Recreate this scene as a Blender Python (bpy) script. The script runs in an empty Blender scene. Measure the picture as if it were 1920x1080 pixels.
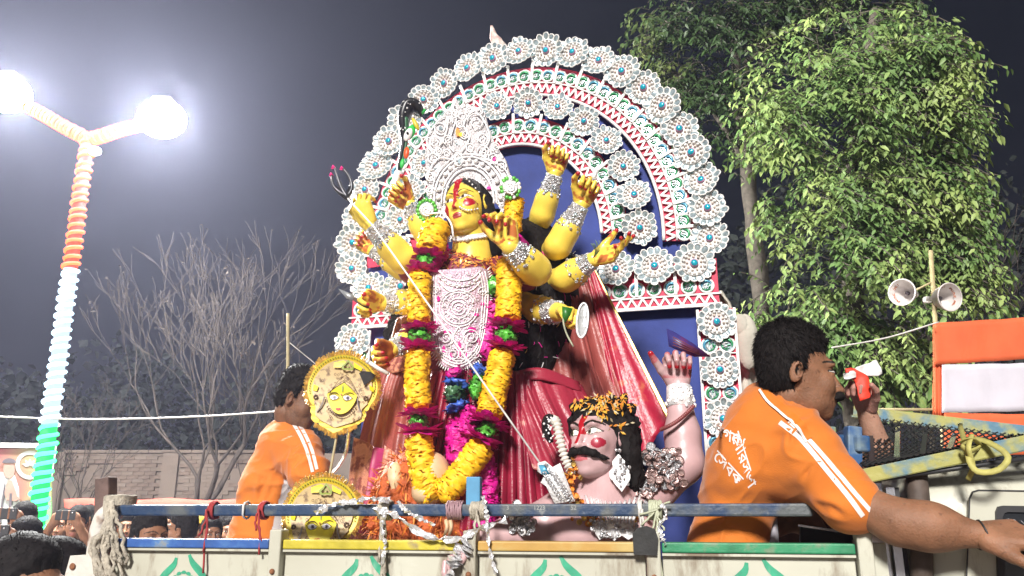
import bpy, bmesh, math, random
import numpy as np
from mathutils import Vector, Matrix, Euler, noise
from mathutils.bvhtree import BVHTree
from mathutils.geometry import tessellate_polygon

random.seed(7)
np.random.seed(7)
PI = math.pi
scene = bpy.context.scene
COL = scene.collection

# ------------------------------------------------------------------ camera, world, sun, exposure
FPX = 1500.0
PITCH = math.atan(420 / 1500)
CAMZ = 1.9
cam_data = bpy.data.cameras.new('camera')
cam_data.sensor_width = 36
cam_data.lens = 36 * FPX / 1920
cam_data.clip_start = 0.05
cam_data.clip_end = 600
cam = bpy.data.objects.new('camera', cam_data)
COL.objects.link(cam)
cam.location = (0, 0, CAMZ)
cam.rotation_euler = (PI / 2 + PITCH, 0, 0)
scene.camera = cam

world = bpy.data.worlds.new('World')
scene.world = world
world.use_nodes = True
bg = world.node_tree.nodes['Background']
bg.inputs['Color'].default_value = (0.20, 0.27, 0.50, 1)
bg.inputs['Strength'].default_value = 0.018

sun_data = bpy.data.lights.new('sun', 'SUN')
sun_data.energy = 4.5
sun_data.angle = math.radians(10)
sun_data.color = (1.0, 0.955, 0.90)
sun = bpy.data.objects.new('sun', sun_data)
COL.objects.link(sun)
SUN_FROM = Vector((-0.26, -1.0, 0.60)).normalized()
sun.rotation_euler = SUN_FROM.to_track_quat('Z', 'Y').to_euler()

scene.view_settings.view_transform = 'Standard'
scene.view_settings.look = 'None'
scene.view_settings.gamma = 1
scene.view_settings.use_curve_mapping = False
scene.view_settings.exposure = 0.60
scene.cycles.volume_bounces = 1
scene.cycles.max_bounces = 6
HAZE = 0.0022

# ------------------------------------------------------------------ geometry helpers
CP, SP = math.cos(PITCH), math.sin(PITCH)
CAM = Vector((0, 0, CAMZ))

def ray(px, py):
    a = (px - 960) / FPX
    b = (540 - py) / FPX
    return Vector((a, CP - b * SP, SP + b * CP))

def pix(px, py, d):
    """the point on the ground-plan depth d (metres along +Y) seen at photo pixel px, py"""
    r = ray(px, py)
    return CAM + r * (d / r.y)

def mm(py, d):
    return d / ray(960, py).y / FPX

def V(*a):
    return Vector(a)

def lerp(a, b, t):
    return a + (b - a) * t

def frame_from(y, z):
    """rotation whose Y axis is y and Z axis is near z"""
    y = Vector(y).normalized()
    x = y.cross(Vector(z)).normalized()
    z = x.cross(y)
    return Matrix((x, y, z)).transposed()

def catmull(pts, n):
    pts = [Vector(p) for p in pts]
    if len(pts) == 2:
        return [pts[0].lerp(pts[1], i / (n - 1)) for i in range(n)]
    out = []
    m = len(pts) - 1
    for i in range(n):
        t = i / (n - 1) * m
        k = min(int(t), m - 1)
        u = t - k
        p1, p2 = pts[k], pts[k + 1]
        p0 = pts[k - 1] if k > 0 else p1 * 2 - p2
        p3 = pts[k + 2] if k + 2 <= m else p2 * 2 - p1
        out.append(0.5 * ((2 * p1) + (p2 - p0) * u + (2 * p0 - 5 * p1 + 4 * p2 - p3) * u * u + (3 * p1 - p0 - 3 * p2 + p3) * u ** 3))
    return out

class MB:
    """collects shapes and links them as one mesh object"""
    def __init__(self):
        self.v, self.f, self.m, self.c = [], [], [], []
        self.mi = 0

    def add(self, verts, faces, mi=None):
        b = len(self.v)
        self.v.extend([tuple(p) for p in verts])
        for f in faces:
            self.f.append(tuple(b + i for i in f))
            self.m.append(self.mi if mi is None else mi)
        return self

    def box(self, c, size, R=None, mi=None, bevel=0.0):
        sx, sy, sz = [s / 2 for s in size]
        if bevel > 0:
            bm = bmesh.new()
            bmesh.ops.create_cube(bm, size=1)
            for v in bm.verts:
                v.co = (v.co.x * size[0], v.co.y * size[1], v.co.z * size[2])
            bmesh.ops.bevel(bm, geom=bm.edges[:], offset=bevel, segments=2, affect='EDGES', profile=0.5)
            bm.verts.index_update()
            vs = [v.co.copy() for v in bm.verts]
            fs = [[v.index for v in f.verts] for f in bm.faces]
            bm.free()
        else:
            vs = [V(x, y, z) for x in (-sx, sx) for y in (-sy, sy) for z in (-sz, sz)]
            fs = [(0, 1, 3, 2), (4, 6, 7, 5), (0, 4, 5, 1), (2, 3, 7, 6), (0, 2, 6, 4), (1, 5, 7, 3)]
        c = Vector(c)
        if R is not None:
            vs = [R @ v for v in vs]
        return self.add([v + c for v in vs], fs, mi)

    def beam(self, a, b, w, h, up=(0, 0, 1), mi=None, bevel=0.0):
        a, b = Vector(a), Vector(b)
        R = frame_from(b - a, up)
        return self.box((a + b) / 2, (w, (b - a).length, h), R, mi, bevel)

    def tube(self, pts, radii, n=8, cap=True, mi=None, closed=False, flat=1.0, nrm=None):
        pts = [Vector(p) for p in pts]
        m = len(pts)
        if not hasattr(radii, '__len__'):
            radii = [radii] * m
        verts, faces = [], []
        ref = None
        for i, p in enumerate(pts):
            if closed:
                t = pts[(i + 1) % m] - pts[i - 1]
            else:
                t = pts[min(i + 1, m - 1)] - pts[max(i - 1, 0)]
            if t.length < 1e-9:
                t = V(0, 0, 1)
            t.normalize()
            if nrm is not None:
                ref = Vector(nrm)
            elif ref is None:
                ref = V(0, 0, 1) if abs(t.z) < 0.9 else V(1, 0, 0)
            x = ref - t * ref.dot(t)
            if x.length < 1e-6:
                x = t.orthogonal()
            x.normalize()
            y = t.cross(x)
            if nrm is None:
                ref = x
            for k in range(n):
                a = 2 * PI * k / n
                verts.append(p + (x * math.cos(a) * flat + y * math.sin(a)) * radii[i])
        rows = m if closed else m - 1
        for i in range(rows):
            j = (i + 1) % m
            for k in range(n):
                l = (k + 1) % n
                faces.append((i * n + k, i * n + l, j * n + l, j * n + k))
        if cap and not closed:
            faces.append(tuple(range(n))[::-1])
            faces.append(tuple((m - 1) * n + k for k in range(n)))
        return self.add(verts, faces, mi)

    def sphere(self, c, r, n=8, m=6, R=None, mi=None, half=False):
        if not hasattr(r, '__len__'):
            r = (r, r, r)
        c = Vector(c)
        verts, faces = [], []
        for i in range(m + 1):
            ph = (PI / 2 if half else PI) * i / m
            for k in range(n):
                a = 2 * PI * k / n
                p = V(math.sin(ph) * math.cos(a) * r[0], math.sin(ph) * math.sin(a) * r[1], math.cos(ph) * r[2])
                verts.append(c + (R @ p if R is not None else p))
        for i in range(m):
            for k in range(n):
                l = (k + 1) % n
                faces.append((i * n + k, (i + 1) * n + k, (i + 1) * n + l, i * n + l))
        return self.add(verts, faces, mi)

    def lathe(self, prof, c, R=None, n=16, mi=None):
        c = Vector(c)
        verts, faces = [], []
        for r, z in prof:
            for k in range(n):
                a = 2 * PI * k / n
                p = V(math.cos(a) * r, math.sin(a) * r, z)
                verts.append(c + (R @ p if R is not None else p))
        for i in range(len(prof) - 1):
            for k in range(n):
                l = (k + 1) % n
                faces.append((i * n + k, i * n + l, (i + 1) * n + l, (i + 1) * n + k))
        return self.add(verts, faces, mi)

    def grid(self, rows, mi=None, closed=False):
        nu, nv = len(rows[0]), len(rows)
        verts = [p for r in rows for p in r]
        faces = []
        for j in range(nv - 1):
            for i in range(nu if closed else nu - 1):
                k = (i + 1) % nu
                faces.append((j * nu + i, j * nu + k, (j + 1) * nu + k, (j + 1) * nu + i))
        return self.add(verts, faces, mi)

    def plate(self, outline, back, mi=None, holes=()):
        """flat outline (list of 3-D points) given thickness by the vector back"""
        outline = [Vector(p) for p in outline]
        loops = [outline] + [[Vector(p) for p in h] for h in holes]
        back = Vector(back)
        tris = tessellate_polygon(loops)
        allp = [p for l in loops for p in l]
        n = len(allp)
        verts = allp + [p + back for p in allp]
        faces = [tuple(t) for t in tris] + [tuple(n + i for i in t[::-1]) for t in tris]
        o = 0
        for l in loops:
            m = len(l)
            for i in range(m):
                j = (i + 1) % m
                faces.append((o + i, o + j, n + o + j, n + o + i))
            o += m
        return self.add(verts, faces, mi)

    def xform(self, M):
        self.v = [tuple(M @ Vector(p)) for p in self.v]
        return self

    def mesh(self, name, mats, smooth=False, fix=False):
        me = bpy.data.meshes.new(name)
        me.from_pydata(self.v, [], self.f)
        for m in (mats if isinstance(mats, (list, tuple)) else [mats]):
            me.materials.append(m)
        if len(me.polygons) == len(self.m):
            me.polygons.foreach_set('material_index', self.m)
        if smooth:
            me.polygons.foreach_set('use_smooth', [True] * len(me.polygons))
        if fix:
            bm = bmesh.new()
            bm.from_mesh(me)
            bmesh.ops.recalc_face_normals(bm, faces=bm.faces)
            bm.to_mesh(me)
            bm.free()
        me.update()
        return me

    def build(self, name, mats, parent=None, smooth=False, local=False, fix=True):
        return link(name, self.mesh(name, mats, smooth, fix), parent, local)

def link(name, me, parent=None, local=False):
    o = bpy.data.objects.new(name, me)
    COL.objects.link(o)
    if parent is not None:
        o.parent = parent
        if not local and parent.type == 'EMPTY':
            o.matrix_parent_inverse = parent.matrix_basis.inverted()
    return o

def tag(o, label=None, cat=None, group=None, kind=None):
    if label: o['label'] = label
    if cat: o['category'] = cat
    if group: o['group'] = group
    if kind: o['kind'] = kind
    return o

def thing(name, label, cat, loc=(0, 0, 0), rot=(0, 0, 0), group=None):
    o = bpy.data.objects.new(name, None)
    COL.objects.link(o)
    o.empty_display_size = 0.05
    o.matrix_basis = Matrix.Translation(Vector(loc)) @ Euler(rot).to_matrix().to_4x4()
    return tag(o, label, cat, group)

def kids(o):
    return [c for c in bpy.data.objects if c.parent is o]

def copy_tree(o, parent=None):
    c = o.copy()
    COL.objects.link(c)
    if parent is not None:
        c.parent = parent
    for ch in kids(o):
        if ch is not c:
            copy_tree(ch, c)
    return c

# ------------------------------------------------------------------ sculpted surfaces: smooth unions meshed by surface nets
class SDF:
    def __init__(self):
        self.p = []

    def cone(self, a, b, ra, rb=None, k=0.01, op=1):
        self.p.append(('c', np.array(a, np.float32), np.array(b, np.float32), ra, ra if rb is None else rb, k, op))
        return self

    def path(self, pts, rad, k=0.01):
        for i in range(len(pts) - 1):
            self.cone(pts[i], pts[i + 1], rad[i], rad[i + 1], k)
        return self

    def ell(self, c, r, R=None, k=0.01, op=1):
        self.p.append(('e', np.array(c, np.float32), np.array(r, np.float32), None if R is None else np.array(R, np.float32), 0, k, op))
        return self

    def mesh(self, res):
        lo, hi = np.full(3, 1e9), np.full(3, -1e9)
        bb = []
        for q in self.p:
            if q[0] == 'c':
                r = max(q[3], q[4])
                l, h = np.minimum(q[1], q[2]) - r, np.maximum(q[1], q[2]) + r
            else:
                r = q[2].max()
                l, h = q[1] - r, q[1] + r
            e = q[5] + 3 * res
            bb.append((l - e, h + e))
            if q[6] > 0:
                lo, hi = np.minimum(lo, l - 4 * res), np.maximum(hi, h + 4 * res)
        n = np.ceil((hi - lo) / res).astype(int) + 1
        F = np.full(n, 1.0, np.float32)
        ax = [(lo[i] + res * np.arange(n[i])).astype(np.float32) for i in range(3)]
        for q, (l, h) in zip(self.p, bb):
            i0 = np.clip(np.floor((l - lo) / res).astype(int), 0, n - 1)
            i1 = np.clip(np.ceil((h - lo) / res).astype(int) + 1, 1, n)
            sl = tuple(slice(a, b) for a, b in zip(i0, i1))
            X = np.stack(np.meshgrid(ax[0][sl[0]], ax[1][sl[1]], ax[2][sl[2]], indexing='ij'), -1)
            if q[0] == 'c':
                ab = q[2] - q[1]
                t = np.clip(((X - q[1]) @ ab) / max(float(ab @ ab), 1e-9), 0, 1)
                d = np.linalg.norm(X - q[1] - t[..., None] * ab, axis=-1) - (q[3] + (q[4] - q[3]) * t)
            else:
                Y = X - q[1]
                if q[3] is not None:
                    Y = Y @ q[3]
                k0 = np.linalg.norm(Y / q[2], axis=-1)
                k1 = np.linalg.norm(Y / (q[2] ** 2), axis=-1) + 1e-9
                d = k0 * (k0 - 1) / k1
            k = q[5]
            A = F[sl]
            if q[6] > 0:
                hh = np.maximum(k - np.abs(A - d), 0) / k
                F[sl] = np.minimum(A, d) - hh * hh * k * 0.25
            else:
                d = -d
                hh = np.maximum(k - np.abs(A - d), 0) / k
                F[sl] = np.maximum(A, d) + hh * hh * k * 0.25
        return surface_nets(F, lo, res)

def surface_nets(F, lo, res):
    S = F < 0
    n = np.array(F.shape)
    cnt = np.zeros(n - 1, np.int8)
    for dx in (0, 1):
        for dy in (0, 1):
            for dz in (0, 1):
                cnt += S[dx:n[0] - 1 + dx, dy:n[1] - 1 + dy, dz:n[2] - 1 + dz]
    I = np.argwhere((cnt > 0) & (cnt < 8))
    P = np.zeros((len(I), 3))
    C = np.zeros(len(I))
    cs = [(x, y, z) for x in (0, 1) for y in (0, 1) for z in (0, 1)]
    for a in range(8):
        for b in range(a + 1, 8):
            ca, cb = np.array(cs[a]), np.array(cs[b])
            if np.abs(ca - cb).sum() != 1:
                continue
            fa = F[tuple((I + ca).T)]
            fb = F[tuple((I + cb).T)]
            m = (fa < 0) != (fb < 0)
            t = np.where(m, fa / np.where(m, fa - fb, 1), 0)
            P += np.where(m[:, None], ca + t[:, None] * (cb - ca), 0)
            C += m
    verts = lo + (I + P / C[:, None]) * res
    idx = np.full(n - 1, -1, np.int64)
    idx[tuple(I.T)] = np.arange(len(I))
    quads = []
    for axis in range(3):
        A = np.take(S, range(n[axis] - 1), axis)
        B = np.take(S, range(1, n[axis]), axis)
        E = np.argwhere(A != B)
        o = [i for i in range(3) if i != axis]
        ok = (E[:, o[0]] > 0) & (E[:, o[1]] > 0) & (E[:, o[0]] < n[o[0]] - 1) & (E[:, o[1]] < n[o[1]] - 1)
        E = E[ok]
        ins = S[tuple(E.T)]
        def cell(a, b):
            e = E.copy()
            e[:, o[0]] -= a
            e[:, o[1]] -= b
            return idx[tuple(e.T)]
        q = np.stack([cell(1, 1), cell(0, 1), cell(0, 0), cell(1, 0)], 1)
        flip = ins if axis == 1 else ~ins
        q[flip] = q[flip][:, ::-1]
        quads.append(q)
    return verts, np.concatenate(quads)

def np_mesh(name, verts, quads, mats, col=None, smooth=True):
    me = bpy.data.meshes.new(name)
    me.vertices.add(len(verts))
    me.vertices.foreach_set('co', np.asarray(verts, np.float32).ravel())
    me.loops.add(quads.size)
    me.loops.foreach_set('vertex_index', quads.ravel().astype(np.int32))
    me.polygons.add(len(quads))
    k = quads.shape[1]
    me.polygons.foreach_set('loop_start', np.arange(0, quads.size, k, dtype=np.int32))
    me.polygons.foreach_set('use_smooth', np.full(len(quads), smooth))
    for m in (mats if isinstance(mats, (list, tuple)) else [mats]):
        me.materials.append(m)
    if col is not None:
        a = me.color_attributes.new('Col', 'FLOAT_COLOR', 'POINT')
        a.data.foreach_set('color', np.concatenate([col, np.ones((len(col), 1))], 1).astype(np.float32).ravel())
    me.update(calc_edges=True)
    me.validate()
    return me

def normals_of(verts, quads):
    a, b, c, d = [verts[quads[:, i]] for i in range(4)]
    fn = np.cross(c - a, d - b)
    N = np.zeros_like(verts)
    for i in range(4):
        np.add.at(N, quads[:, i], fn)
    return N / (np.linalg.norm(N, axis=1, keepdims=True) + 1e-12)

def vnoise(P, s, seed=0):
    """cheap vectorised smooth noise in -1..1"""
    P = np.asarray(P) * s + seed * 17.3
    i = np.floor(P).astype(np.int64)
    f = P - i
    f = f * f * (3 - 2 * f)
    out = 0
    for dx in (0, 1):
        for dy in (0, 1):
            for dz in (0, 1):
                h = (i[:, 0] + dx) * 374761393 + (i[:, 1] + dy) * 668265263 + (i[:, 2] + dz) * 2147483647
                h = (h ^ (h >> 13)) * 1274126177
                h = ((h ^ (h >> 16)) & 0xffff) / 32768.0 - 1
                w = (f[:, 0] if dx else 1 - f[:, 0]) * (f[:, 1] if dy else 1 - f[:, 1]) * (f[:, 2] if dz else 1 - f[:, 2])
                out = out + w * h
    return out

def bvh_of(verts, quads):
    return BVHTree.FromPolygons([tuple(v) for v in verts], [tuple(int(i) for i in q) for q in quads])

def cast(px, py, bvh, off=0.001):
    r = ray(px, py).normalized()
    h, n, i, d = bvh.ray_cast(CAM, r)
    if h is None:
        return None, None
    if n.dot(r) > 0:
        n = -n
    return h + n * off, n

def arr(M):
    return np.array([list(r) for r in M])

# ------------------------------------------------------------------ materials
MATS = {}
def mat(name, col, rough=0.6, metal=0.0, var=0.15, scale=8.0, bump=0.0, bscale=40.0, emit=None, estr=0.0,
        attr=False, spec=0.5, col2=None, mixlo=0.45, mixhi=0.6, detail=4.0, coat=0.0, sheen=0.0, btype='noise', space='Object', wear=None, sss=0.0):
    if name in MATS:
        return MATS[name]
    m = bpy.data.materials.new(name)
    m.use_nodes = True
    nt = m.node_tree
    P = nt.nodes['Principled BSDF']
    P.inputs['Roughness'].default_value = rough
    P.inputs['Metallic'].default_value = metal
    P.inputs['Specular IOR Level'].default_value = spec
    P.inputs['Coat Weight'].default_value = coat
    P.inputs['Sheen Weight'].default_value = sheen
    tc = nt.nodes.new('ShaderNodeTexCoord')
    nz = nt.nodes.new('ShaderNodeTexNoise')
    nz.inputs['Scale'].default_value = scale
    nz.inputs['Detail'].default_value = detail
    nt.links.new(tc.outputs[space], nz.inputs['Vector'])
    if attr:
        src = nt.nodes.new('ShaderNodeAttribute')
        src.attribute_name = 'Col'
        csock = src.outputs['Color']
    elif col2 is not None:
        rp = nt.nodes.new('ShaderNodeValToRGB')
        rp.color_ramp.elements[0].position = mixlo
        rp.color_ramp.elements[1].position = mixhi
        rp.color_ramp.elements[0].color = (*col, 1)
        rp.color_ramp.elements[1].color = (*col2, 1)
        nz2 = nt.nodes.new('ShaderNodeTexNoise')
        nz2.inputs['Scale'].default_value = scale
        nz2.inputs['Detail'].default_value = detail
        nt.links.new(tc.outputs[space], nz2.inputs['Vector'])
        nt.links.new(nz2.outputs['Fac'], rp.inputs['Fac'])
        csock = rp.outputs['Color']
    else:
        rgb = nt.nodes.new('ShaderNodeRGB')
        rgb.outputs[0].default_value = (*col, 1)
        csock = rgb.outputs[0]
    if var > 0:
        mr = nt.nodes.new('ShaderNodeMapRange')
        mr.inputs['From Min'].default_value = 0.3
        mr.inputs['From Max'].default_value = 0.7
        mr.inputs['To Min'].default_value = 1 - var
        mr.inputs['To Max'].default_value = 1 + var
        nt.links.new(nz.outputs['Fac'], mr.inputs['Value'])
        mx = nt.nodes.new('ShaderNodeVectorMath')
        mx.operation = 'SCALE'
        nt.links.new(csock, mx.inputs[0])
        nt.links.new(mr.outputs[0], mx.inputs['Scale'])
        csock = mx.outputs[0]
    if wear is not None:
        wc, wlo, wsc, stretch = wear
        mp_ = nt.nodes.new('ShaderNodeMapping')
        mp_.inputs['Scale'].default_value = stretch
        nt.links.new(tc.outputs[space], mp_.inputs['Vector'])
        wn = nt.nodes.new('ShaderNodeTexNoise')
        wn.inputs['Scale'].default_value = wsc
        wn.inputs['Detail'].default_value = 8
        wn.inputs['Roughness'].default_value = .65
        nt.links.new(mp_.outputs[0], wn.inputs['Vector'])
        wr_ = nt.nodes.new('ShaderNodeMapRange')
        wr_.inputs['From Min'].default_value = wlo
        wr_.inputs['From Max'].default_value = wlo + .10
        wr_.inputs['To Max'].default_value = .85
        nt.links.new(wn.outputs['Fac'], wr_.inputs['Value'])
        wm = nt.nodes.new('ShaderNodeMix')
        wm.data_type = 'RGBA'
        nt.links.new(wr_.outputs[0], wm.inputs['Factor'])
        nt.links.new(csock, wm.inputs[6])
        wm.inputs[7].default_value = (*wc, 1)
        csock = wm.outputs[2]
    if sss > 0:
        P.inputs['Subsurface Weight'].default_value = sss
        P.inputs['Subsurface Scale'].default_value = .012
    nt.links.new(csock, P.inputs['Base Color'])
    if bump > 0:
        if btype == 'voronoi':
            t = nt.nodes.new('ShaderNodeTexVoronoi')
            t.inputs['Scale'].default_value = bscale
            hs = t.outputs['Distance']
        else:
            t = nt.nodes.new('ShaderNodeTexNoise')
            t.inputs['Scale'].default_value = bscale
            t.inputs['Detail'].default_value = 4
            hs = t.outputs['Fac']
        nt.links.new(tc.outputs[space], t.inputs['Vector'])
        b = nt.nodes.new('ShaderNodeBump')
        b.inputs['Strength'].default_value = bump
        b.inputs['Distance'].default_value = 0.01
        nt.links.new(hs, b.inputs['Height'])
        nt.links.new(b.outputs['Normal'], P.inputs['Normal'])
    if emit is not None:
        P.inputs['Emission Color'].default_value = (*emit, 1)
        P.inputs['Emission Strength'].default_value = estr
    MATS[name] = m
    return m

M_silver = mat('silver_foil', (0.72, 0.72, 0.74), 0.28, 0.55, 0.3, 60, 0.9, 160, btype='voronoi')
M_silver2 = mat('silver_plate', (0.86, 0.85, 0.85), 0.35, 0.2, 0.2, 50, 0.35, 120)
M_foil = mat('crumpled_foil', (0.85, 0.85, 0.86), 0.24, 0.65, 0.1, 20, 1.0, 45)
M_mirror = mat('mirror_sequin', (0.52, 0.64, 0.67), 0.16, 0.65, 0.5, 60)
M_white = mat('white_card', (0.76, 0.75, 0.73), 0.5, 0, 0.15, 25)
M_beige = mat('beige_lace', (0.62, 0.53, 0.46), 0.5, 0, 0.35, 120, 0.4, 150)
M_red = mat('crimson_felt', (0.55, 0.02, 0.07), 0.6, 0, 0.12, 25)
M_cyan = mat('cyan_jewel', (0.02, 0.38, 0.50), 0.12, 0.2, 0.2, 60)
M_pink = mat('magenta_paint', (0.55, 0.02, 0.25), 0.45, 0, 0.15, 40)
M_magenta = mat('magenta_tinsel', (0.62, 0.01, 0.26), 0.4, 0, 0.25, 60, 0.5, 120)
M_green = mat('green_foil', (0.05, 0.33, 0.14), 0.3, 0.2, 0.3, 60)
M_tinselg = mat('green_tinsel', (0.10, 0.42, 0.05), 0.35, 0.1, 0.35, 60)
M_tinselb = mat('blue_tinsel', (0.05, 0.12, 0.50), 0.4, 0.1, 0.3, 60)
M_bluefoil = mat('blue_foil', (0.10, 0.35, 0.52), 0.3, 0.2, 0.3, 60)
M_panel = mat('royal_blue_cloth', (0.027, 0.046, 0.210), 0.8, 0, 0.28, 5, 0.15, 30)
M_black = mat('black_paint', (0.012, 0.012, 0.014), 0.35, 0, 0.2, 20)
M_painted = mat('painted_clay', (1, 1, 1), 0.36, 0, 0.10, 18, 0.06, 60, attr=True, coat=0.1)
M_skin = mat('skin', (1, 1, 1), 0.58, 0, 0.22, 22, 0.25, 180, attr=True, sss=.12, spec=.35, wear=((.10, .045, .028), .60, 55, (1, 1, 1)))
M_hair = mat('black_hair', (0.011, 0.009, 0.009), 0.75, 0, 0.4, 60, 0.25, 140, spec=.15)
# ------------------------------------------------------------------ the ground and the air
M_ground = mat('dusty_ground', (0.16, 0.13, 0.10), 0.95, 0, 0.3, 0.8, 0.5, 12)
g = MB()
g.add([(-90, -40, 0), (90, -40, 0), (90, 160, 0), (-90, 160, 0)], [(0, 1, 2, 3)])
tag(g.build('ground', M_ground), kind='structure')

hm = bpy.data.materials.new('haze_air')
hm.use_nodes = True
for n_ in list(hm.node_tree.nodes):
    if n_.type != 'OUTPUT_MATERIAL':
        hm.node_tree.nodes.remove(n_)
pv = hm.node_tree.nodes.new('ShaderNodeVolumePrincipled')
pv.inputs['Color'].default_value = (0.70, 0.73, 1.0, 1)
pv.inputs['Density'].default_value = HAZE
pv.inputs['Anisotropy'].default_value = 0.6
hm.node_tree.links.new(pv.outputs[0], [n_ for n_ in hm.node_tree.nodes if n_.type == 'OUTPUT_MATERIAL'][0].inputs['Volume'])
g = MB().box((0, 60, 9.5), (182, 202, 21))
tag(g.build('haze', hm), kind='stuff')

# ------------------------------------------------------------------ leaves and trees
def leaf_mesh(name, L, W, m):
    b = MB()
    b.add([(0, 0, 0), (-W / 2, L * .38, .012 * L), (0, L * .42, -.10 * L), (W / 2, L * .38, .012 * L), (-W * .3, L * .74, -.05 * L), (W * .3, L * .74, -.05 * L), (0, L, -.22 * L), (0, L * .75, -.12 * L)],
          [(0, 2, 1), (0, 3, 2), (1, 2, 7, 4), (2, 3, 5, 7), (4, 7, 6), (7, 5, 6)])
    return b.mesh(name, m, True)

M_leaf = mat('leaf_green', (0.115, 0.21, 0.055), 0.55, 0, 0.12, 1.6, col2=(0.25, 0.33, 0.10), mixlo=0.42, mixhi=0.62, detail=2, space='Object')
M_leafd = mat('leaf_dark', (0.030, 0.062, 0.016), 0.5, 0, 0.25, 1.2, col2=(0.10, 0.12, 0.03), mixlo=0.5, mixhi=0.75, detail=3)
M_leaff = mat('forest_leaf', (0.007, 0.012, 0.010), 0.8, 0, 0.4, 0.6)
M_bark = mat('grey_bark', (0.10, 0.085, 0.068), 0.9, 0, 0.35, 14, 0.8, 25)
M_barkl = mat('pale_bark', (0.044, 0.034, 0.029), 0.9, 0, 0.3, 9, 0.6, 25)
M_dry = mat('dry_leaf', (0.045, 0.032, 0.024), 0.8, 0, 0.3, 9)

def in_poly(x, y, poly):
    c = False
    j = len(poly) - 1
    for i in range(len(poly)):
        xi, yi = poly[i]
        xj, yj = poly[j]
        if (yi > y) != (yj > y) and x < (xj - xi) * (y - yi) / (yj - yi) + xi:
            c = not c
        j = i
    return c

LEAFV = np.array([(0, 0, 0), (-.5, .36, .02), (0, .40, -.06), (.5, .36, .02), (-.32, .72, -.10), (.32, .72, -.10), (0, 1, -.25), (0, .74, -.14)])
LEAFF = [(0, 2, 1), (0, 3, 2), (1, 2, 7, 4), (2, 3, 5, 7), (4, 7, 6), (7, 5, 6)]

def sprig(rng, base, out, length, nl, L, W, droop=1.0):
    """matrices of the leaves set along one hanging twig"""
    res = []
    d = Vector(out).normalized()
    p = Vector(base)
    pts = [p.copy()]
    for i in range(nl):
        d = (d + V(rng.gauss(0, .16), rng.gauss(0, .16), -0.20 * droop)).normalized()
        p = p + d * (length / nl)
        pts.append(p.copy())
        s = 1 if i % 2 else -1
        side = d.cross(V(0, 0, 1))
        if side.length < .05:
            side = V(rng.uniform(-1, 1), rng.uniform(-1, 1), 0)
        side.normalize()
        y = (d * .55 + side * s * .8 + V(0, 0, -.45 * droop) + V(rng.gauss(0, .2), rng.gauss(0, .2), rng.gauss(0, .2))).normalized()
        z = V(rng.gauss(0, .35), -.45 + rng.gauss(0, .35), 1)
        R = frame_from(y, z)
        l = L * rng.uniform(.45, 1.35)
        M = Matrix.Translation(p) @ R.to_4x4() @ Matrix.Diagonal((W / L * l, l, l, 1))
        res.append(M)
    return res, pts

def leafy_tree(name, label, cat, trunk_pts, trunk_r, limbs, polys, n_sprigs, L, W, lm, bark, single=0, seed=1, nl=7, slen=.55, group=None):
    rng = random.Random(seed)
    t = thing(name, label, cat, trunk_pts[0], group=group)
    b = MB()
    P = catmull(trunk_pts, 26)
    b.tube([p + V(rng.gauss(0, .012), rng.gauss(0, .012), 0) for p in P], [lerp(trunk_r[0], trunk_r[1], i / 25) * (1 + .1 * math.sin(i * 1.7)) for i in range(26)], 12)
    b.build('trunk', bark, t, True)
    b = MB()
    for lp, r0 in limbs:
        Q = catmull(lp, 14)
        b.tube(Q, [lerp(r0, r0 * .25, i / 13) for i in range(14)], 7)
    if limbs:
        b.build('limb', bark, t, True)
    Ms, tw = [], MB()
    k = 0
    while k < n_sprigs:
        poly, d0, d1, ax = polys[rng.randrange(len(polys))]
        xs = [q[0] for q in poly]
        ys = [q[1] for q in poly]
        px, py = rng.uniform(min(xs), max(xs)), rng.uniform(min(ys), max(ys))
        if not in_poly(px, py, poly):
            continue
        q = noise.noise(V(px * .012, py * .012, seed * 3.1)) + .5 * noise.noise(V(px * .03, py * .03, seed * 5.1))
        if q < -0.24 and rng.random() < .85:
            continue
        d = d0 + (d1 - d0) * rng.random() ** 1.5 - .25 * q
        p = pix(px, py, d)
        a = pix(ax, py + 40, (d0 + d1) / 2)
        out = p - a
        out.z *= .4
        out += V(rng.gauss(0, .25), -.5 + rng.gauss(0, .3), .25)
        m_, pts = sprig(rng, p, out, slen * rng.uniform(.6, 1.2), nl, L, W)
        Ms += m_
        if k % 2 == 0:
            tw.tube(pts[::2], .006, 4, cap=False)
        k += 1
    Ms.sort(key=lambda M: M.translation.y)
    if single:
        near = Ms[:single * 6:6]
        s_ = set(id(m_) for m_ in near)
        Ms2 = [m_ for m_ in Ms if id(m_) not in s_]
        lme = MB().add(LEAFV, LEAFF).mesh('leaf', lm, True)
        for m_ in near:
            o = bpy.data.objects.new('leaf', lme)
            COL.objects.link(o)
            o.parent = t
            o.matrix_parent_inverse = t.matrix_basis.inverted()
            o.matrix_basis = m_
    else:
        Ms2 = Ms
    A = np.array([arr(m_) for m_ in Ms2])
    Vh = np.concatenate([LEAFV, np.ones((8, 1))], 1)
    VV = np.einsum('nij,kj->nki', A, Vh)[..., :3].reshape(-1, 3)
    b = MB()
    b.v = [tuple(p) for p in VV]
    b.f = [tuple(8 * i + j for j in f) for i in range(len(Ms2)) for f in LEAFF]
    b.m = [0] * len(b.f)
    tag(b.build('crown', lm, t, True, fix=False), kind='stuff')
    tag(tw.build('twig', bark, t, True, fix=False), kind='stuff')
    return t

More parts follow.
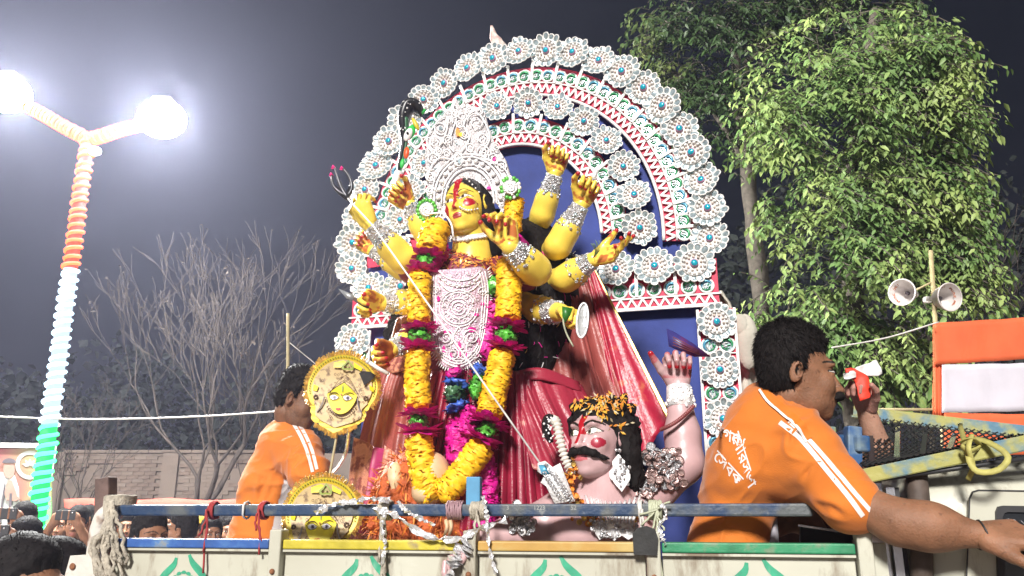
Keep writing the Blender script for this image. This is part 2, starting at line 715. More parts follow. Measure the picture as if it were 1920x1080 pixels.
big = [([(1420, 160), (1460, 70), (1540, 30), (1680, 20), (1750, 60), (1795, 110), (1785, 250), (1795, 400), (1770, 520), (1700, 460), (1720, 600), (1700, 700), (1660, 720), (1640, 620), (1560, 600), (1450, 590), (1440, 540), (1500, 470), (1430, 420), (1470, 330), (1410, 300)], 8.2, 9.6, 1610),
       ([(1470, 170), (1560, 120), (1640, 200), (1660, 330), (1700, 430), (1640, 520), (1540, 500), (1500, 380), (1450, 260)], 7.9, 8.6, 1580),
       ([(1640, 300), (1785, 260), (1795, 420), (1815, 560), (1750, 590), (1680, 560), (1650, 430)], 8.3, 9.4, 1700),
       ([(1560, 120), (1750, 60), (1790, 230), (1730, 330), (1640, 280)], 8.2, 9.6, 1660),
       ([(1445, 560), (1580, 540), (1640, 640), (1690, 700), (1570, 720), (1450, 700), (1430, 620)], 8.5, 9.8, 1600)]
leafy_tree('leafy_tree', 'tall leafy tree with bright green climbing foliage over its trunk', 'tree',
           [pix(1612, 1010, 9.2), pix(1606, 700, 9.2), pix(1600, 560, 9.2), pix(1590, 380, 9.3), pix(1620, 200, 9.5), pix(1640, 20, 9.6)], (.19, .05),
           [([pix(1598, 500, 9.2), pix(1690, 380, 9.1), pix(1720, 230, 9.2)], .07), ([pix(1595, 400, 9.2), pix(1500, 300, 9.0), pix(1450, 180, 9.0)], .07), ([pix(1605, 200, 9.2), pix(1700, 110, 9.2), pix(1780, 80, 9.3)], .06)],
           big, 5200, .098, .042, M_leaf, M_bark, single=290, seed=3)
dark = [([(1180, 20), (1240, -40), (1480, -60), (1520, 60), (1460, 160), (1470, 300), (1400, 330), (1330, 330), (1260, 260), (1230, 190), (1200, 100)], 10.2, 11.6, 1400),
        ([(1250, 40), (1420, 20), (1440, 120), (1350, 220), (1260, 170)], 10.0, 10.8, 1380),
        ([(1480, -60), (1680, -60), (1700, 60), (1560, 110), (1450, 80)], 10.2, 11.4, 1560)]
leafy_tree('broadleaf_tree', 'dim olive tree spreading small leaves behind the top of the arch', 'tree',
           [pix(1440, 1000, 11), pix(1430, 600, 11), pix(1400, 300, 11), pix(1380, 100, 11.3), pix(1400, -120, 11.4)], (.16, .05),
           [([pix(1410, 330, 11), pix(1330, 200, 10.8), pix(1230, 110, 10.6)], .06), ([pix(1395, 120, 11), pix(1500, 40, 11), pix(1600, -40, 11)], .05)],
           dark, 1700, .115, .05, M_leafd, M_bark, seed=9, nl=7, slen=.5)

# bush in the gap below, beside the horn speakers
shrub = [([(1640, 660), (1720, 600), (1760, 640), (1750, 740), (1690, 760), (1630, 740)], 8.6, 9.2, 1700)]
leafy_tree('shrub', 'leafy shrub with drooping leaves beside the orange and white cloth', 'shrub', [pix(1745, 1000, 8.9), pix(1745, 800, 8.9), pix(1740, 620, 8.9)], (.04, .02), [],
           shrub, 60, .16, .07, M_leaf, M_bark, seed=21, nl=8, slen=.5)

# far-off dark wood that reads as one mass
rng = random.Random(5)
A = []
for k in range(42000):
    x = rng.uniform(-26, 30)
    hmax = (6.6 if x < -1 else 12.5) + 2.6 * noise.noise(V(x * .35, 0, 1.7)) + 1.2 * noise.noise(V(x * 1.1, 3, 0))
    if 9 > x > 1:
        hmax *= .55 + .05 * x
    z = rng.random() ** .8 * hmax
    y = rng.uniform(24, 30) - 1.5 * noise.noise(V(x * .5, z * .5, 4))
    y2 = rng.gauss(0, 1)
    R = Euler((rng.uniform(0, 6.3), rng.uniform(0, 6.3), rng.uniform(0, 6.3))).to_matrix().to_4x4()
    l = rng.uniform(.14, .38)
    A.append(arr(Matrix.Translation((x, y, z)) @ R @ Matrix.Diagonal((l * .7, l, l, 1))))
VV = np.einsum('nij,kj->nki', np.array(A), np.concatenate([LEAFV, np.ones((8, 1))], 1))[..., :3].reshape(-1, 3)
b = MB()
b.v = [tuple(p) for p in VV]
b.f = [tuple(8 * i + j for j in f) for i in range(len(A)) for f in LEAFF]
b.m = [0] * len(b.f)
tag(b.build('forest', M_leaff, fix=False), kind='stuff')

def bare_tree(label, base, height, seed, r0, lean=(0, 0), fork=.28, group='bare trees by the wall', leaves=200, spread=.55):
    rng = random.Random(seed)
    t = thing('bare_tree', label, 'tree', base, group=group)
    tb, cb, lb = MB(), MB(), MB()
    tips = []
    def grow(p, d, L, r, lev):
        n = 5
        pts, rr = [p], [r]
        for i in range(n):
            d = (d + V(rng.gauss(0, .10), rng.gauss(0, .10), rng.gauss(.03, .06))).normalized()
            p = p + d * (L / n)
            pts.append(p)
            rr.append(lerp(r, r * .72, (i + 1) / n))
        (tb if lev == 0 else cb).tube(pts, [max(x * .9, .0055) for x in rr], 8 if lev < 2 else (5 if lev < 4 else 3), cap=False)
        if lev >= 7 or r < .0022:
            tips.append((p, d))
            tips.append((pts[2], d))
            return
        for j in range(2 if rng.random() < .55 else 3):
            a = rng.uniform(0, 2 * PI)
            s = rng.uniform(.25, 1.0) * spread * (1.35 if lev == 0 else 1)
            nd = (d + V(math.cos(a) * s, math.sin(a) * s, rng.uniform(-.1, .18))).normalized()
            grow(p if j < 2 else pts[3], nd, L * rng.uniform(.68, .9), rr[-1] * rng.uniform(.62, .92), lev + 1)
    grow(Vector(base), V(lean[0], lean[1], 1).normalized(), height * fork, r0, 0)
    tb.build('trunk', M_barkl, t, True)
    cb.build('branch', M_barkl, t, True, fix=False)
    for k in range(leaves):
        p, d = rng.choice(tips)
        R = Euler((rng.uniform(0, 6), rng.uniform(0, 6), rng.uniform(0, 6))).to_matrix()
        l = rng.uniform(.03, .07)
        lb.add([p + R @ (V(q[0] * .5, q[1], q[2]) * l) for q in LEAFV], LEAFF)
    if leaves:
        tag(lb.build('withered_leaves', M_dry, t, fix=False), kind='stuff')
    return t

def gnd(px, d):
    p = pix(px, 1000, d)
    return V(p.x, p.y, 0)
bare_tree('bare tree with the widest crown, standing near the goddess arch and wall', gnd(340, 15), 5.9, 4, .11, (.02, 0), .30, leaves=260, spread=.52)
bare_tree('slim bare tree half hidden behind the crown of the widest one', gnd(500, 17.3), 4.6, 11, .055, (-.02, 0), .32, leaves=80, spread=.36)
bare_tree('thin bare tree standing behind the light wrapped lamp post', gnd(150, 17.3), 3.4, 23, .045, (.03, 0), .34, leaves=60, spread=.5)
bare_tree('thin bare tree at the far end past the lamp post', gnd(20, 17.3), 3.2, 31, .04, (.0, 0), .34, leaves=40, spread=.5)
bare_tree('dead grey snag rising behind the orange and white cloth', gnd(1905, 13), 3.6, 37, .05, (-.08, 0), .5, group='bare trees by the cloth', leaves=0, spread=.4)

# ------------------------------------------------------------------ brick boundary wall: bricks are parts, plaster patches over them
M_plaster = mat('dirty_plaster', (0.15, 0.12, 0.10), 0.95, 0, 0.35, 1.5, 0.3, 10, col2=(0.11, 0.085, 0.07), mixlo=.4, mixhi=.65)
M_brick = mat('weathered_brick', (0.118, 0.088, 0.072), 0.95, 0, 0.3, 6, 0.4, 30)
WY = 18.0
x0, x1 = pix(110, 900, WY).x, pix(600, 900, WY).x
zt = pix(300, 850, WY).z
bw = thing('boundary_wall', 'weathered brick and plaster boundary wall behind the crowd', 'wall', ((x0 + x1) / 2, WY, 0))
b = MB()
b.box(((x0 + x1) / 2 - 4, WY + .15, zt / 2), (x1 - x0 + 16, .3, zt))
b.build('wall', M_plaster, bw)
xm = pix(318, 900, WY).x
MB().box((xm, WY - .03, zt / 2), (.34, .10, zt + .05)).build('pier', M_plaster, bw)
MB().box((x0 - .06, WY - .03, zt / 2), (.34, .10, zt + .05)).build('pier', M_plaster, bw)
for i in range(6):
    MB().box((x0 + .05 + (x1 - x0) * (i + .5) / 6 * .985, WY + .12, zt + .035), ((x1 - x0) / 6 - .02, .40, .07), bevel=.01).build('coping', M_plaster, bw)
bme = MB().box((0, 0, 0), (.246, .05, .079), bevel=.003).mesh('brick', M_brick)
bme2 = MB().box((0, 0, 0), (.245, .05, .079), bevel=.002).mesh('brick', M_plaster)
rng = random.Random(2)
cnt = 0
for r_ in range(12):
    z = 2.22 + r_ * .083
    for c_ in range(25):
        x = x0 + .25 + c_ * .25 + (.125 if r_ % 2 else 0)
        if x > x1 or cnt >= 296 or abs(x - xm) < .3 or noise.noise(V(x * 1.1, z * 2, 7)) > .22:
            continue
        bare = noise.noise(V(x * .7, z * 1.3, 2)) + .12
        o = bpy.data.objects.new('brick', bme if (bare > .05 and rng.random() < .8) else bme2)
        COL.objects.link(o)
        o.parent = bw
        o.matrix_parent_inverse = bw.matrix_basis.inverted()
        o.location = (x, WY - .012 - (.008 if bare > .05 else 0) + rng.uniform(-.004, .004), z)
        o.rotation_euler = (0, 0, rng.uniform(-.01, .01))
        cnt += 1

# ------------------------------------------------------------------ red barrier cloth in front of the wall
M_redcloth = mat('red_barrier_cloth', (0.50, 0.085, 0.06), 0.8, 0, 0.12, 3, 0.2, 20)
M_orangecloth = mat('orange_cloth', (0.62, 0.11, 0.035), 0.8, 0, 0.1, 4, 0.2, 30)
M_whitecloth = mat('white_cloth', (0.52, 0.50, 0.56), 0.85, 0, 0.06, 4, 0.15, 30)
rows = []
for j in range(7):
    rows.append([pix(lerp(120, 800, i / 60), lerp(936, 985, j / 6), 12) + V(0, .05 * math.sin(i * .9 + j * .25), .015 * math.sin(i * .45)) for i in range(61)])
c_ = MB().grid(rows)
o = c_.build('barrier_cloth', M_redcloth, None, True)
tag(o, 'long red cloth barrier strung along the foot of the wall', 'cloth barrier')
sm = o.modifiers.new('thick', 'SOLIDIFY'); sm.thickness = .01

# ------------------------------------------------------------------ lamp post wound with a light strip
M_pole = mat('painted_pole', (0.07, 0.06, 0.06), 0.6, 0.0, 0.3, 6)
def glow(name, c, s):
    return mat(name, (.01, .01, .01), 0.8, spec=.05, emit=c, estr=s, var=0)
M_so, M_sw, M_sg = glow('orange_strip', (1, .09, .012), 3.6), glow('white_strip', (.62, .85, 1), 2.6), glow('green_strip', (.03, 1, .18), 7.0)
M_lamp = glow('lamp_glare', (1, 1, .97), 1400)
M_bulb = glow('spot_bulb', (1, 1, .97), 30)
LD = 8.0
top = pix(165, 262, LD)
bot = V(pix(72, 1000, LD).x, LD, 0)
post = thing('street_lamp', 'two armed lamp post wound with orange, white and green light strip', 'street lamp', bot)
MB().tube([bot, top], [.075, .05], 14).build('pole', M_pole, post, True)
def helix(a, b, ra, rb, turns, t0, t1, m_, r=.021, name='light_strip'):
    a, b = Vector(a), Vector(b)
    ax = (b - a).normalized()
    x = ax.orthogonal().normalized()
    y = ax.cross(x)
    pts = []
    N = int(turns * (t1 - t0) * 12)
    for i in range(N + 1):
        t = lerp(t0, t1, i / N)
        an = 2 * PI * turns * t
        wv = 1 + .10 * math.sin(i * .37) * math.sin(i * .11 + 1)
        pts.append(a.lerp(b, t + .0016 * math.sin(i * .05) * math.sin(i * .23)) + (x * math.cos(an) + y * math.sin(an)) * lerp(ra, rb, t) * wv)
    MB().tube(pts, r, 6).build(name, m_, post, True)
def glow_tube(pts, r, m_):  # added glowing tube, imitates the strip's light falling on the pole
    MB().tube(pts, r, 12).build('strip_glow', m_, post, True)
M_bo, M_bw, M_bg = glow('orange_strip_glow', (1, .055, .006), 1.3), glow('white_strip_glow', (.62, .82, 1), .8), glow('green_strip_glow', (.02, 1, .16), 1.0)  # emission of the added tubes, the strip's halo between its coils
def t_of(py):
    z = pix(100, py, LD).z
    return (z - bot.z) / (top.z - bot.z)
helix(bot, top, .088, .064, 66, t_of(1010), t_of(798), M_sg)
helix(bot, top, .088, .064, 66, t_of(796), t_of(505), M_sw)
helix(bot, top, .088, .064, 66, t_of(503), t_of(256), M_so)
for ta_, tb_, m_ in ((t_of(1010), t_of(797), M_bg), (t_of(797), t_of(504), M_bw), (t_of(504), 1.0, M_bo)):
    glow_tube([bot.lerp(top, ta_), bot.lerp(top, tb_)], [lerp(.083, .060, ta_), lerp(.083, .060, tb_)], m_)
LAMPS = [pix(12, 178, LD - .1), pix(303, 226, LD - .15)]
for i, (L_, kink) in enumerate(zip(LAMPS, (pix(60, 204, LD), pix(240, 238, LD)))):
    MB().tube([top, kink, L_ + V(0, 0, .03)], [.05, .045, .04], 10).build('arm', M_pole, post, True)
    glow_tube([top, kink.lerp(L_, .3)], [.056, .052], M_bo)
    helix(top, kink.lerp(L_, .35), .062, .055, 17, 0, 1, M_so)
    hd = MB()
    hd.box(L_ + V(0, 0, .22), (.22, .20, .07), bevel=.03)
    hd = hd.build('lamp_head', M_pole, post)
    MB().sphere(L_ + V(0, 0, .02), (.25, .23, .20), 32, 18).build('lamp_glare', M_lamp, hd, True)  # lit lamp swollen to the round shape of its overexposed glare
fl = MB().sphere(pix(178, 283, LD - .1), (.065, .06, .045), 12, 8)
fl.build('spot_bulb', M_bulb, post, True)

# ------------------------------------------------------------------ printed banner beside the post
M_ban = mat('banner_print', (0.20, 0.05, 0.055), 0.6, 0, 0.0, 1.1, col2=(0.18, 0.19, 0.08), mixlo=.42, mixhi=.62, detail=1)
M_banl = mat('banner_lower_print', (0.13, 0.25, 0.12), 0.6, 0, 0.1, 2)
M_prs = mat('printed_skin', (0.24, 0.14, 0.11), 0.6)
M_prk = mat('printed_dark', (0.06, 0.05, 0.06), 0.6)
M_prw = mat('printed_white', (0.30, 0.30, 0.29), 0.6)
BD = 9.0
bn = thing('banner', 'printed banner of a praying figure and round seal behind the lamp post', 'banner', gnd(-20, BD))
q = [pix(-160, 838, BD), pix(96, 838, BD), pix(96, 1060, BD), pix(-160, 1060, BD)]
MB().plate([q[0], q[1], pix(96, 940, BD), pix(-160, 940, BD)], (0, .02, 0)).build('print_panel', M_ban, bn)
MB().plate([pix(96, 940.3, BD), pix(-160, 940.3, BD), q[3], q[2]], (0, .02, 0)).build('print_panel', M_banl, bn)
MB().beam(pix(-160, 833, BD), pix(96, 836, BD), .05, .05).build('frame', M_white, bn)
MB().beam(V(q[1].x + .03, BD, 0), pix(100, 836, BD), .05, .05).build('frame', M_white, bn)
def flat(pts, d, name, m_, par, th=.004):
    return MB().plate([pix(x, y, d) for x, y in pts], (0, th, 0)).build(name, m_, par)
def ellp(cx, cy, rx, ry, n=18, a0=0, a1=2 * PI):
    return [(cx + rx * math.cos(lerp(a0, a1, i / n)), cy + ry * math.sin(lerp(a0, a1, i / n))) for i in range(n if a1 - a0 > 6.2 else n + 1)]
d_ = BD - .006
flat([(-12, 905), (0, 885), (25, 885), (35, 915), (40, 1055), (-40, 1055), (-30, 930)], d_, 'printed_figure', M_prw, bn)
flat(ellp(17, 880, 11, 17), d_ - .006, 'printed_figure', M_prs, bn)
flat(ellp(17, 868, 13, 9, 12, PI, 2 * PI), d_ - .012, 'printed_figure', M_prk, bn)
flat([(8, 925), (14, 900), (22, 900), (32, 930), (38, 935), (30, 940), (12, 938)], d_ - .012, 'printed_figure', M_prs, bn)
flat([(8, 905), (10, 900), (0, 1000), (-6, 1000)], d_ - .006 - .012, 'printed_figure', M_prk, bn)
flat([(18, 925), (22, 925), (20, 1000), (14, 1000)], d_ - .006 - .012, 'printed_figure', M_prk, bn)
rg = ellp(56, 872, 27, 27, 24)
MB().plate([pix(x, y, d_) for x, y in rg], (0, .004, 0), holes=[[pix(x, y, d_) for x, y in ellp(56, 872, 20, 20, 24)]]).build('seal', M_prw, bn)
sl = MB()
for a in range(5):
    an = -PI / 2 + (a - 2) * .6
    sl.plate([pix(56 + math.cos(an) * s_ + math.cos(an + PI / 2) * w_, 875 + math.sin(an) * s_ + math.sin(an + PI / 2) * w_, d_) for s_, w_ in ((2, 0), (8, -3), (15, 0), (8, 3))], (0, .004, 0))
sl.build('seal_flower', M_prw, bn)

# ------------------------------------------------------------------ tent cloth on the right
def cloth_strip(y0, y1, xa, xb, d, n, m_, par, name='cloth', slope=0.0, amp=.0035):
    rows = []
    for j in range(n + 1):
        rows.append([pix(lerp(xa, xb, i / 40), lerp(y0, y1, j / n) + slope * (i / 40), d) + V(0, amp * math.sin(i * .55 + j * .2) + amp * .6 * math.sin(i * 1.3 - j * .33), .5 * amp * math.sin(i * .7)) for i in range(41)])
    o = MB().grid(rows).build(name, m_, par, True)
    s_ = o.modifiers.new('thick', 'SOLIDIFY')
    s_.thickness = .006
    return o
tc_ = thing('cloth_screen', 'orange and white striped cloth screen hung behind the truck cab', 'cloth screen', gnd(1850, 6.2))
cloth_strip(606, 684, 1752, 2080, 6.2, 8, M_orangecloth, tc_, slope=-20)
cloth_strip(684, 774, 1766, 2080, 6.2, 8, M_whitecloth, tc_, slope=-6)
cloth_strip(774, 850, 1770, 2080, 6.2, 8, M_orangecloth, tc_, slope=6)
cloth_strip(606, 780, 1750, 1770, 6.24, 10, M_orangecloth, tc_, amp=.01)
M_bamboo = mat('bamboo', (0.36, 0.30, 0.16), 0.6, 0, 0.2, 20)
MB().tube([V(pix(1745, 1000, 6.3).x, 6.3, 0), pix(1745, 470, 6.3)], .018, 8).build('pole', M_bamboo, tc_, True)
MB().tube([V(pix(2082, 1000, 6.3).x, 6.3, 0), pix(2082, 560, 6.3)], .018, 8).build('pole', M_bamboo, tc_, True)
MB().tube([pix(1640, 768, 6.25), pix(1780, 768, 6.25)], .012, 8).build('crossbar', M_bamboo, tc_, True)

# ------------------------------------------------------------------ horn loudspeakers
M_horn = mat('horn_aluminium', (0.62, 0.58, 0.56), 0.4, 0.15, 0.08, 10)
M_hred = mat('horn_lettering', (0.45, 0.13, 0.05), 0.6)
def text_mesh(s, size):
    cu = bpy.data.curves.new('lettering', 'FONT')
    cu.body = s
    cu.size = size
    cu.align_x = 'CENTER'
    cu.resolution_u = 3
    cu.offset = .014 * size
    o = bpy.data.objects.new('lettering', cu)
    COL.objects.link(o)
    bpy.context.view_layer.update()
    me = bpy.data.meshes.new_from_object(o.evaluated_get(bpy.context.evaluated_depsgraph_get()))
    bpy.data.objects.remove(o)
    return me
def horn(label, c, aim, r, words_):
    zt_ = Vector(aim).normalized()
    R = frame_from(V(0, 0, 1).cross(zt_).cross(zt_) * -1, zt_)
    x = R.col[0]; y = R.col[1]; z = R.col[2]
    h = thing('horn_loudspeaker', label, 'loudspeaker', c, group='horn loudspeakers on the pole')
    prof = [(r * 1.0, 0), (r * 1.02, -.004), (r * .97, -.010), (r * .80, -.10 * r / .125), (r * .42, -.175 * r / .125), (r * .26, -.21 * r / .125), (r * .26, -.30 * r / .125)]
    inner = [(r * .99, .001), (r * .93, -.010), (r * .77, -.095 * r / .125), (r * .38, -.16 * r / .125), (r * .02, -.17 * r / .125)]
    b = MB().lathe(prof, c, R, 28)
    b.lathe(inner, c, R, 28)
    b.build('horn', M_horn, h, True)
    rim_pts = [Vector(c) + (x * math.cos(a * PI / 16) + y * math.sin(a * PI / 16)) * r for a in range(32)]
    MB().tube(rim_pts, .006, 6, closed=True).build('rim', M_horn, h, True)
    b = MB().sphere(Vector(c) - z * (.13 * r / .125), (r * .16, r * .16, r * .3), 10, 8, R)
    b.build('reflex_cone', M_prk, h, True)
    for s_, a0 in words_:
        n = len(s_)
        b = MB()
        for i, ch in enumerate(s_):
            if ch == ' ':
                continue
            me = text_mesh(ch, .042)
            a = a0 - (i - n / 2 + .5) * .27
            rr = r * .84
            tz = -(.055 * r / .125)
            up = x * math.cos(a) + y * math.sin(a)
            rt = x * math.sin(a) - y * math.cos(a)
            upc = (up * .9 + z * .42).normalized()
            o0 = Vector(c) + up * rr + z * (tz + .006)
            b.add([o0 + rt * v.co.x + upc * (v.co.y - .014) for v in me.vertices], [tuple(p.vertices) for p in me.polygons])
            bpy.data.meshes.remove(me)
        b.build('lettering', M_hred, h, fix=False)
    return h
horn('horn loudspeaker turned to one side with its throat showing', pix(1691, 548, 6.25), (-.72, -.62, -.10), .106, [('MIKE SET', 3.0)])
horn('horn loudspeaker facing outward with a dark cone in its mouth', pix(1781, 557, 6.2), (.22, -.95, -.16), .112, [('MIKE', .55), ('SET', 1.9), ('ML', -.5)])
br = MB().tube([pix(1715, 545, 6.35), pix(1745, 530, 6.3), pix(1765, 548, 6.38)], .009, 6)
tag(br.build('speaker_bracket', M_bamboo, None, True), 'thin bracket holding the horn loudspeakers to the pole', 'bracket')

# ------------------------------------------------------------------ wires and bamboo sticks
M_wire = mat('pale_cord', (0.55, 0.53, 0.50), 0.7)
def cable(label, pts, d, r, m_=None, name='cord', cat='cord'):
    P = catmull([pix(x, y, dd if dd else d) for x, y, dd in pts], 24)
    return tag(MB().tube(P, r, 6).build(name, m_ or M_wire, None, True), label, cat)
cable('pale cord stretched across the bare trees to the lamp post', [(-60, 779, 0), (150, 786, 0), (350, 782, 0), (530, 771, 0)], 7.5, .008)
cable('pale cord running from behind the man to the cloth screen corner', [(1560, 652, 0), (1660, 634, 0), (1760, 604, 0)], 6.1, .006)
cable('thin dark cord slanting above the gold mask', [(540, 640, 0), (600, 690, 0), (640, 730, 0)], 5.2, .003)
cable('upright bamboo stick behind the curly haired man', [(540, 588, 0), (540, 720, 0), (540, 900, 0)], 5.0, .011, M_bamboo, 'bamboo_stick', 'stick')
# ------------------------------------------------------------------ the truck: frame of reference along its side
A0 = pix(215, 955, 2.50)
A1 = pix(1600, 958, 2.07)
TA = V(A1.x - A0.x, A1.y - A0.y, 0).normalized()
TB = V(-TA.y, TA.x, 0)
if TB.y < 0:
    TB = -TB
TR = Matrix((TA, TB, V(0, 0, 1))).transposed()
def tp(px, py, off=0.0):
    """point seen at a photo pixel on the upright plane OFF metres inside the truck's near side"""
    r = ray(px, py)
    t = ((A0 + TB * off) - CAM).dot(TB) / r.dot(TB)
    return CAM + r * t
def ts(px, off=0.0):
    return (tp(px, 1000, off) - A0).dot(TA)
def tw(s, off, z):
    return V(A0.x, A0.y, 0) + TA * s + TB * off + V(0, 0, z)

M_body = mat('cream_truck_paint', (0.52, 0.52, 0.43), 0.45, 0, 0.08, 2.2, .35, 5, col2=(0.38, 0.37, 0.30), mixlo=.38, mixhi=.64, coat=.05, wear=((.15, .10, .06), .535, 7, (1, 1, .28)))
M_pblue = mat('chipped_blue_paint', (0.014, 0.042, 0.105), 0.5, 0, 0.25, 14, .25, 60, col2=(0.075, 0.085, 0.09), mixlo=.44, mixhi=.58, wear=((.26, .27, .26), .63, 22, (1, 1, 1)))
M_cblue = mat('blue_cap_paint', (0.03, 0.10, 0.33), 0.5, 0, 0.25, 14, .2, 50, col2=(0.10, 0.22, 0.36), mixlo=.5, mixhi=.75, wear=((.22, .22, .20), .565, 14, (1, 1, 1)))
M_cyel = mat('yellow_cap_paint', (0.48, 0.40, 0.03), 0.5, 0, 0.25, 14, .2, 50, wear=((.25, .19, .10), .565, 14, (1, 1, 1)))
M_ctan = mat('ochre_cap_paint', (0.46, 0.27, 0.06), 0.5, 0, 0.15, 14, col2=(0.42, 0.30, 0.10), wear=((.30, .20, .10), .58, 12, (1, 1, 1)))
M_cgrn = mat('green_cap_paint', (0.025, 0.22, 0.10), 0.5, 0, 0.25, 14, .2, 50, wear=((.16, .22, .14), .565, 14, (1, 1, 1)))
M_emb = mat('emblem_green_paint', (0.03, 0.30, 0.17), 0.6, 0, 0.3, 24, wear=((.14, .38, .26), .54, 30, (1, 1, .3)))
M_rust = mat('rust', (0.22, 0.09, 0.04), 0.9, 0, 0.3, 60)
M_rubber = mat('black_rubber', (0.022, 0.022, 0.022), 0.75, 0, 0.35, 20, .4, 40)
M_rope = mat('frayed_rope', (0.40, 0.36, 0.29), 0.9, 0, 0.3, 50, .6, 150)
M_ropey = mat('yellow_strap', (0.38, 0.35, 0.10), 0.7, 0, 0.2, 40)
M_rstr = mat('red_string', (0.32, 0.03, 0.03), 0.8)
M_yb = mat('yellow_blue_paint', (0.07, 0.18, 0.26), 0.5, 0, 0.15, 16, .15, 60, col2=(0.29, 0.28, 0.07), mixlo=.40, mixhi=.56, detail=5)
M_wood = mat('old_wood', (0.11, 0.07, 0.06), 0.85, 0, 0.35, 18, .5, 50)
M_chrome = mat('bright_steel', (0.7, 0.7, 0.72), 0.25, 0.9, 0.1, 20)
M_glass = mat('dark_window', (0.02, 0.022, 0.025), 0.08, 0, 0.1, 10, spec=.6)
M_int = mat('dark_plastic', (0.025, 0.025, 0.028), 0.5, 0, 0.15, 30)

BED = 1.05
truck = thing('truck', 'cream pickup truck with painted side panels carrying the statues', 'truck', tw(1.0, .7, 0), (0, 0, math.atan2(TA.y, TA.x)))
sL, sR = ts(190), ts(1625)
zcap = (tp(400, 1010).z + tp(1400, 1018).z) / 2
caph = abs(tp(700, 1013).z - tp(700, 1031).z)
posts = [ts(208), ts(524), ts(884), ts(1224), ts(1616)]
capm = [M_cblue, M_cyel, M_ctan, M_cgrn]
zlow = 1.25
for i in range(4):
    a, c = posts[i] + .022, posts[i + 1] - .022
    MB().box(tw((a + c) / 2, .012, (zlow + zcap - caph) / 2), (c - a, .02, zcap - caph - zlow), TR, bevel=.003).build('side_panel', M_body, truck)
    MB().box(tw((a + c) / 2, .006, zcap - caph / 2), (c - a, .05, caph), TR, bevel=.004).build('painted_cap', capm[i], truck)
    MB().box(tw((a + c) / 2, .008, zcap - caph - .0045), (c - a, .046, .006), TR).build('cap_lip', M_body, truck)
for i in range(1, 5):
    o = MB().box(tw(posts[i], .0, (zlow + zcap) / 2 + .012), (.036, .05, zcap - zlow + .03), TR, bevel=.004).build('post', M_body, truck)
    bb = MB()
    for z in (zcap - .085, zcap - .2):
        bb.sphere(tw(posts[i], -.027, z), .008, 8, 5)
    bb.build('bolt', M_rust, o, True)
MB().box(tw((sL + sR) / 2, .72, BED), (sR - sL, 1.44, .06), TR).build('bed_floor', M_wood, truck)
MB().box(tw((sL + sR) / 2, 1.43, (zlow - .2 + zcap) / 2 - .25), (sR - sL, .03, zcap - zlow - .3), TR).build('side_panel', M_body, truck)
MB().box(tw((sL + sR) / 2, .012, 1.14), (sR - sL, .05, .21), TR).build('bed_skirt', M_body, truck)
MB().box(tw(sR + .03, .72, 1.45), (.03, 1.4, .75), TR).build('headboard', M_body, truck)
# top rail
zr = (tp(400, 956).z + tp(1300, 957).z) / 2
MB().beam(tw(ts(205) - .01, .03, zr), tw(ts(1530), .03, zr), .034, .033, bevel=.006).build('top_rail', M_pblue, truck)
for px in (716, 1216):
    MB().beam(tw(ts(px), .055, zcap - .1), tw(ts(px), .055, zr - .018), .016, .016).build('rail_support', M_body, truck)
MB().beam(tw(ts(884), .06, zcap - .1), tw(ts(884), .06, zr + .045), .03, .025).build('rail_support', M_pblue, truck)
o = MB().box(tw(ts(883), .03, zr + .047), (.040, .03, .085), TR, bevel=.003).build('stake', mat('sky_blue_paint', (0.08, 0.27, 0.46), 0.5, 0, .15, 20), truck)
# corner post: curved steel pipe, timber stump
pp = [tw(ts(178), .02, 1.2), tw(ts(176), .02, zr - .13), tw(ts(178), .02, zr - .04), tw(ts(188), .02, zr - .008), tw(ts(208), .03, zr)]
MB().tube(catmull(pp, 20), .026, 12).build('corner_post', mat('flaking_white_paint', (0.55, 0.52, 0.47), 0.6, 0, .15, 14, .3, 40, col2=(0.25, 0.16, 0.11), mixlo=.58, mixhi=.68), truck, True)
MB().beam(tw(ts(199), .075, zr - .5), tp(199, 896, .075), .045, .05, bevel=.005).build('timber_stake', M_wood, truck)
hp = tp(140, 1062, -.02)
hg = MB().plate([hp + TA * x + V(0, 0, z) for x, z in ((-.03, -.03), (-.02, .03), (.07, .035), (.09, -.03))], TB * .015)
hg = hg.build('hinge_lug', mat('flaking_white_paint', (0, 0, 0)), truck)
MB().sphere(hp + V(0, 0, .0) - TB * .004 - TA * .005, (.010, .004, .010), 10, 6, TR).build('lug_hole', M_rust, hg, True)

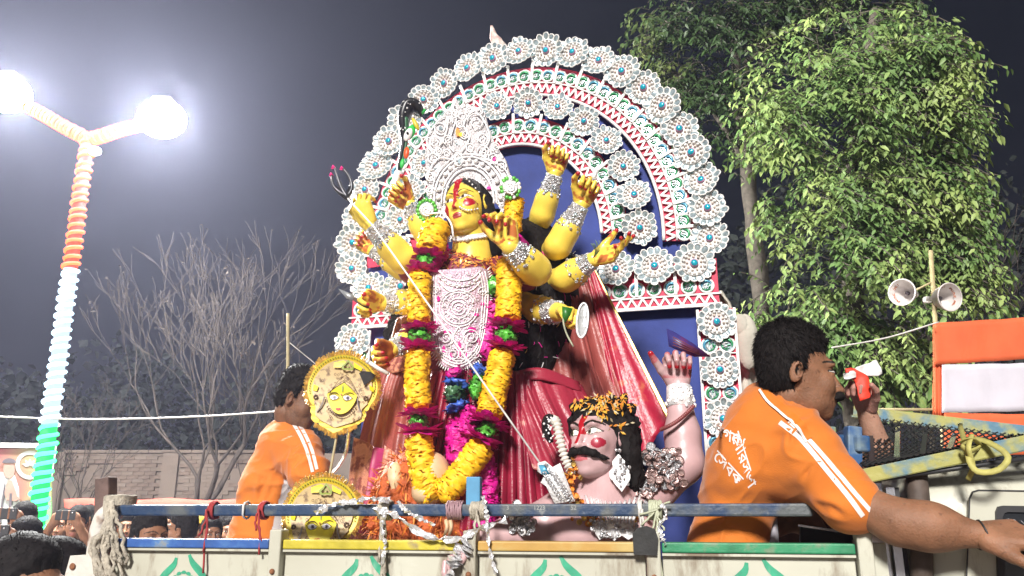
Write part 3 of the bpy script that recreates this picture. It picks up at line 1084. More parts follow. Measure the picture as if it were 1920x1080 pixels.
# emblems: brush-painted green marks on each panel (cupped hands)
def emblem(cx, i, yy):
    pan = [c for c in truck.children if c.name.startswith('side_panel')][i] if False else None
    b = MB()
    s0 = ts(cx)
    z0 = tp(cx, yy).z
    u = mm(1050, 2.3) * 1.0
    def P(x, y):
        return tw(s0 + x * u, .0012, z0 - y * u)
    def stroke(pts, w):
        Q = catmull([V(*p, 0) for p in pts], 10)
        L_, R_ = [], []
        for k, q in enumerate(Q):
            t = (Q[min(k + 1, 9)] - Q[max(k - 1, 0)]).normalized()
            n_ = V(-t.y, t.x, 0)
            ww = w * (.45 + .55 * math.sin(PI * min(1, .12 + k / 9 * .95)))
            L_.append(q + n_ * ww)
            R_.append(q - n_ * ww)
        b.plate([P(p.x, p.y) for p in L_ + R_[::-1]], TB * .0008 * -1)
    stroke([(-52, 40), (-42, 26), (-24, 8), (-20, -6)], 7)
    stroke([(52, 42), (40, 24), (18, 4), (8, -12)], 7)
    for k in range(7):
        a = PI + PI * (k + .5) / 7
        x, y = math.cos(a) * 28, 44 + math.sin(a) * 26
        stroke([(x * .8, y + 6), (x * .95, y)], 5.5)
    stroke([(-34, 50), (-20, 40), (0, 36), (20, 40), (34, 50)], 3)
    stroke([(62, 40), (58, 30)], 5)
    stroke([(-66, 60), (-40, 80), (0, 90), (40, 80), (66, 60)], 6)
    return b
pans = [c for c in kids(truck) if c.name.startswith('side_panel')]
for i, (cx, yy) in enumerate(((352, 1052), (690, 1055), (1042, 1056), (1418, 1062))):
    emblem(cx, i, yy).build('emblem', M_emb, pans[i])
# lettering on rail
for s_, px in (('1223', 1010), ('3', 950), ('52', 1075)):
    me = text_mesh(s_, .016)
    c = tw(ts(px), .0125, zr + .001)
    b = MB().add([c + TA * v.co.x + V(0, 0, v.co.y) for v in me.vertices], [tuple(p.vertices) for p in me.polygons])
    b.build('rail_number', mat('pale_lettering', (0.28, 0.29, 0.28), .6), [c_ for c_ in kids(truck) if c_.name == 'top_rail'][0], fix=False)

# cab
zroof = tp(1800, 868, .1).z
cab_prof = []
def cabsec(s, inset, zt_, zb):
    # cross-section from the near side over the roof to the far side
    pts = []
    for k in range(7):
        pts.append((inset + .02 * (k / 6), lerp(zb, zt_ - .14, k / 6)))
    for k in range(1, 7):
        a = PI / 2 * k / 6
        pts.append((inset + .02 + .12 * (1 - math.cos(a)), zt_ - .14 + .14 * math.sin(a)))
    for k in range(1, 6):
        pts.append((lerp(inset + .14, 1.26 - inset, k / 6), zt_ + .012 * math.sin(PI * k / 6)))
    for k in range(6, -1, -1):
        a = PI / 2 * k / 6
        pts.append((1.4 - inset - .02 - .12 * (1 - math.cos(a)), zt_ - .14 + .14 * math.sin(a)))
    for k in range(6, -1, -1):
        pts.append((1.4 - inset - .02 * (k / 6), lerp(zb, zt_ - .14, k / 6)))
    return [tw(s, o_, z) for o_, z in pts]
s0 = ts(1712)
secs = []
for ds, ins, dz in ((0, .05, -.05), (.02, .02, -.02), (.06, .0, -.004), (.2, 0, 0), (.4, 0, .004), (.6, .0, 0), (.75, .02, -.03), (.86, .05, -.10), (1.0, .06, -.5), (1.12, .08, -.7)):
    secs.append(cabsec(s0 + ds, ins, zroof + dz, .75))
cabo = MB().grid(secs)
n_ = len(secs[0])
cabo.add(secs[0], [tuple(range(n_))])
cabo.add(secs[-1], [tuple(range(n_))[::-1]])
cabo.build('cab', M_body, truck, True)
# door with its groove, window frame and glass
def cp(px, py, off=-.004):
    return tp(px, py, off)
door_px = [(1812, 1090), (1818, 935), (1824, 922), (1835, 919), (2010, 922), (2010, 1090)]
MB().plate([cp(x, y, -.002) for x, y in door_px], TB * .012).build('door', M_body, truck)
grv = MB()
for (xa, ya), (xb, yb) in zip(door_px[:4], door_px[1:5]):
    grv.beam(cp(xa, ya, -.003), cp(xb, yb, -.003), .003, .003)
dr = [c for c in kids(truck) if c.name == 'door'][0]
grv.build('door_seam', M_int, dr)
win = [(1872, 1100), (1868, 960), (1872, 950), (1882, 948), (2000, 950), (2000, 1100)]
wi = [(1886, 1100), (1880, 970), (1884, 962), (1890, 960), (1990, 962), (1990, 1100)]
MB().plate([cp(x, y, -.012) for x, y in win], TB * .010, holes=[[cp(x, y, -.012) for x, y in wi]]).build('window_frame', M_int, dr)
MB().plate([cp(x, y, -.006) for x, y in wi], TB * .003).build('window_glass', M_glass, dr)
grl = MB()
for k in range(6):
    grl.beam(cp(1890 + k * 12, 972 + k * 2, -.009), cp(1925 + k * 12, 1015, -.009), .002, .002)
grl.build('window_bar', M_chrome, dr)
# weathered panel joint and steel strips between bed and cab
gp = MB().box(tw(ts(1652), .06, 1.6), (.05, .05, .75), TR, bevel=.004)
gp.build('headboard_post', M_chrome, truck)
MB().box(tw(ts(1640), .10, 1.6), (.05, .05, .72), TR, bevel=.004).build('headboard_post', M_body, truck)
ex = MB().tube(catmull([tp(1718, 880, .05), tp(1722, 930, .02), tp(1728, 1000, .02), tp(1728, 1100, .02)], 12), [.026] * 12, 10)
ex.build('rubber_seal', mat('brown_rubber', (0.085, 0.062, 0.05), .7, 0, .3, 25, .3, 40), truck, True)
MB().box(tw(ts(1685), .04, 1.6), (.02, .02, .72), TR).build('trim_strip', M_chrome, truck)
MB().box(tw(ts(1698), .05, 1.6), (.014, .02, .72), TR).build('trim_strip', M_int, truck)
# roof carrier: two painted angle rails and a rope net between
nearL, nearR = pix(1622, 892, 2.06), pix(1960, 822, 1.93)
farL, farR = pix(1600, 770, 2.85), pix(1980, 815, 2.62)
def angle_rail(a, b, w, nm, m_):
    o = MB()
    o.beam(a, b, .006, w, bevel=.001)
    d = (b - a).normalized()
    o.beam(a + V(0, .02, -w / 2 + .0), b + V(0, .02, -w / 2 + .0), .04, .006)
    return o.build(nm, m_, truck)
angle_rail(nearL, nearR, .034, 'carrier_rail', M_yb)
angle_rail(farL, farR, .036, 'carrier_rail', M_yb)
MB().tube([pix(1640, 900, 2.06), pix(1980, 852, 1.94)], .006, 6).build('carrier_rod', M_int, truck, True)
net = MB()
rn = random.Random(4)
def np_(u, v):
    a = nearL.lerp(nearR, u) + V(0, .03, .02)
    c = farL.lerp(farR, u) + V(0, -.02, -.02)
    p = a.lerp(c, v)
    return p - V(0, 0, .035 * math.sin(PI * v))
for k in range(44):
    u = -.55 + k * 1.6 / 44
    for sgn in (1, -1):
        pts = []
        for j in range(15):
            v = j / 14
            uu = u + sgn * v * .35 + (.35 if sgn < 0 else 0)
            if 0 <= uu <= 1:
                pts.append(np_(uu, v) + V(0, 0, .0015 * sgn))
        if len(pts) > 1:
            net.tube(pts, .0030, 4, cap=False)
tag(net.build('rope_net', M_int, truck, True, fix=False), kind='stuff')
for k in range(7):
    u = (k + .5) / 7
    MB().beam(np_(u, 0.02) - V(0, 0, .02), np_(u, .98) - V(0, 0, .02), .014, .010).build('carrier_slat', M_chrome if k % 2 else M_int, truck)
# blue uprights of the headboard frame
M_bup = mat('chipped_blue_post', (0.035, 0.10, 0.24), 0.5, 0, .2, 12, .2, 50, col2=(0.16, 0.22, 0.26), mixlo=.52, mixhi=.66)
u0 = tp(1598, 900, .25)
MB().beam(tp(1600, 960, .2), tp(1599, 800, .2), .040, .036, up=(0, 1, 0), bevel=.004).build('frame_post', M_bup, truck)
MB().beam(tp(1556, 950, .5), tp(1552, 800, .5), .040, .036, up=(0, 1, 0), bevel=.004).build('frame_post', M_yb, truck)
MB().beam(tp(1505, 846, .7), tp(1600, 812, .2), .03, .03, bevel=.004).build('frame_rail', M_bup, truck)
MB().beam(tp(1540, 830, .55), tp(1600, 822, .3), .03, .03, bevel=.004).build('frame_rail', M_int, truck)
MB().beam(tp(1576, 830, .25), tp(1622, 832, .18), .045, .045, bevel=.006).build('frame_bracket', M_bup, truck)
MB().beam(tp(1500, 1000, .3), tp(1610, 1015, .3), .03, .05, bevel=.004).build('tool_box', M_int, truck)
MB().beam(tp(1496, 985, .25), tp(1600, 1000, .25), .006, .006).build('trim_strip', M_chrome, truck)
# wheels, below the picture
tyre = [(.12, -.08), (.24, -.085), (.29, -.06), (.30, 0), (.29, .06), (.24, .085), (.12, .08), (.12, -.08)]
for s_, o_ in ((.35, .12), (.35, 1.3), (ts(1870), .12), (ts(1870), 1.3)):
    w = MB().lathe(tyre, tw(s_, o_, .30), frame_from(V(0, 0, 1), TB), 24).build('wheel', M_rubber, truck, True)
    MB().lathe([(.0, -.05), (.11, -.06), (.125, -.02), (.125, .02), (.11, .06), (0, .05)], tw(s_, o_, .30), frame_from(V(0, 0, 1), TB), 18).build('rim', M_chrome, w, True)
MB().box(tw(1.6, .72, .72), (3.4, .7, .16), TR).build('chassis', M_int, truck)
MB().box(tw(1.2, .72, .90), (2.4, .9, .3), TR).build('chassis', M_int, truck)

# ------------------------------------------------------------------ things tied to the truck
rg_ = random.Random(12)
def strand(b, pts, r, n=14, w=.004, k=5):
    Q = catmull(pts, n)
    b.tube([q + V(rg_.gauss(0, w), rg_.gauss(0, w), rg_.gauss(0, w)) for q in Q], r, k)
rb = MB()
for k in range(7):
    z = zr + .015 + k * .004
    c = tw(ts(197), .05, 0)
    rb.tube([c + TA * (.038 * math.cos(a * PI / 8)) + TB * (.048 * math.sin(a * PI / 8)) + V(0, 0, z + .002 * math.sin(a)) for a in range(16)], .006, 5, closed=True)
for k in range(11):
    x = 196 + rg_.uniform(-10, 22)
    strand(rb, [tp(205 + rg_.uniform(-8, 8), 942, -.012), tp(lerp(x, 205, .5), 985, -.03), tp(x + rg_.uniform(-26, 6), 1030, -.02), tp(x + rg_.uniform(-24, 26), 1085, -.02)], rg_.uniform(.004, .008), w=.003)
for k in range(3):
    strand(rb, [tp(212, 955, -.02), tp(205 + 12 * k, 1000, -.035), tp(222 + 6 * k, 1060, -.02)], .006)
tag(rb.build('rope_bundle', M_rope, None, True, fix=False), 'frayed rope lashed around the corner post and hanging down', 'rope')

def foil(label, px_pts, off, width, seed, name='foil_streamer'):
    r2 = random.Random(seed)
    Q = catmull([tp(x, y, off + r2.uniform(-.01, .01)) for x, y in px_pts], 30)
    L_, R_, Mid = [], [], []
    for i, q in enumerate(Q):
        t = (Q[min(i + 1, 29)] - Q[max(i - 1, 0)]).normalized()
        a = r2.uniform(-.8, .8) + math.sin(i * .8 + seed)
        n_ = (t.cross(-TB) * math.cos(a) + TB * math.sin(a)).normalized()
        w = width * r2.uniform(.35, 1.0)
        L_.append(q + n_ * w)
        R_.append(q - n_ * w)
        Mid.append(q + TB * r2.uniform(-1, 1) * width * .6)
    o = MB().grid([L_, Mid, R_]).build(name, M_foil, None)
    s_ = o.modifiers.new('thick', 'SOLIDIFY'); s_.thickness = .0008
    return tag(o, label, 'foil streamer', 'torn foil streamers on the rail')
foil('torn foil streamer lying along the rail above the lower gold mask', [(590, 962), (630, 945), (665, 940), (690, 935), (730, 938)], -.012, .012, 1)
foil('foil streamer looped between the rail ties under the garland', [(700, 955), (740, 965), (790, 1000), (850, 1012), (900, 992), (950, 975)], -.03, .013, 2)
foil('wide crumpled foil sheet hanging over the yellow and ochre caps', [(880, 1015), (862, 1035), (850, 1060), (840, 1100)], -.035, .032, 3)
foil('narrow foil strip hanging from the blue stake', [(905, 930), (912, 960), (914, 990), (918, 1030), (930, 1075)], -.03, .009, 4)
foil('short foil strip trailing beside the rubber flap', [(1240, 945), (1250, 965), (1236, 985), (1240, 1005), (1248, 1022)], -.03, .010, 5)
foil('short foil scrap wound on the rail beside the blue stake', [(745, 940), (762, 958), (788, 972), (815, 985)], -.025, .009, 6)
foil('dangling foil tail on the wooden tie under the lion', [(722, 965), (716, 990), (722, 1020), (716, 1060)], -.03, .008, 8)
# ties on the rail
def tie(label, px, m_, wraps, drop, seed, w=.02, r=.0035, name='string_tie'):
    r2 = random.Random(seed)
    b = MB()
    for k in range(wraps):
        c = tw(ts(px) + (k - wraps / 2) * w / wraps, .03, zr)
        b.tube([c + TB * (.024 * math.cos(a * PI / 6)) + V(0, 0, .024 * math.sin(a * PI / 6)) + TA * r2.gauss(0, .001) for a in range(12)], r, 5, closed=True)
    for dx, dy in drop:
        Q = catmull([tp(px, 955, -.005), tp(px + dx * .4 + r2.uniform(-4, 4), 955 + dy * .5, -.012), tp(px + dx, 955 + dy, -.02)], 9)
        b.tube([q + V(r2.gauss(0, .0015), r2.gauss(0, .0015), 0) for q in Q], r * .9, 4)
    return tag(b.build(name, m_, None, True, fix=False), label, 'string tie', 'string ties on the top rail')
tie('red string tied round the rail and hanging over the blue cap', 388, M_rstr, 4, [(-6, 80), (-14, 50), (-8, 120)], 1, .015)
tie('red string tied round the rail beside the left post', 484, M_rstr, 4, [(6, 60), (-4, 40), (2, 85)], 2, .015)
tie('pale ring of cord round the rail over the orange shirt', 455, M_wire, 1, [], 3)
tie('straw coloured rope tie under the lion with ends hanging', 716, M_rope, 7, [(2, 60), (-6, 100), (8, 130), (0, 140), (4, 120)], 4, .03, .005)
tie('coil of dull pink wire wound tightly on the rail', 850, mat('pink_wire', (0.30, 0.18, 0.20), .5), 9, [], 5, .045, .003, 'wire_coil')
tie('grey rope lashing the blue stake to the rail', 895, M_rope, 6, [(10, 40), (-4, 60)], 6, .04, .005)
tie('white tape hanging from the rail over the rubber flap', 1204, M_wire, 2, [(2, 62), (3, 64)], 7, .012, .004)
tie('tangled pale green cord knotted on the rail by the rubber flap', 1232, mat('pale_green_cord', (0.40, 0.42, 0.30), .7), 7, [(-30, 30), (-20, 60), (10, 140), (8, 150), (14, 40), (-34, 10), (24, -14)], 8, .035, .0035)
rf = MB()
fp = [(1188, 1040), (1186, 1000), (1194, 990), (1212, 986), (1228, 992), (1234, 1010), (1232, 1042)]
rf.plate([tp(x, y, -.035) for x, y in fp], TB * .008)
rf = rf.build('rubber_flap', M_rubber)
tag(rf, 'black rubber flap hanging from white tape beside the green cap', 'rubber flap')
# strap on carrier
sb_ = MB()
def strap(pts, w):
    Q = catmull([pix(*p) for p in pts], 24)
    sb_.tube(Q, w, 6, flat=.35)
strap([(1800, 795, 2.55), (1806, 820, 2.2), (1815, 850, 1.96), (1820, 870, 1.93), (1835, 885, 1.92), (1870, 882, 1.9), (1890, 862, 1.9), (1880, 845, 1.91), (1850, 828, 1.95), (1825, 822, 1.97)], .008)
strap([(1822, 815, 1.95), (1816, 840, 1.93), (1824, 875, 1.94), (1815, 900, 1.96)], .007)
strap([(1798, 830, 1.97), (1820, 822, 1.94), (1838, 836, 1.97), (1818, 846, 1.94), (1802, 836, 1.96)], .007)
tag(sb_.build('strap', M_ropey, None, True), 'yellow strap knotted round the near rail of the roof carrier', 'strap')
# ------------------------------------------------------------------ the arched halo behind the goddess
HT, HASP = 0.268, 1.168
HC = V(0.040, 3.17, 2.981)
halo = thing('arched_halo', 'tall blue arched halo edged with rows of white mirror flowers behind the goddess', 'halo', HC, (0, 0, -HT))
rng = random.Random(8)

CUR = [0.0, HASP]
def el(r, t):
    return V(CUR[0] + r * math.cos(t), 0, r * CUR[1] * math.sin(t))
def ring_pts(r, n, t0=0.0, t1=PI, y=0.0):
    return [el(r, lerp(t0, t1, i / n)) + V(0, y, 0) for i in range(n + 1)]
def even_ts(r, n, t0, t1):
    N = 800
    P = [el(r, lerp(t0, t1, i / N)) for i in range(N + 1)]
    L = [0]
    for i in range(N):
        L.append(L[-1] + (P[i + 1] - P[i]).length)
    out = []
    k = 0
    for j in range(n):
        s = L[-1] * (j / (n - 1))
        while k < N and L[k] < s:
            k += 1
        out.append(lerp(t0, t1, k / N))
    return out

# blue cloth panel, slightly wrinkled, with thickness
out_ = ring_pts(.60, 48)
out_ = [V(.70, 0, -1.25)] + [V(.70, 0, -.02)] + out_ + [V(-.70, 0, -.02), V(-.70, 0, -1.25)]
rows = []
for j in range(60):
    v = lerp(-1.25, .60 * HASP * .995, j / 59)
    hw = .705 if v < 0 else .60 * math.sqrt(max(0, 1 - (v / (.60 * HASP)) ** 2))
    if v >= 0 and v < .2:
        hw = max(hw, .60)
    rows.append([V(lerp(-hw, hw, i / 40), .026 + .009 * noise.noise(V(lerp(-hw, hw, i / 40) * 4, v * 4, 1)) + .0045 * noise.noise(V(lerp(-hw, hw, i / 40) * 11, v * 3, 5)), v) for i in range(41)])
o = MB().grid(rows).build('blue_panel', M_panel, halo, True, local=True)
sm = o.modifiers.new('thick', 'SOLIDIFY'); sm.thickness = .012
# frame of bamboo behind
for u in (-.55, -.2, .2, .55):
    MB().tube([V(u, .055, -1.75), V(u, .055, .5 if abs(u) < .5 else .12)], .016, 8).build('back_stick', M_bamboo, halo, True, local=True)
for v in (-1.2, -.4, .1):
    MB().tube([V(-.62, .075, v), V(.62, .075, v)], .014, 8).build('back_stick', M_bamboo, halo, True, local=True)

def flower_mesh(seed, R=.079):
    r = random.Random(seed)
    b = MB()
    base = MB()
    base.lathe([(0, -.006), (R * .62, -.004), (R * .66, -.010), (R * .60, -.013)], (0, 0, 0), frame_from(V(0, 0, 1), V(0, 1, 0)), 20, 0)
    # lace ring of little beads and dimples
    for k in range(14):
        a = 2 * PI * k / 14
        base.sphere((R * .50 * math.cos(a), -.010, R * .50 * math.sin(a)), R * .085, 6, 4, mi=0)
    for k in range(9):
        a = 2 * PI * k / 9 + .2
        base.sphere((R * .34 * math.cos(a), -.009, R * .34 * math.sin(a)), R * .07, 6, 4, mi=1)
    ring = MB()
    n = 15
    for k in range(n):
        a = 2 * PI * k / n + r.uniform(-.03, .03)
        c, s = math.cos(a), math.sin(a)
        L = R * r.uniform(.90, 1.06)
        pts, inn = [], []
        for j in range(10):
            b_ = 2 * PI * j / 10
            rr = lerp(R * .60, L, (1 - math.cos(b_)) / 2)
            w = R * .195 * math.sin(b_) * (.75 + .25 * (1 - math.cos(b_)) / 2)
            dip = -.006 - .010 * ((rr / R - .6) / .4) ** 2 * r.uniform(.4, 1.2)
            pts.append(V(rr * c - w * s, dip, rr * s + w * c))
        ring.tube(pts, R * .036, 5, closed=True, mi=0)
        m0 = sum(pts, V(0, 0, 0)) / 10
        ring.add([m0 + V(0, -.003, 0)] + [p + V(0, .001, 0) for p in pts], [(0, 1 + j, 1 + (j + 1) % 10) for j in range(10)], 1)
    gem = MB()
    gem.lathe([(R * .20, -.008), (R * .20, -.014), (R * .16, -.016)], (0, 0, 0), frame_from(V(0, 0, 1), V(0, 1, 0)), 14, 1)
    gem.sphere((0, -.014, 0), (R * .17, R * .09, R * .17), 10, 6, mi=0)
    return base, ring, gem
FL = []
for s_ in range(4):
    ba, ri, ge = flower_mesh(s_)
    FL.append((ba.mesh('flower', [M_white, M_beige], True), ri.mesh('petal_ring', [M_white, M_mirror], True), ge.mesh('jewel', [M_cyan, mat('mauve_ring', (.42, .20, .34), .4)], True)))
def put(me, name, par, M):
    o = bpy.data.objects.new(name, me)
    COL.objects.link(o)
    o.parent = par
    o.matrix_basis = M
    return o
def flower(p, size=1.0):
    f = FL[rng.randrange(4)]
    M = Matrix.Translation(p) @ Euler((rng.uniform(-.22, .22), rng.uniform(0, 6.3), rng.uniform(-.22, .22)), 'YXZ').to_matrix().to_4x4() @ Matrix.Scale(size * rng.uniform(.95, 1.05), 4)
    o = put(f[0], 'flower', halo, M)
    put(f[1], 'petal_ring', o, Matrix())
    put(f[2], 'jewel', o, Matrix())

def medal_mesh(col, other):
    b = MB()
    R = .0305
    RR = frame_from(V(0, 0, 1), V(0, 1, 0))
    b.lathe([(R * .78, -.001), (R * .80, -.007), (R, -.007), (R * 1.02, 0)], (0, 0, 0), RR, 18, 0)
    b.lathe([(0, -.003), (R * .80, -.003)], (0, 0, 0), RR, 18, 1)
    pts = [V(R * .62 * math.cos(a), -.006, R * .62 * math.sin(a)) for a in np.linspace(.3, 3.4, 9)]
    b.tube(pts, [R * lerp(.05, .20, math.sin(PI * i / 8)) for i in range(9)], 5, mi=2)
    for q, (x, z) in enumerate(((-.25, .1), (.2, .15), (0, -.2), (.35, -.2), (-.35, -.25))):
        b.tube([V(x * R - .3 * R * .4, -.006, z * R - R * .25), V(x * R, -.008, z * R), V(x * R + .3 * R * .5, -.006, z * R + R * .1)], R * .075, 4, mi=3 if q % 2 else 0)
    b.tube([V(-.6 * R, -.006, -.35 * R), V(-.1 * R, -.007, -.62 * R), V(.5 * R, -.006, -.45 * R)], R * .09, 4, mi=3)
    return b.mesh('medallion', [M_white, M_mirror, col, other], True)
MED = [medal_mesh(M_bluefoil, M_green), medal_mesh(M_green, M_green)]
def medallion(p, i, spin):
    put(MED[i % 2], 'medallion', halo, Matrix.Translation(p) @ Euler((0, spin, 0)).to_matrix().to_4x4() @ Matrix.Scale(rng.uniform(.95, 1.08), 4))
def bar(a, b, name='divider', w=.013, th=.010, m_=None):
    mb_ = MB().beam(a, b, w, th, up=(0, 1, 0), bevel=.002)
    mb_.build(name, m_ or M_white, halo, local=True)

def arch_band(rf, rm, rz0, rz1, rb, rred0, rred1, nfl, t0, t1, y, rdiv, fs=1.0):
    n = 64
    b = MB()
    for i in range(n):
        ta, tb = lerp(t0, t1, i / n), lerp(t0, t1, (i + 1) / n)
        b.plate([el(rred0, ta) + V(0, y, 0), el(rred1, ta) + V(0, y, 0), el(rred1, tb) + V(0, y, 0), el(rred0, tb) + V(0, y, 0)], (0, .008, 0))
    b.build('red_band', M_red, halo, local=True)
    for r_ in (rb, rz0 + (rz1 - rz0) + .006):
        b = MB()
        pts = ring_pts(r_, 90, t0, t1, y - .007)
        b.tube(pts, .0075 if r_ == rb else .004, 6, flat=1)
        b.build('border_trim', M_white, halo, True, local=True)
    tt = even_ts(rf, nfl, t0, t1)
    zz = MB()
    for i in range(nfl - 1):
        for k in range(3):
            ta = lerp(tt[i], tt[i + 1], k / 3)
            tm = lerp(tt[i], tt[i + 1], (k + .5) / 3)
            tb = lerp(tt[i], tt[i + 1], (k + 1) / 3)
            o_ = V(0, y - .006, 0)
            zz.beam(el(rz0, ta) + o_, el(rz1, tm) + o_, .0085, .006, up=(0, 1, 0))
            zz.beam(el(rz1, tm) + o_ - V(0, .003, 0), el(rz0, tb) + o_ - V(0, .003, 0), .0085, .006, up=(0, 1, 0))
    zz.build('zigzag_trim', M_white, halo, local=True)
    for i in range(nfl):
        flower(el(rf, tt[i]) + V(0, y - .018 - .006 * (i % 2), 0), fs)
        if i < nfl - 1:
            tm = (tt[i] + tt[i + 1]) / 2
            bar(el(rz1 + .004, tm) + V(0, y - .010, 0), el(rdiv, tm) + V(0, y - .010, 0))
            if i % 1 == 0:
                for k, f in enumerate((.02, .30, .70, .98) if False else (.26, .74)):
                    t_ = lerp(tt[i], tt[i + 1], f) - (tt[1] - tt[0]) / 2
                    if t0 - .02 < t_ < t1 + .02:
                        medallion(el(rm, t_) + V(0, y - .002, 0), k + i, -t_ + PI / 2)
arch_band(.765, .667, .597, .632, .586, .582, .705, 23, -.06, PI + .06, .004, .725)
CUR = [-.030, 1.215]
arch_band(.524, .442, .380, .408, .370, .366, .476, 14, .02, PI - .02, -.006, .49, .88)

CUR = [0.0, HASP]
def straight_band(a, b_, inward, nfl, y, fl_off=0.0, n_med=2, first=0, size=1.0):
    """band along a->b_ (u,v); inward points to the bordered side"""
    a, b_ = V(a[0], 0, a[1]), V(b_[0], 0, b_[1])
    d = (b_ - a)
    L = d.length
    d.normalize()
    w = V(inward[0], 0, inward[1]).normalized()
    o_ = V(0, y, 0)
    P = lambda s, k: a + d * s + w * k + o_
    MB().plate([P(-.01, -.02), P(L + .01, -.02), P(L + .01, .165), P(-.01, .165)], (0, .008, 0)).build('red_band', M_red, halo, local=True)
    MB().beam(P(-.02, .165) - V(0, .006, 0), P(L + .02, .165) - V(0, .006, 0), .014, .012, up=(0, 1, 0), bevel=.002).build('border_trim', M_white, halo, local=True)
    MB().beam(P(-.02, .121) - V(0, .004, 0), P(L + .02, .121) - V(0, .004, 0), .006, .008, up=(0, 1, 0)).build('border_trim', M_white, halo, local=True)
    zz = MB()
    nz = int(L / .042)
    for k in range(nz):
        s = L * k / nz
        zz.beam(P(s, .160) - V(0, .004, 0), P(s + L / nz / 2, .124) - V(0, .004, 0), .008, .006, up=(0, 1, 0))
        zz.beam(P(s + L / nz / 2, .124) - V(0, .007, 0), P(s + L / nz, .160) - V(0, .007, 0), .008, .006, up=(0, 1, 0))
    zz.build('zigzag_trim', M_white, halo, local=True)
    for i in range(nfl):
        flower(P(L * (i + .5) / nfl, fl_off) - V(0, .016, 0), size)
        if i < nfl - 1:
            bar(P(L * (i + 1) / nfl, .118) - V(0, .008, 0), P(L * (i + 1) / nfl, .0) - V(0, .008, 0))
    nm = max(2, int(L / .062))
    for k in range(nm):
        medallion(P(L * (k + .5) / nm, .088) - V(0, .001, 0), k, math.atan2(w.z, w.x) + PI / 2)
straight_band((.17, -.155), (.772, -.155), (0, -1), 4, -.012)
straight_band((-.745, -.155), (-.30, -.155), (0, -1), 3, -.012)
def pillar(u, v0, v1, n):
    y = -.004
    hw = .068
    MB().plate([V(u - hw, y, v0), V(u + hw, y, v0), V(u + hw, y, v1), V(u - hw, y, v1)], (0, .010, 0)).build('red_band', M_red, halo, local=True)
    for s in (-1, 1):
        bar(V(u + s * hw, y - .006, v0), V(u + s * hw, y - .006, v1), 'border_trim', .011, .012)
    st = (v1 - v0) / n
    for i in range(n):
        v = v0 + st * i + st * .30
        flower(V(u, y - .018, v), .96)
        for s in (-1, 1):
            medallion(V(u + s * .032, y - .002, v + st * .48), (i + (s > 0)), s * .8)
        bar(V(u - hw, y - .006, v + st * .66), V(u + hw, y - .006, v + st * .66), 'divider', .005, .008)
pillar(.766, -.335, -1.06, 4)
pillar(-.735, -.335, -.62, 2)

# limp finial at the very top and the sacking behind the right shoulder
M_fin = mat('pink_paper', (0.55, 0.36, 0.33), 0.7, 0, 0.2, 30, .3, 60, col2=(.66, .58, .52))
d0 = 3.2
fin = []
for j in range(9):
    t = j / 8
    cx, cy = lerp(935, 921, t), lerp(92, 48, t)
    rr = lerp(17, 2, t ** .8) * mm(70, d0)
    c = pix(cx, cy, d0)
    fin.append([c + V(math.cos(a) * rr * (1 + .2 * math.sin(3 * a + j)), math.sin(a) * rr * .7, .25 * rr * math.sin(2 * a + j)) for a in np.linspace(0, 2 * PI, 13)[:-1]])
MB().grid(fin, closed=True).build('finial', M_fin, halo, True)
MB().tube([pix(935, 100, 3.2), pix(934, 78, 3.2)], .010, 6).build('finial_stem', M_cyel if False else M_bamboo, halo, True)
M_sack = mat('grey_sacking', (0.42, 0.40, 0.34), 0.9, 0, 0.2, 7, .4, 60)
sk = []
for j in range(16):
    t = j / 15
    y = lerp(545, 880, t)
    xl, xr = 1330, lerp(1352, 1425, min(1, t * 2.2)) + 6 * math.sin(j * 1.1)
    sk.append([pix(lerp(xl, xr, i / 12), y, 3.12 + .05 * math.sin(i * .9 + j * .35) + .03 * math.sin(i * 2.1)) for i in range(13)])
o = MB().grid(sk).build('back_cloth', M_sack, halo, True)
sm = o.modifiers.new('thick', 'SOLIDIFY'); sm.thickness = .004
MB().sphere(pix(1400, 640, 3.02), (.05, .03, .11), 10, 8).sphere(pix(1388, 612, 3.02), (.04, .03, .05), 10, 8).build('cloth_knot', M_sack, halo, True)
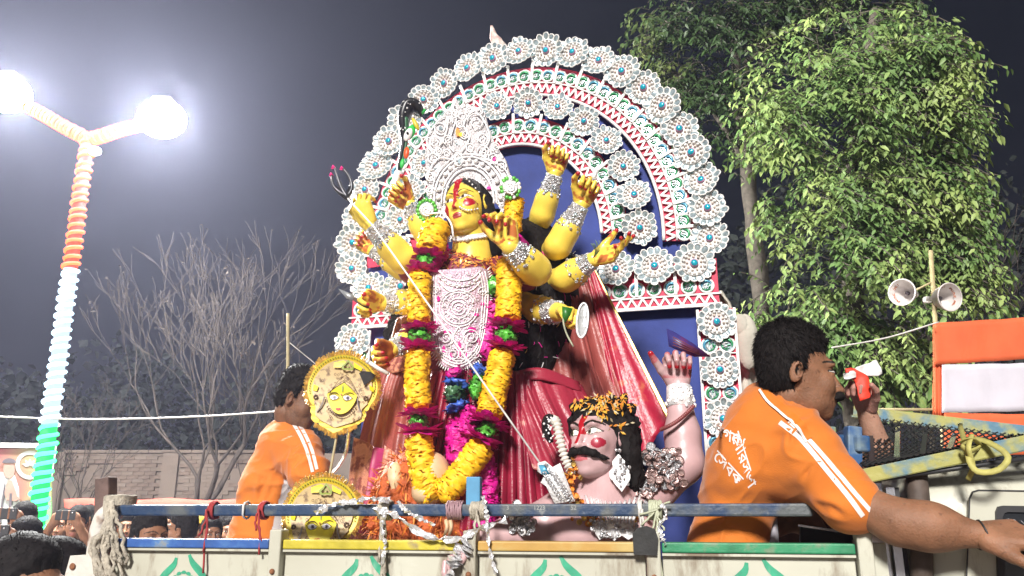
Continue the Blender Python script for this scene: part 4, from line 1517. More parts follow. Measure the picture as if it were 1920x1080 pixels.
# ------------------------------------------------------------------ heads and hands shared by statues and people
def head_sdf(nose=1.0, jaw=1.0, cheek=1.0, brow=1.0, lips=1.0, chin=1.0, ear=0.0):
    s = SDF()
    s.ell((0, .022, .032), (.076, .094, .086), k=.02)
    s.ell((0, -.012, -.03), (.063 * cheek, .076, .086), k=.03)
    s.ell((0, -.030, -.082), (.046 * jaw, .046, .036), k=.035)
    s.ell((0, -.066, -.104), (.021 * jaw, .019 * chin, .017), k=.022)
    s.cone((-.035, -.073, .030), (.035, -.073, .030), .012 * brow, k=.02)
    s.ell((-.031, -.083, .007), (.019, .016, .012), k=.02, op=-1)
    s.ell((.031, -.083, .007), (.019, .016, .012), k=.02, op=-1)
    s.ell((-.031, -.0715, .007), (.0155, .012, .0105), k=.006)
    s.ell((.031, -.0715, .007), (.0155, .012, .0105), k=.006)
    s.cone((0, -.083, .012), (0, -.083 - .022 * nose, -.030), .0075, .0105, k=.012)
    s.ell((0, -.086 - .020 * nose, -.034), (.012, .012, .009), k=.008)
    s.ell((-.0125, -.086 - .008 * nose, -.036), (.008, .010, .007), k=.008)
    s.ell((.0125, -.086 - .008 * nose, -.036), (.008, .010, .007), k=.008)
    s.ell((-.036, -.058, -.028), (.026 * cheek, .022, .026), k=.025)
    s.ell((.036, -.058, -.028), (.026 * cheek, .022, .026), k=.025)
    s.ell((0, -.078, -.066), (.026, .015, .020), k=.02)
    s.cone((-.014, -.087, -.0605), (.014, -.087, -.0605), .0050 * lips, k=.006)
    s.ell((0, -.090, -.061), (.011, .0065 * lips, .0055 * lips), k=.006)
    s.ell((0, -.087, -.0715), (.015, .008 * lips, .0062 * lips), k=.006)
    for sx in (-1, 1):
        R = Euler((0.15, 0, sx * .35)).to_matrix()
        s.ell((sx * .079, .006 + ear, -.004), (.008, .019, .031), arr(R), k=.006)
        s.ell((sx * .083, .000 + ear, -.002), (.006, .010, .017), arr(R), k=.005, op=-1)
    return s

def hand_mesh(W, ydir, palm, side, L, curls, thumb=(.5, .4), spread=.075, res=.0022):
    """a hand with five separate fingers; returns vertices (world), quads, local coordinates. side=+1: thumb on +x"""
    s = SDF()
    bx = [.33, .11, -.11, -.31]
    by = [.50, .53, .51, .46]
    seg = [(.23, .14, .11), (.26, .16, .12), (.24, .15, .11), (.18, .11, .10)]
    rr = [.055, .057, .053, .046]
    hs = .60
    tips = []
    s.ell((-.00, .30, 0), (.22, .30, .095), k=.05)
    s.cone((0, -.03, 0), (0, .16, 0), .115, .13, k=.08)
    for i in range(4):
        b = V(side * bx[i] * hs, by[i], 0)
        s.cone((side * bx[i] * .35, .10, 0), b, .095, .078, k=.06)
        p = b
        a = 0.0
        sp = side * (1.5 - i) * spread
        cl = curls[i]
        for j in range(3):
            a += cl * (1.0, 1.15, .8)[j]
            d = V(math.sin(sp) * math.cos(a), math.cos(a) * math.cos(sp), math.sin(a))
            q = p + d * seg[i][j]
            s.cone(p, q, rr[i] * (1, .92, .84)[j], rr[i] * (.92, .84, .74)[j], k=.012 if j else .04)
            p = q
        tips.append(p)
    t0 = V(side * .13, .12, .03)
    t1 = t0 + V(side * .17, .20, .06)
    a = thumb[0]
    t2 = t1 + V(side * .12 * math.cos(a), .17, .12 * math.sin(a) + .02)
    b_ = thumb[1]
    t3 = t2 + V(side * (.08 - .14 * b_), .13, .05 + .10 * b_)
    s.cone(t0, t1, .10, .082, k=.07)
    s.cone(t1, t2, .076, .066, k=.03)
    s.cone(t2, t3, .064, .050, k=.02)
    tips.append(t3)
    v, q = s.mesh(res / L)
    R = arr(frame_from(ydir, palm))
    world_v = (v * L) @ R.T + np.array(W)
    return world_v, q, v, np.array([list(t) for t in tips])

class Body:
    def __init__(self):
        self.V, self.Q, self.C = [], [], []
        self.n = 0
    def add(self, v, q, c):
        self.V.append(v)
        self.Q.append(q + self.n)
        self.C.append(c)
        self.n += len(v)
    def build(self, name, m, parent):
        return link(name, np_mesh(name, np.concatenate(self.V), np.concatenate(self.Q), m, np.concatenate(self.C)), parent)

def mixc(c, m, col):
    m = np.clip(m, 0, 1)[:, None]
    return c * (1 - m) + np.array(col) * m

# ------------------------------------------------------------------ the goddess
god = thing('goddess_statue', 'yellow skinned ten armed goddess statue with silver crown and red sari', 'statue', pix(880, 1000, 2.75))
YEL = (0.84, 0.62, 0.085)
RED = (0.36, 0.006, 0.015)
body = Body()

def P3(t):
    return pix(t[0], t[1], t[2])
A_ = SDF()
arms = []
def arm(shoulder, elbow, wrist, r):
    s_, e_, w_ = P3(shoulder), P3(elbow), P3(wrist)
    rs, re, rw = [x * .92 * mm(500, 2.75) for x in r]
    A_.cone(s_, e_, rs, re, k=.02)
    m_ = e_.lerp(w_, .35)
    A_.cone(e_, m_, re, re * .95, k=.03)
    A_.cone(m_, w_, re * .95, rw, k=.03)
    arms.append((e_, w_, re, rw))
    return w_
wA1 = arm((985, 480, 3.0), (1017, 402, 2.83), (1040, 325, 2.76), (18, 23, 14))
wA2 = arm((995, 500, 3.0), (1047, 460, 2.74), (1090, 383, 2.68), (18, 25, 15))
wA3 = arm((955, 515, 2.76), (1004, 506, 2.55), (957, 463, 2.46), (22, 27, 17))
wA4 = arm((985, 530, 2.98), (1062, 522, 2.72), (1112, 487, 2.64), (17, 25, 15))
wA5 = arm((970, 560, 2.80), (1006, 580, 2.72), (1052, 586, 2.58), (22, 24, 17))
wB1 = arm((790, 498, 2.76), (755, 486, 2.66), (694, 422, 2.60), (24, 26, 15))
wB2 = arm((820, 480, 2.86), (800, 435, 2.84), (768, 384, 2.80), (24, 25, 15))
wB3 = arm((800, 540, 2.84), (772, 566, 2.78), (716, 568, 2.70), (22, 22, 15))
wB4 = arm((810, 570, 2.80), (775, 632, 2.72), (736, 655, 2.64), (20, 20, 14))
wB5 = arm((800, 510, 2.90), (752, 505, 2.94), (700, 470, 2.96), (20, 20, 14))
A_.cone(pix(878, 420, 2.70), pix(886, 475, 2.74), .052, .058, k=.03)
A_.cone(pix(886, 472, 2.74), pix(880, 530, 2.74), .062, .09, k=.05)
v, q = A_.mesh(.0042)
c = np.tile(np.array(YEL), (len(v), 1)) * (1 + .06 * vnoise(v, 14)[:, None])
body.add(v, q, c)

def ghand(W, toward, palm, side, L, curls, thumb=(.5, .4), red=1.0, tipred=True, base=YEL, extra=None):
    y = P3(toward) - W
    v, q, lv, tips = hand_mesh(W - y.normalized() * .004, y, palm, side, L, curls, thumb)
    c = np.tile(np.array(base), (len(v), 1))
    n = normals_of(lv, q)
    up = n[:, 2]
    if np.mean(np.sum(n * (lv - lv.mean(0)), 1)) < 0:
        up = -up
    blot = vnoise(lv, 7, 3) * .5 + .45 + .25 * vnoise(lv, 17, 5)
    pal = .85 * (up > .25) * (lv[:, 1] > .1) * np.clip((blot - (1 - red * .62)) * 6, 0, 1)
    c = mixc(c, pal * .92, (0.38, 0.01, 0.015))
    if tipred:
        d = np.linalg.norm(lv[:, None] - tips[None], axis=2).min(1)
        c = mixc(c, np.clip((.070 - d) / .02, 0, 1), (0.42, 0.01, 0.02))
    body.add(v, q, c)
ghand(wA1, (1052, 272, 2.74), (.1, -1, 0), -1, .155, (1.25, 1.3, 1.35, 1.35), (.9, .9))
ghand(wA2, (1112, 335, 2.64), (.15, -1, .1), -1, .160, (1.15, 1.2, 1.25, 1.3), (.8, .8))
ghand(wA3, (941, 385, 2.44), (-.65, -.8, .1), -1, .165, (.62, .85, .92, .98), (.8, .7), 1.0)
ghand(wA4, (1180, 466, 2.58), (.1, -.8, .55), -1, .165, (.12, .35, .5, .55), (.35, .2), .9)
ghand(wA5, (1100, 592, 2.50), (.1, -.5, -1), -1, .150, (1.2, 1.2, 1.25, 1.3), (.8, .8), .5)
ghand(wB1, (664, 358, 2.56), (.5, .8, .1), 1, .160, (.75, .8, .85, .9), (.5, .6), .9)
ghand(wB2, (728, 352, 2.76), (.0, -1, -.1), 1, .155, (1.2, 1.2, 1.2, 1.2), (.7, .7), 1.2)
ghand(wB3, (655, 572, 2.64), (.0, -.8, -.7), 1, .155, (.85, 1.0, 1.1, 1.2), (.5, .6), .9)
ghand(wB4, (690, 678, 2.58), (.15, -.8, -.5), 1, .150, (.8, .9, .9, 1.0), (.6, .6), 1.5)
ghand(wB5, (672, 448, 2.98), (0, -1, 0), 1, .135, (1.0, 1.1, 1.1, 1.1), (.6, .6), 1.2)

# head
def head_frame(fwd, up):
    y = -Vector(fwd).normalized()
    x = y.cross(Vector(up)).normalized()
    z = x.cross(y)
    return Matrix((x, y, z)).transposed()
HS = .93
HR = head_frame((-.40, -.90, -.02), (-.16, 0, 1))
HO = pix(874, 388, 2.70)
def headpt(x, y, z):
    return HO + HR @ (V(x, y, z) * HS)
v, q = head_sdf(nose=.75, lips=1.05, brow=.7, jaw=.95).mesh(.0021)
n = normals_of(v, q)
if np.mean(np.sum(n * (v - v.mean(0)), 1)) < 0:
    n = -n
c = np.tile(np.array(YEL), (len(v), 1))
def paint_face(c, v, n, brows=(.010, .008, .006), iris=(.10, .045, .02), lip=(.40, .02, .03), look=(-.12, 0), eye_w=.0205, eye_h=.0092, brow_w=.0026, white=(.82, .78, .70), lip_w=1.0):
    X, Y, Z = v[:, 0], v[:, 1], v[:, 2]
    front = (n[:, 1] < .25) & (Y < -.02)
    for s in (-1, 1):
        dx, dz = (X - s * .032), Z - .0075
        dx2 = dx * s
        up = eye_h * (1 - np.clip(np.abs(dx / eye_w), 0, 1) ** 1.8) + .10 * dx2
        dn = -eye_h * .62 * (1 - np.clip(np.abs(dx / eye_w), 0, 1) ** 1.6) + .10 * dx2
        inside = front & (np.abs(dx) < eye_w) & (dz < up) & (dz > dn)
        edge = front & (np.abs(dx) < eye_w * 1.12) & (dz < up + .0032) & (dz > dn - .0018) & ~inside
        c[edge] = (.015, .010, .010)
        c[inside] = white
        d = np.hypot(dx - look[0] * eye_w, dz - .0008)
        c[inside & (d < .0072)] = iris
        c[inside & (d < .0036)] = (.005, .005, .005)
        bz = .0325 + .007 * (1 - ((dx2 + .004) / .026) ** 2) - .010 * np.clip(-dx2 / .026, 0, 1)
        br = front & (np.abs(dx2 + .001) < .028) & (np.abs(dz + .0075 - bz) < brow_w * (1.25 - .7 * np.clip((dx2 + .02) / .05, 0, 1)))
        c[br] = brows
    lipm = front & (np.abs(X) < .0225 * lip_w) & (Z > -.0795 + .004 * (np.abs(X) / .02)) & (Z < -.0545 - .006 * (np.abs(X) / .022) ** 1.2 + .0025 * np.clip(1 - np.abs(np.abs(X) - .006) / .006, 0, 1))
    c[lipm] = lip
    c[front & (np.abs(X) < .021) & (np.abs(Z + .0662) < .0009)] = tuple(x * .25 for x in lip)
    return c, front
c, front = paint_face(c, v, n, eye_w=.023, eye_h=.0105, lip=(.36, .05, .04), lip_w=.8)
X, Z = v[:, 0], v[:, 2]
w = .011 + .005 * vnoise(v, 60) + .005 * np.clip((Z - .04) / .06, 0, 1)
hl = .084 - .85 * np.clip(np.abs(X) - .010, 0, 1) + .002 * vnoise(v, 90)
hm_ = (Z > hl) & (v[:, 1] < .06)
c[hm_] = (.012, .010, .010)
v = v + n * (np.where(hm_, .005, 0) * (1 + .3 * vnoise(v, 180)))[:, None]
c[(v[:, 1] < -.02) & (np.abs(X - .001) < w) & (Z > .012) & (Z < .108)] = RED
c[front & (np.abs(X) < .007 + .002 * vnoise(v, 90)) & (Z <= .012) & (Z > -.044)] = (0.40, 0.03, 0.02)
rr_ = np.hypot(X - .047, (Z + .020)) + .002 * vnoise(v, 80)
c[(n[:, 1] < .5) & (v[:, 1] < -.03) & (rr_ < .0185)] = RED
rr_ = np.hypot((X + .052) / .8, (Z + .030) / 1.5) + .003 * vnoise(v, 70)
c[(n[:, 1] < .5) & (v[:, 1] < -.02) & (rr_ < .019)] = RED
HRn = arr(HR)
body.add((v * HS) @ HRn.T + np.array(HO), q, c)
body.build('body', M_painted, god)

# hair on the head and the long fall behind the arms
hs_ = SDF()
hs_.ell((0, .040, .040), (.086, .094, .086), k=.02)
for sx in (-1, 1):
    hs_.cone((sx * .066, .025, .03), (sx * .076, .040, -.07), .028, .030, k=.03)
hs_.cone((0, .06, -.02), (0, .09, -.16), .07, .08, k=.05)
v, q = hs_.mesh(.004)
v = v + .0025 * vnoise(v * np.array([1, 1, .3]), 130)[:, None]
hb = Body()
hb.add((v * HS) @ HRn.T + np.array(HO), q, np.zeros((len(v), 3)) + .012)
L_ = SDF()
pxs = lambda pts, r: L_.path([P3(p) for p in pts], [x * mm(550, 2.85) for x in r], k=.04)
pxs([(930, 430, 2.86), (985, 465, 2.87), (1015, 540, 2.87), (1012, 620, 2.84), (1005, 690, 2.82)], [40, 46, 54, 52, 32])
pxs([(1003, 438, 2.93), (1040, 505, 2.91), (1060, 560, 2.93), (1062, 620, 2.92), (1050, 680, 2.88)], [34, 40, 34, 30, 18])
pxs([(960, 560, 2.84), (975, 640, 2.78), (985, 700, 2.76)], [34, 38, 24])
pxs([(790, 530, 2.92), (768, 570, 2.93), (745, 620, 2.92), (732, 655, 2.92)], [22, 20, 17, 10])
v, q = L_.mesh(.0065)
v = v + np.array([1, 1, .3]) * (.011 * vnoise(v * np.array([1, 1, .22]), 70) + .006 * vnoise(v * np.array([1, 1, .35]), 170))[:, None]
hb.add(v, q, np.zeros((len(v), 3)) + .012)
hair = link('hair', np_mesh('hair', np.concatenate(hb.V), np.concatenate(hb.Q), M_hair), god)
rng = random.Random(14)
st = MB()
for k in range(260):
    px = rng.uniform(925, 1085)
    py = rng.uniform(440, 695)
    p = pix(px, py, 2.93)
    o = rng.choice(((M_magenta), (M_silver)))
    hit = None
    r = ray(px, py)
    st.box(pix(px, py, rng.uniform(2.72, 2.84)), (rng.uniform(.003, .012), .002, rng.uniform(.004, .02)), Euler((rng.uniform(-1, 1), rng.uniform(-1, 1), rng.uniform(-1, 1))).to_matrix(), rng.choice((0, 0, 1, 1, 2)))
# only keep as loose glitter threads caught in the hair
hb_bvh = BVHTree.FromPolygons([tuple(x) for x in v], [tuple(int(i) for i in f) for f in q])
st2 = MB()
for k in range(70):
    px, py = rng.uniform(925, 1085), rng.uniform(440, 700)
    h, n_ = cast(px, py, hb_bvh, .003)
    if h is None:
        continue
    d = V(rng.gauss(0, .5), 0, rng.gauss(0, 1)).normalized() * rng.uniform(.004, .016)
    st2.tube([h - d, h + n_ * .003, h + d], .0014, 4, mi=rng.choice((0, 1, 1, 2)))
st2.build('tinsel_thread', [M_magenta, M_silver2, mat('gold_foil', (0.62, 0.42, 0.12), .3, .5, .2, 40)], hair)
M_gold = MATS['gold_foil']

# torso in its blouse
M_blouse = mat('maroon_blouse', (0.22, 0.022, 0.045), 0.6, 0, 0.2, 40, .3, 120)
T_ = SDF()
T_.path([pix(872, 740, 2.78), pix(870, 650, 2.77), pix(868, 590, 2.76), pix(872, 530, 2.76)], [.15, .115, .115, .12], k=.05)
T_.cone(pix(802, 500, 2.80), pix(968, 512, 2.78), .058, .058, k=.06)
T_.ell(pix(838, 548, 2.68), (.062, .05, .062), k=.04)
T_.ell(pix(898, 548, 2.67), (.062, .05, .062), k=.04)
T_.cone(pix(800, 500, 2.78), pix(772, 506, 2.70), .054, .050, k=.03)
T_.cone(pix(960, 515, 2.76), pix(985, 520, 2.66), .056, .050, k=.03)
tv, tq = T_.mesh(.006)
link('blouse', np_mesh('blouse', tv, tq, M_blouse), god)
tb = bvh_of(tv, tq)
pet = MB()
for k in range(420):
    t = rng.random()
    px, py = rng.uniform(815, 935), rng.uniform(462, 535)
    if py < 462 + abs(px - 890) * .25:
        continue
    h, n_ = cast(px, py, tb, .002)
    if h is None:
        continue
    a, b_ = n_.orthogonal().normalized(), None
    b_ = n_.cross(a)
    th = rng.uniform(0, 6.28)
    d = (a * math.cos(th) + b_ * math.sin(th)) * rng.uniform(.005, .012)
    e_ = n_.cross(d) * .35
    pet.add([h - d, h + e_ + n_ * .003, h + d + n_ * .004, h - e_ + n_ * .002], [(0, 1, 2, 3)], rng.choice((0, 0, 0, 1, 2)))
M_opet = mat('orange_petal', (0.68, 0.24, 0.03), .6, 0, .25, 60)
M_ypet = mat('yellow_petal', (0.90, 0.49, 0.010), .6, 0, .18, 60)
tag(pet.build('petal_scatter', [M_opet, M_gold, M_blouse], god, fix=False), kind='stuff')

# silver breastplate with scrolls, beads and magenta gems
def BP(px, py, off=0.0):
    u = (px - 862) / 60
    return pix(px, py, 2.575 + .045 * u * u + .00012 * (py - 600) - off)
ol = [(804, 512), (822, 505), (862, 512), (900, 500), (914, 506), (920, 540), (918, 590), (910, 640), (896, 676), (864, 694), (832, 688), (812, 660), (804, 610), (800, 560)]
def poly_rows(ol, f, nx=16, ny=30):
    ys = [p[1] for p in ol]
    rows = []
    for j in range(ny + 1):
        y = lerp(min(ys) + .5, max(ys) - .5, j / ny)
        xs = []
        for i in range(len(ol)):
            (xa, ya), (xb, yb) = ol[i], ol[(i + 1) % len(ol)]
            if (ya > y) != (yb > y):
                xs.append(xa + (xb - xa) * (y - ya) / (yb - ya))
        rows.append([f(lerp(min(xs), max(xs), i / nx), y) for i in range(nx + 1)])
    return rows
M_rosep = mat('rose_silver', (0.58, 0.43, 0.52), .4, .2, .3, 50, .4, 160, btype='voronoi')
bpo = MB().grid(poly_rows(ol, BP)).build('breastplate', M_rosep, god, True)
sm = bpo.modifiers.new('thick', 'SOLIDIFY'); sm.thickness = .003; sm.offset = 0
sc = MB()
def curve_on(F, pts, r, off=.004, n=24, mi=0, closed=False, b=None):
    (b or sc).tube([F(p.x, p.y, off) for p in catmull([V(x, y, 0) for x, y in pts], n)], r, 5, mi=mi, closed=closed)
def spiral(F, cx, cy, r, turns=1.6, a0=0.0, flip=1, w=.0022, off=.005, b=None, mi=0):
    pts = []
    N = int(14 * turns) + 4
    for i in range(N):
        t = i / (N - 1)
        a = a0 + flip * 2 * PI * turns * t
        rr = r * (1 - .82 * t)
        pts.append(F(cx + rr * math.cos(a), cy + rr * math.sin(a), off + .003 * t))
    (b or sc).tube(pts, [w * (1 - .35 * i / N) for i in range(N)], 5, mi=mi)
for k in (0, 1, 2):
    ins = 4 + 5 * k
    curve_on(BP, [(804 + ins, 512 + k * 2), (803 + ins, 560), (806 + ins, 610), (816 + ins * .7, 656), (834 + ins * .4, 684 - ins), (864, 691 - ins), (894 - ins * .4, 672 - ins), (908 - ins * .7, 636), (917 - ins, 590), (919 - ins, 540), (913 - ins, 508 + k * 2)], .0024, n=50)
for rr in (36, 31, 20, 13, 6):
    curve_on(BP, [(860 + rr * math.cos(a), 578 + rr * .95 * math.sin(a)) for a in np.linspace(0, 2 * PI, 20)[:-1]], .0022, n=40)
for k in range(12):
    a = 2 * PI * k / 12
    spiral(BP, 860 + 26 * math.cos(a), 578 + 25 * math.sin(a), 5, 1.2, a, 1, .0016)
for y0, dy in ((512, 14), (522, 16), (532, 17)):
    curve_on(BP, [(822, y0 - 4), (840, y0 + dy * .7), (862, y0 + dy), (885, y0 + dy * .7), (902, y0 - 5)], .0022)
for sx in (-1, 1):
    spiral(BP, 860 + sx * 24, 632, 17, 2.0, PI / 2, sx, .0026)
    spiral(BP, 860 + sx * 10, 664, 12, 1.7, -PI / 2, -sx, .0022)
    spiral(BP, 860 + sx * 30, 664, 9, 1.5, 0, sx, .002)
    spiral(BP, 860 + sx * 44, 612, 8, 1.5, 0, -sx, .002)
    spiral(BP, 860 + sx * 44, 545, 9, 1.6, 0, sx, .002)
    curve_on(BP, [(860, 612), (860 + sx * 14, 640), (860 + sx * 12, 668), (860, 684)], .0022)
sc.build('scrollwork', M_silver2, bpo, True, fix=False)
bd = MB()
for k in range(300):
    px, py = rng.uniform(806, 916), rng.uniform(512, 690)
    if in_poly(px, py, ol):
        bd.sphere(BP(px, py, .003), rng.uniform(.0016, .0036), 6, 4)
for k in range(9):
    t = k / 8
    bd.sphere(BP(lerp(826, 898, t), 520 + 16 * math.sin(PI * t), .006), .0055, 8, 6)
bd.build('bead', M_silver2, bpo, True, fix=False)
gm = MB()
for cx, cy, rx, ry in ((818, 610, 4, 9), (838, 622, 7, 5), (885, 618, 8, 5), (861, 655, 4, 16), (875, 668, 3, 7), (846, 668, 3, 8), (832, 655, 3, 7), (898, 640, 3, 7), (822, 560, 3, 5), (905, 570, 4, 3), (893, 590, 5, 3), (812, 585, 3, 6)):
    gm.plate([BP(cx + rx * math.cos(a), cy + ry * math.sin(a), .006) for a in np.linspace(0, 2 * PI, 12)[:-1]], (0, .004, 0))
gm.build('gem', M_magenta, bpo)
fr = MB()
for i in range(len(ol)):
    (xa, ya), (xb, yb) = ol[i], ol[(i + 1) % len(ol)]
    m_ = max(2, int(math.hypot(xb - xa, yb - ya) / 4.5))
    if yb < 520 and ya < 520:
        continue
    for k in range(m_):
        x, y = lerp(xa, xb, k / m_), lerp(ya, yb, k / m_)
        dx, dy = x - 860, (y - 600) * .6
        l = math.hypot(dx, dy)
        e = rng.uniform(5, 9)
        fr.tube([BP(x, y, .001), BP(x + dx / l * e, y + dy / l * e + rng.uniform(-1, 2), .004 + rng.uniform(-.004, .004))], [.003, .0012], 4)
fr.build('fringe', M_silver2, bpo, True, fix=False)

# sari: pleated skirt, hanging drapes, borders
M_sari = mat('red_satin', (0.25, 0.010, 0.034), 0.34, 0, 0.15, 10, .2, 200)
M_sarip = mat('red_satin_spots', (0.30, 0.022, 0.045), 0.36, 0, 0.1, 10, .15, 120, col2=(0.52, 0.25, 0.20), mixlo=.66, mixhi=.70)
M_rose = mat('rose_silk', (0.29, 0.068, 0.06), 0.36, 0, 0.2, 9, .25, 160)
M_broc = mat('rose_gold_brocade', (0.52, 0.22, 0.15), 0.4, .1, 0.1, 30, .4, 90, col2=(0.24, 0.07, 0.06), mixlo=.50, mixhi=.56)
M_bord = mat('scarlet_gold_border', (0.36, 0.015, 0.042), 0.36, 0, 0.15, 20, .2, 90, col2=(0.42, 0.10, 0.06), mixlo=.60, mixhi=.70)
def sheet(name, m_, top, bot, nx, ny, fold=(0, 0, 0), mid=None, par=god, gather=1.0, noise_=.004, thick=.003, seed=0, sharp=1.0):
    """cloth between two photo polylines (px, py, depth); fold = (count, amplitude at top, at bottom)"""
    A, Bm = catmull([V(*p) for p in top], nx), catmull([V(*p) for p in bot], nx)
    Mm = catmull([V(*p) for p in mid], nx) if mid else None
    rows = []
    for j in range(ny):
        t = j / (ny - 1)
        row = []
        for i in range(nx):
            if Mm:
                p = A[i] * ((1 - t) * (1 - 2 * t)) + Mm[i] * (4 * t * (1 - t)) + Bm[i] * (t * (2 * t - 1))
            else:
                p = A[i].lerp(Bm[i], t)
            w = pix(p.x, p.y, p.z)
            s = i / (nx - 1)
            ph = fold[0] * 2 * PI * (s + .075 * noise.noise(V(s * 4.3, t * .5, seed + 9))) + 1.6 * noise.noise(V(s * 3, t * 1.6, seed))
            f = math.sin(ph)
            f = math.copysign(abs(f) ** sharp, f)
            amp = lerp(fold[1], fold[2], t) * max(.08, .75 + 1.1 * noise.noise(V(s * 6, t * .8, seed + 3)))
            f += .35 * math.sin(ph * 2.7 + 3 * noise.noise(V(s * 8, t, seed)))
            w += V(.25 * amp * math.cos(ph), amp * f + noise_ * noise.noise(w * 14 + V(seed, 0, 0)), 0)
            row.append(w)
        rows.append(row)
    o = MB().grid(rows).build(name, m_, par, True)
    sm = o.modifiers.new('thick', 'SOLIDIFY'); sm.thickness = thick
    return o
sheet('skirt', M_sari, [(800, 700, 2.66), (870, 690, 2.60), (960, 695, 2.62), (1010, 700, 2.68)], [(690, 1030, 2.62), (830, 1030, 2.58), (960, 1030, 2.56), (1110, 1030, 2.60)], 150, 40, (15, .006, .022))
sheet('skirt_panel', M_sarip, [(945, 706, 2.665), (1000, 704, 2.66), (1090, 722, 2.70)], [(1000, 880, 2.52), (1100, 900, 2.54), (1190, 920, 2.62)], 70, 30, (5, .004, .014), seed=2)
sheet('waist_fold', M_sarip, [(940, 705, 2.64), (1010, 690, 2.66), (1085, 716, 2.70)], [(942, 722, 2.63), (1010, 712, 2.645), (1090, 735, 2.69)], 30, 6, (1, .003, .003), seed=5)
sheet('drape', M_rose, [(1000, 480, 2.93), (1060, 480, 2.90), (1100, 500, 2.88)], [(1010, 760, 2.76), (1140, 800, 2.72), (1240, 800, 2.74)], 80, 40, (4, .012, .03), seed=7, noise_=.012)
sheet('drape_end', M_bord, [(1096, 492, 2.87), (1104, 495, 2.865), (1112, 500, 2.86)], [(1180, 872, 2.70), (1200, 850, 2.69), (1258, 786, 2.71)], 30, 40, (1, .004, .012), seed=9)
sheet('gold_edge', M_gold, [(1110, 498, 2.858), (1113, 499, 2.857)], [(1252, 790, 2.70), (1259, 782, 2.70)], 5, 40, (0, 0, 0), noise_=0)
sheet('shoulder_fall', M_bord, [(1130, 640, 2.82), (1150, 620, 2.82), (1165, 610, 2.82)], [(1170, 800, 2.74), (1200, 860, 2.68), (1240, 800, 2.70)], 30, 20, (1, .004, .01), seed=10)
sheet('drape', M_rose, [(748, 600, 2.86), (790, 640, 2.78), (812, 700, 2.72)], [(640, 1010, 2.78), (720, 1020, 2.70), (800, 1000, 2.64)], 70, 40, (3, .006, .018), mid=[(690, 760, 2.82), (745, 790, 2.74), (806, 800, 2.68)], seed=12, noise_=.008)
sheet('brocade_border', M_broc, [(664, 820, 2.77), (690, 830, 2.74), (716, 850, 2.72)], [(640, 1000, 2.76), (670, 1000, 2.72), (700, 1010, 2.70)], 30, 30, (1, .004, .01), seed=13)
sheet('brocade_border', M_broc, [(745, 596, 2.84), (765, 590, 2.81), (790, 590, 2.78)], [(716, 690, 2.80), (740, 700, 2.775), (770, 690, 2.75)], 20, 20, (1, .003, .006), seed=14)
sheet('pleat_fold', mat('plum_silk', (.30, .02, .10), .45, 0, .2, 12), [(700, 838, 2.72), (722, 842, 2.70), (744, 852, 2.69)], [(672, 1000, 2.68), (688, 1000, 2.67), (702, 1000, 2.66)], 14, 20, (1, .004, .008), seed=15)
sheet('pleat_fold', M_broc, [(722, 836, 2.68), (738, 846, 2.67), (760, 860, 2.66)], [(690, 1000, 2.66), (706, 1000, 2.64), (730, 1000, 2.63)], 14, 20, (1, .004, .008), seed=16)

# bracelets, choker, armlet of yellow flowers
def cuff(i, f0, f1, extra=1.12):
    e_, w_, re, rw = arms[i]
    rad = lambda f: lerp(re * .95, rw, max(0, (f - .35) / .65)) if f > .35 else re
    b = MB()
    pts, rs = [], []
    for k in range(7):
        f = lerp(f0, f1, k / 6)
        pts.append(e_.lerp(w_, f))
        rs.append(rad(f) * extra + (.002 if k in (0, 6) else 0))
    b.tube(pts, rs, 18, cap=True)
    ax = (w_ - e_).normalized()
    x = ax.orthogonal().normalized()
    y = ax.cross(x)
    for k in range(46):
        f = lerp(f0, f1, rng.random())
        a = rng.uniform(0, 2 * PI)
        b.sphere(e_.lerp(w_, f) + (x * math.cos(a) + y * math.sin(a)) * rad(f) * (extra + .03), rng.uniform(.0025, .0065), 6, 4, mi=rng.choice((0, 0, 1)))
    for k in range(9):
        f = f0 - .03
        a = 2 * PI * k / 9
        b.sphere(e_.lerp(w_, f0 + .02) + (x * math.cos(a) + y * math.sin(a)) * rad(f0) * (extra + .02), .007, 6, 4)
    b.build('bracelet', [M_silver, M_mirror], god, True, fix=False)
for i, a, b_ in ((0, .48, .97), (1, .42, .97), (2, .50, 1.0), (3, .35, .97), (4, .30, .85), (5, .50, .98), (6, .55, 1.0), (7, .45, .98), (8, .35, 1.0), (9, .4, .98)):
    cuff(i, a, b_)
ck = MB()
nc = pix(882, 446, 2.72)
na = (pix(878, 420, 2.70) - pix(886, 475, 2.74)).normalized()
n1 = (V(0, -1, 0) - na * -na.y).normalized()
n2 = na.cross(n1)
ck.grid([[nc + na * h_ + (n1 * math.cos(a) + n2 * math.sin(a)) * (.0625 + .003 * math.sin(PI * (h_ + .014) / .028)) for a in np.linspace(0, 2 * PI, 29)[:-1]] for h_ in np.linspace(-.014, .014, 7)], closed=True)
for k in range(13):
    a = -1.1 + 2.2 * k / 12
    ck.sphere(nc + (n1 * math.cos(a) + n2 * math.sin(a)) * .066, .0062 if k != 5 else .011, 8, 6)
ck.build('choker', M_silver2, god, True)
ps = MB()
for k in range(15):
    t = k / 14
    ps.sphere(headpt(lerp(-.070, -.004, t) if t < .5 else lerp(.004, .072, t), -.088 + .075 * abs(2 * t - 1) ** 2 * .9 - .0, .088 - .055 * abs(2 * t - 1) ** 1.6), .0035, 6, 4)
for k in range(8):
    t = k / 7
    ps.sphere(headpt(lerp(.020, .064, t), -.100 + .06 * t * t, -.042 - .014 * math.sin(PI * t)), .0042, 6, 4)
ps.build('pearl_string', M_silver2, god, True)

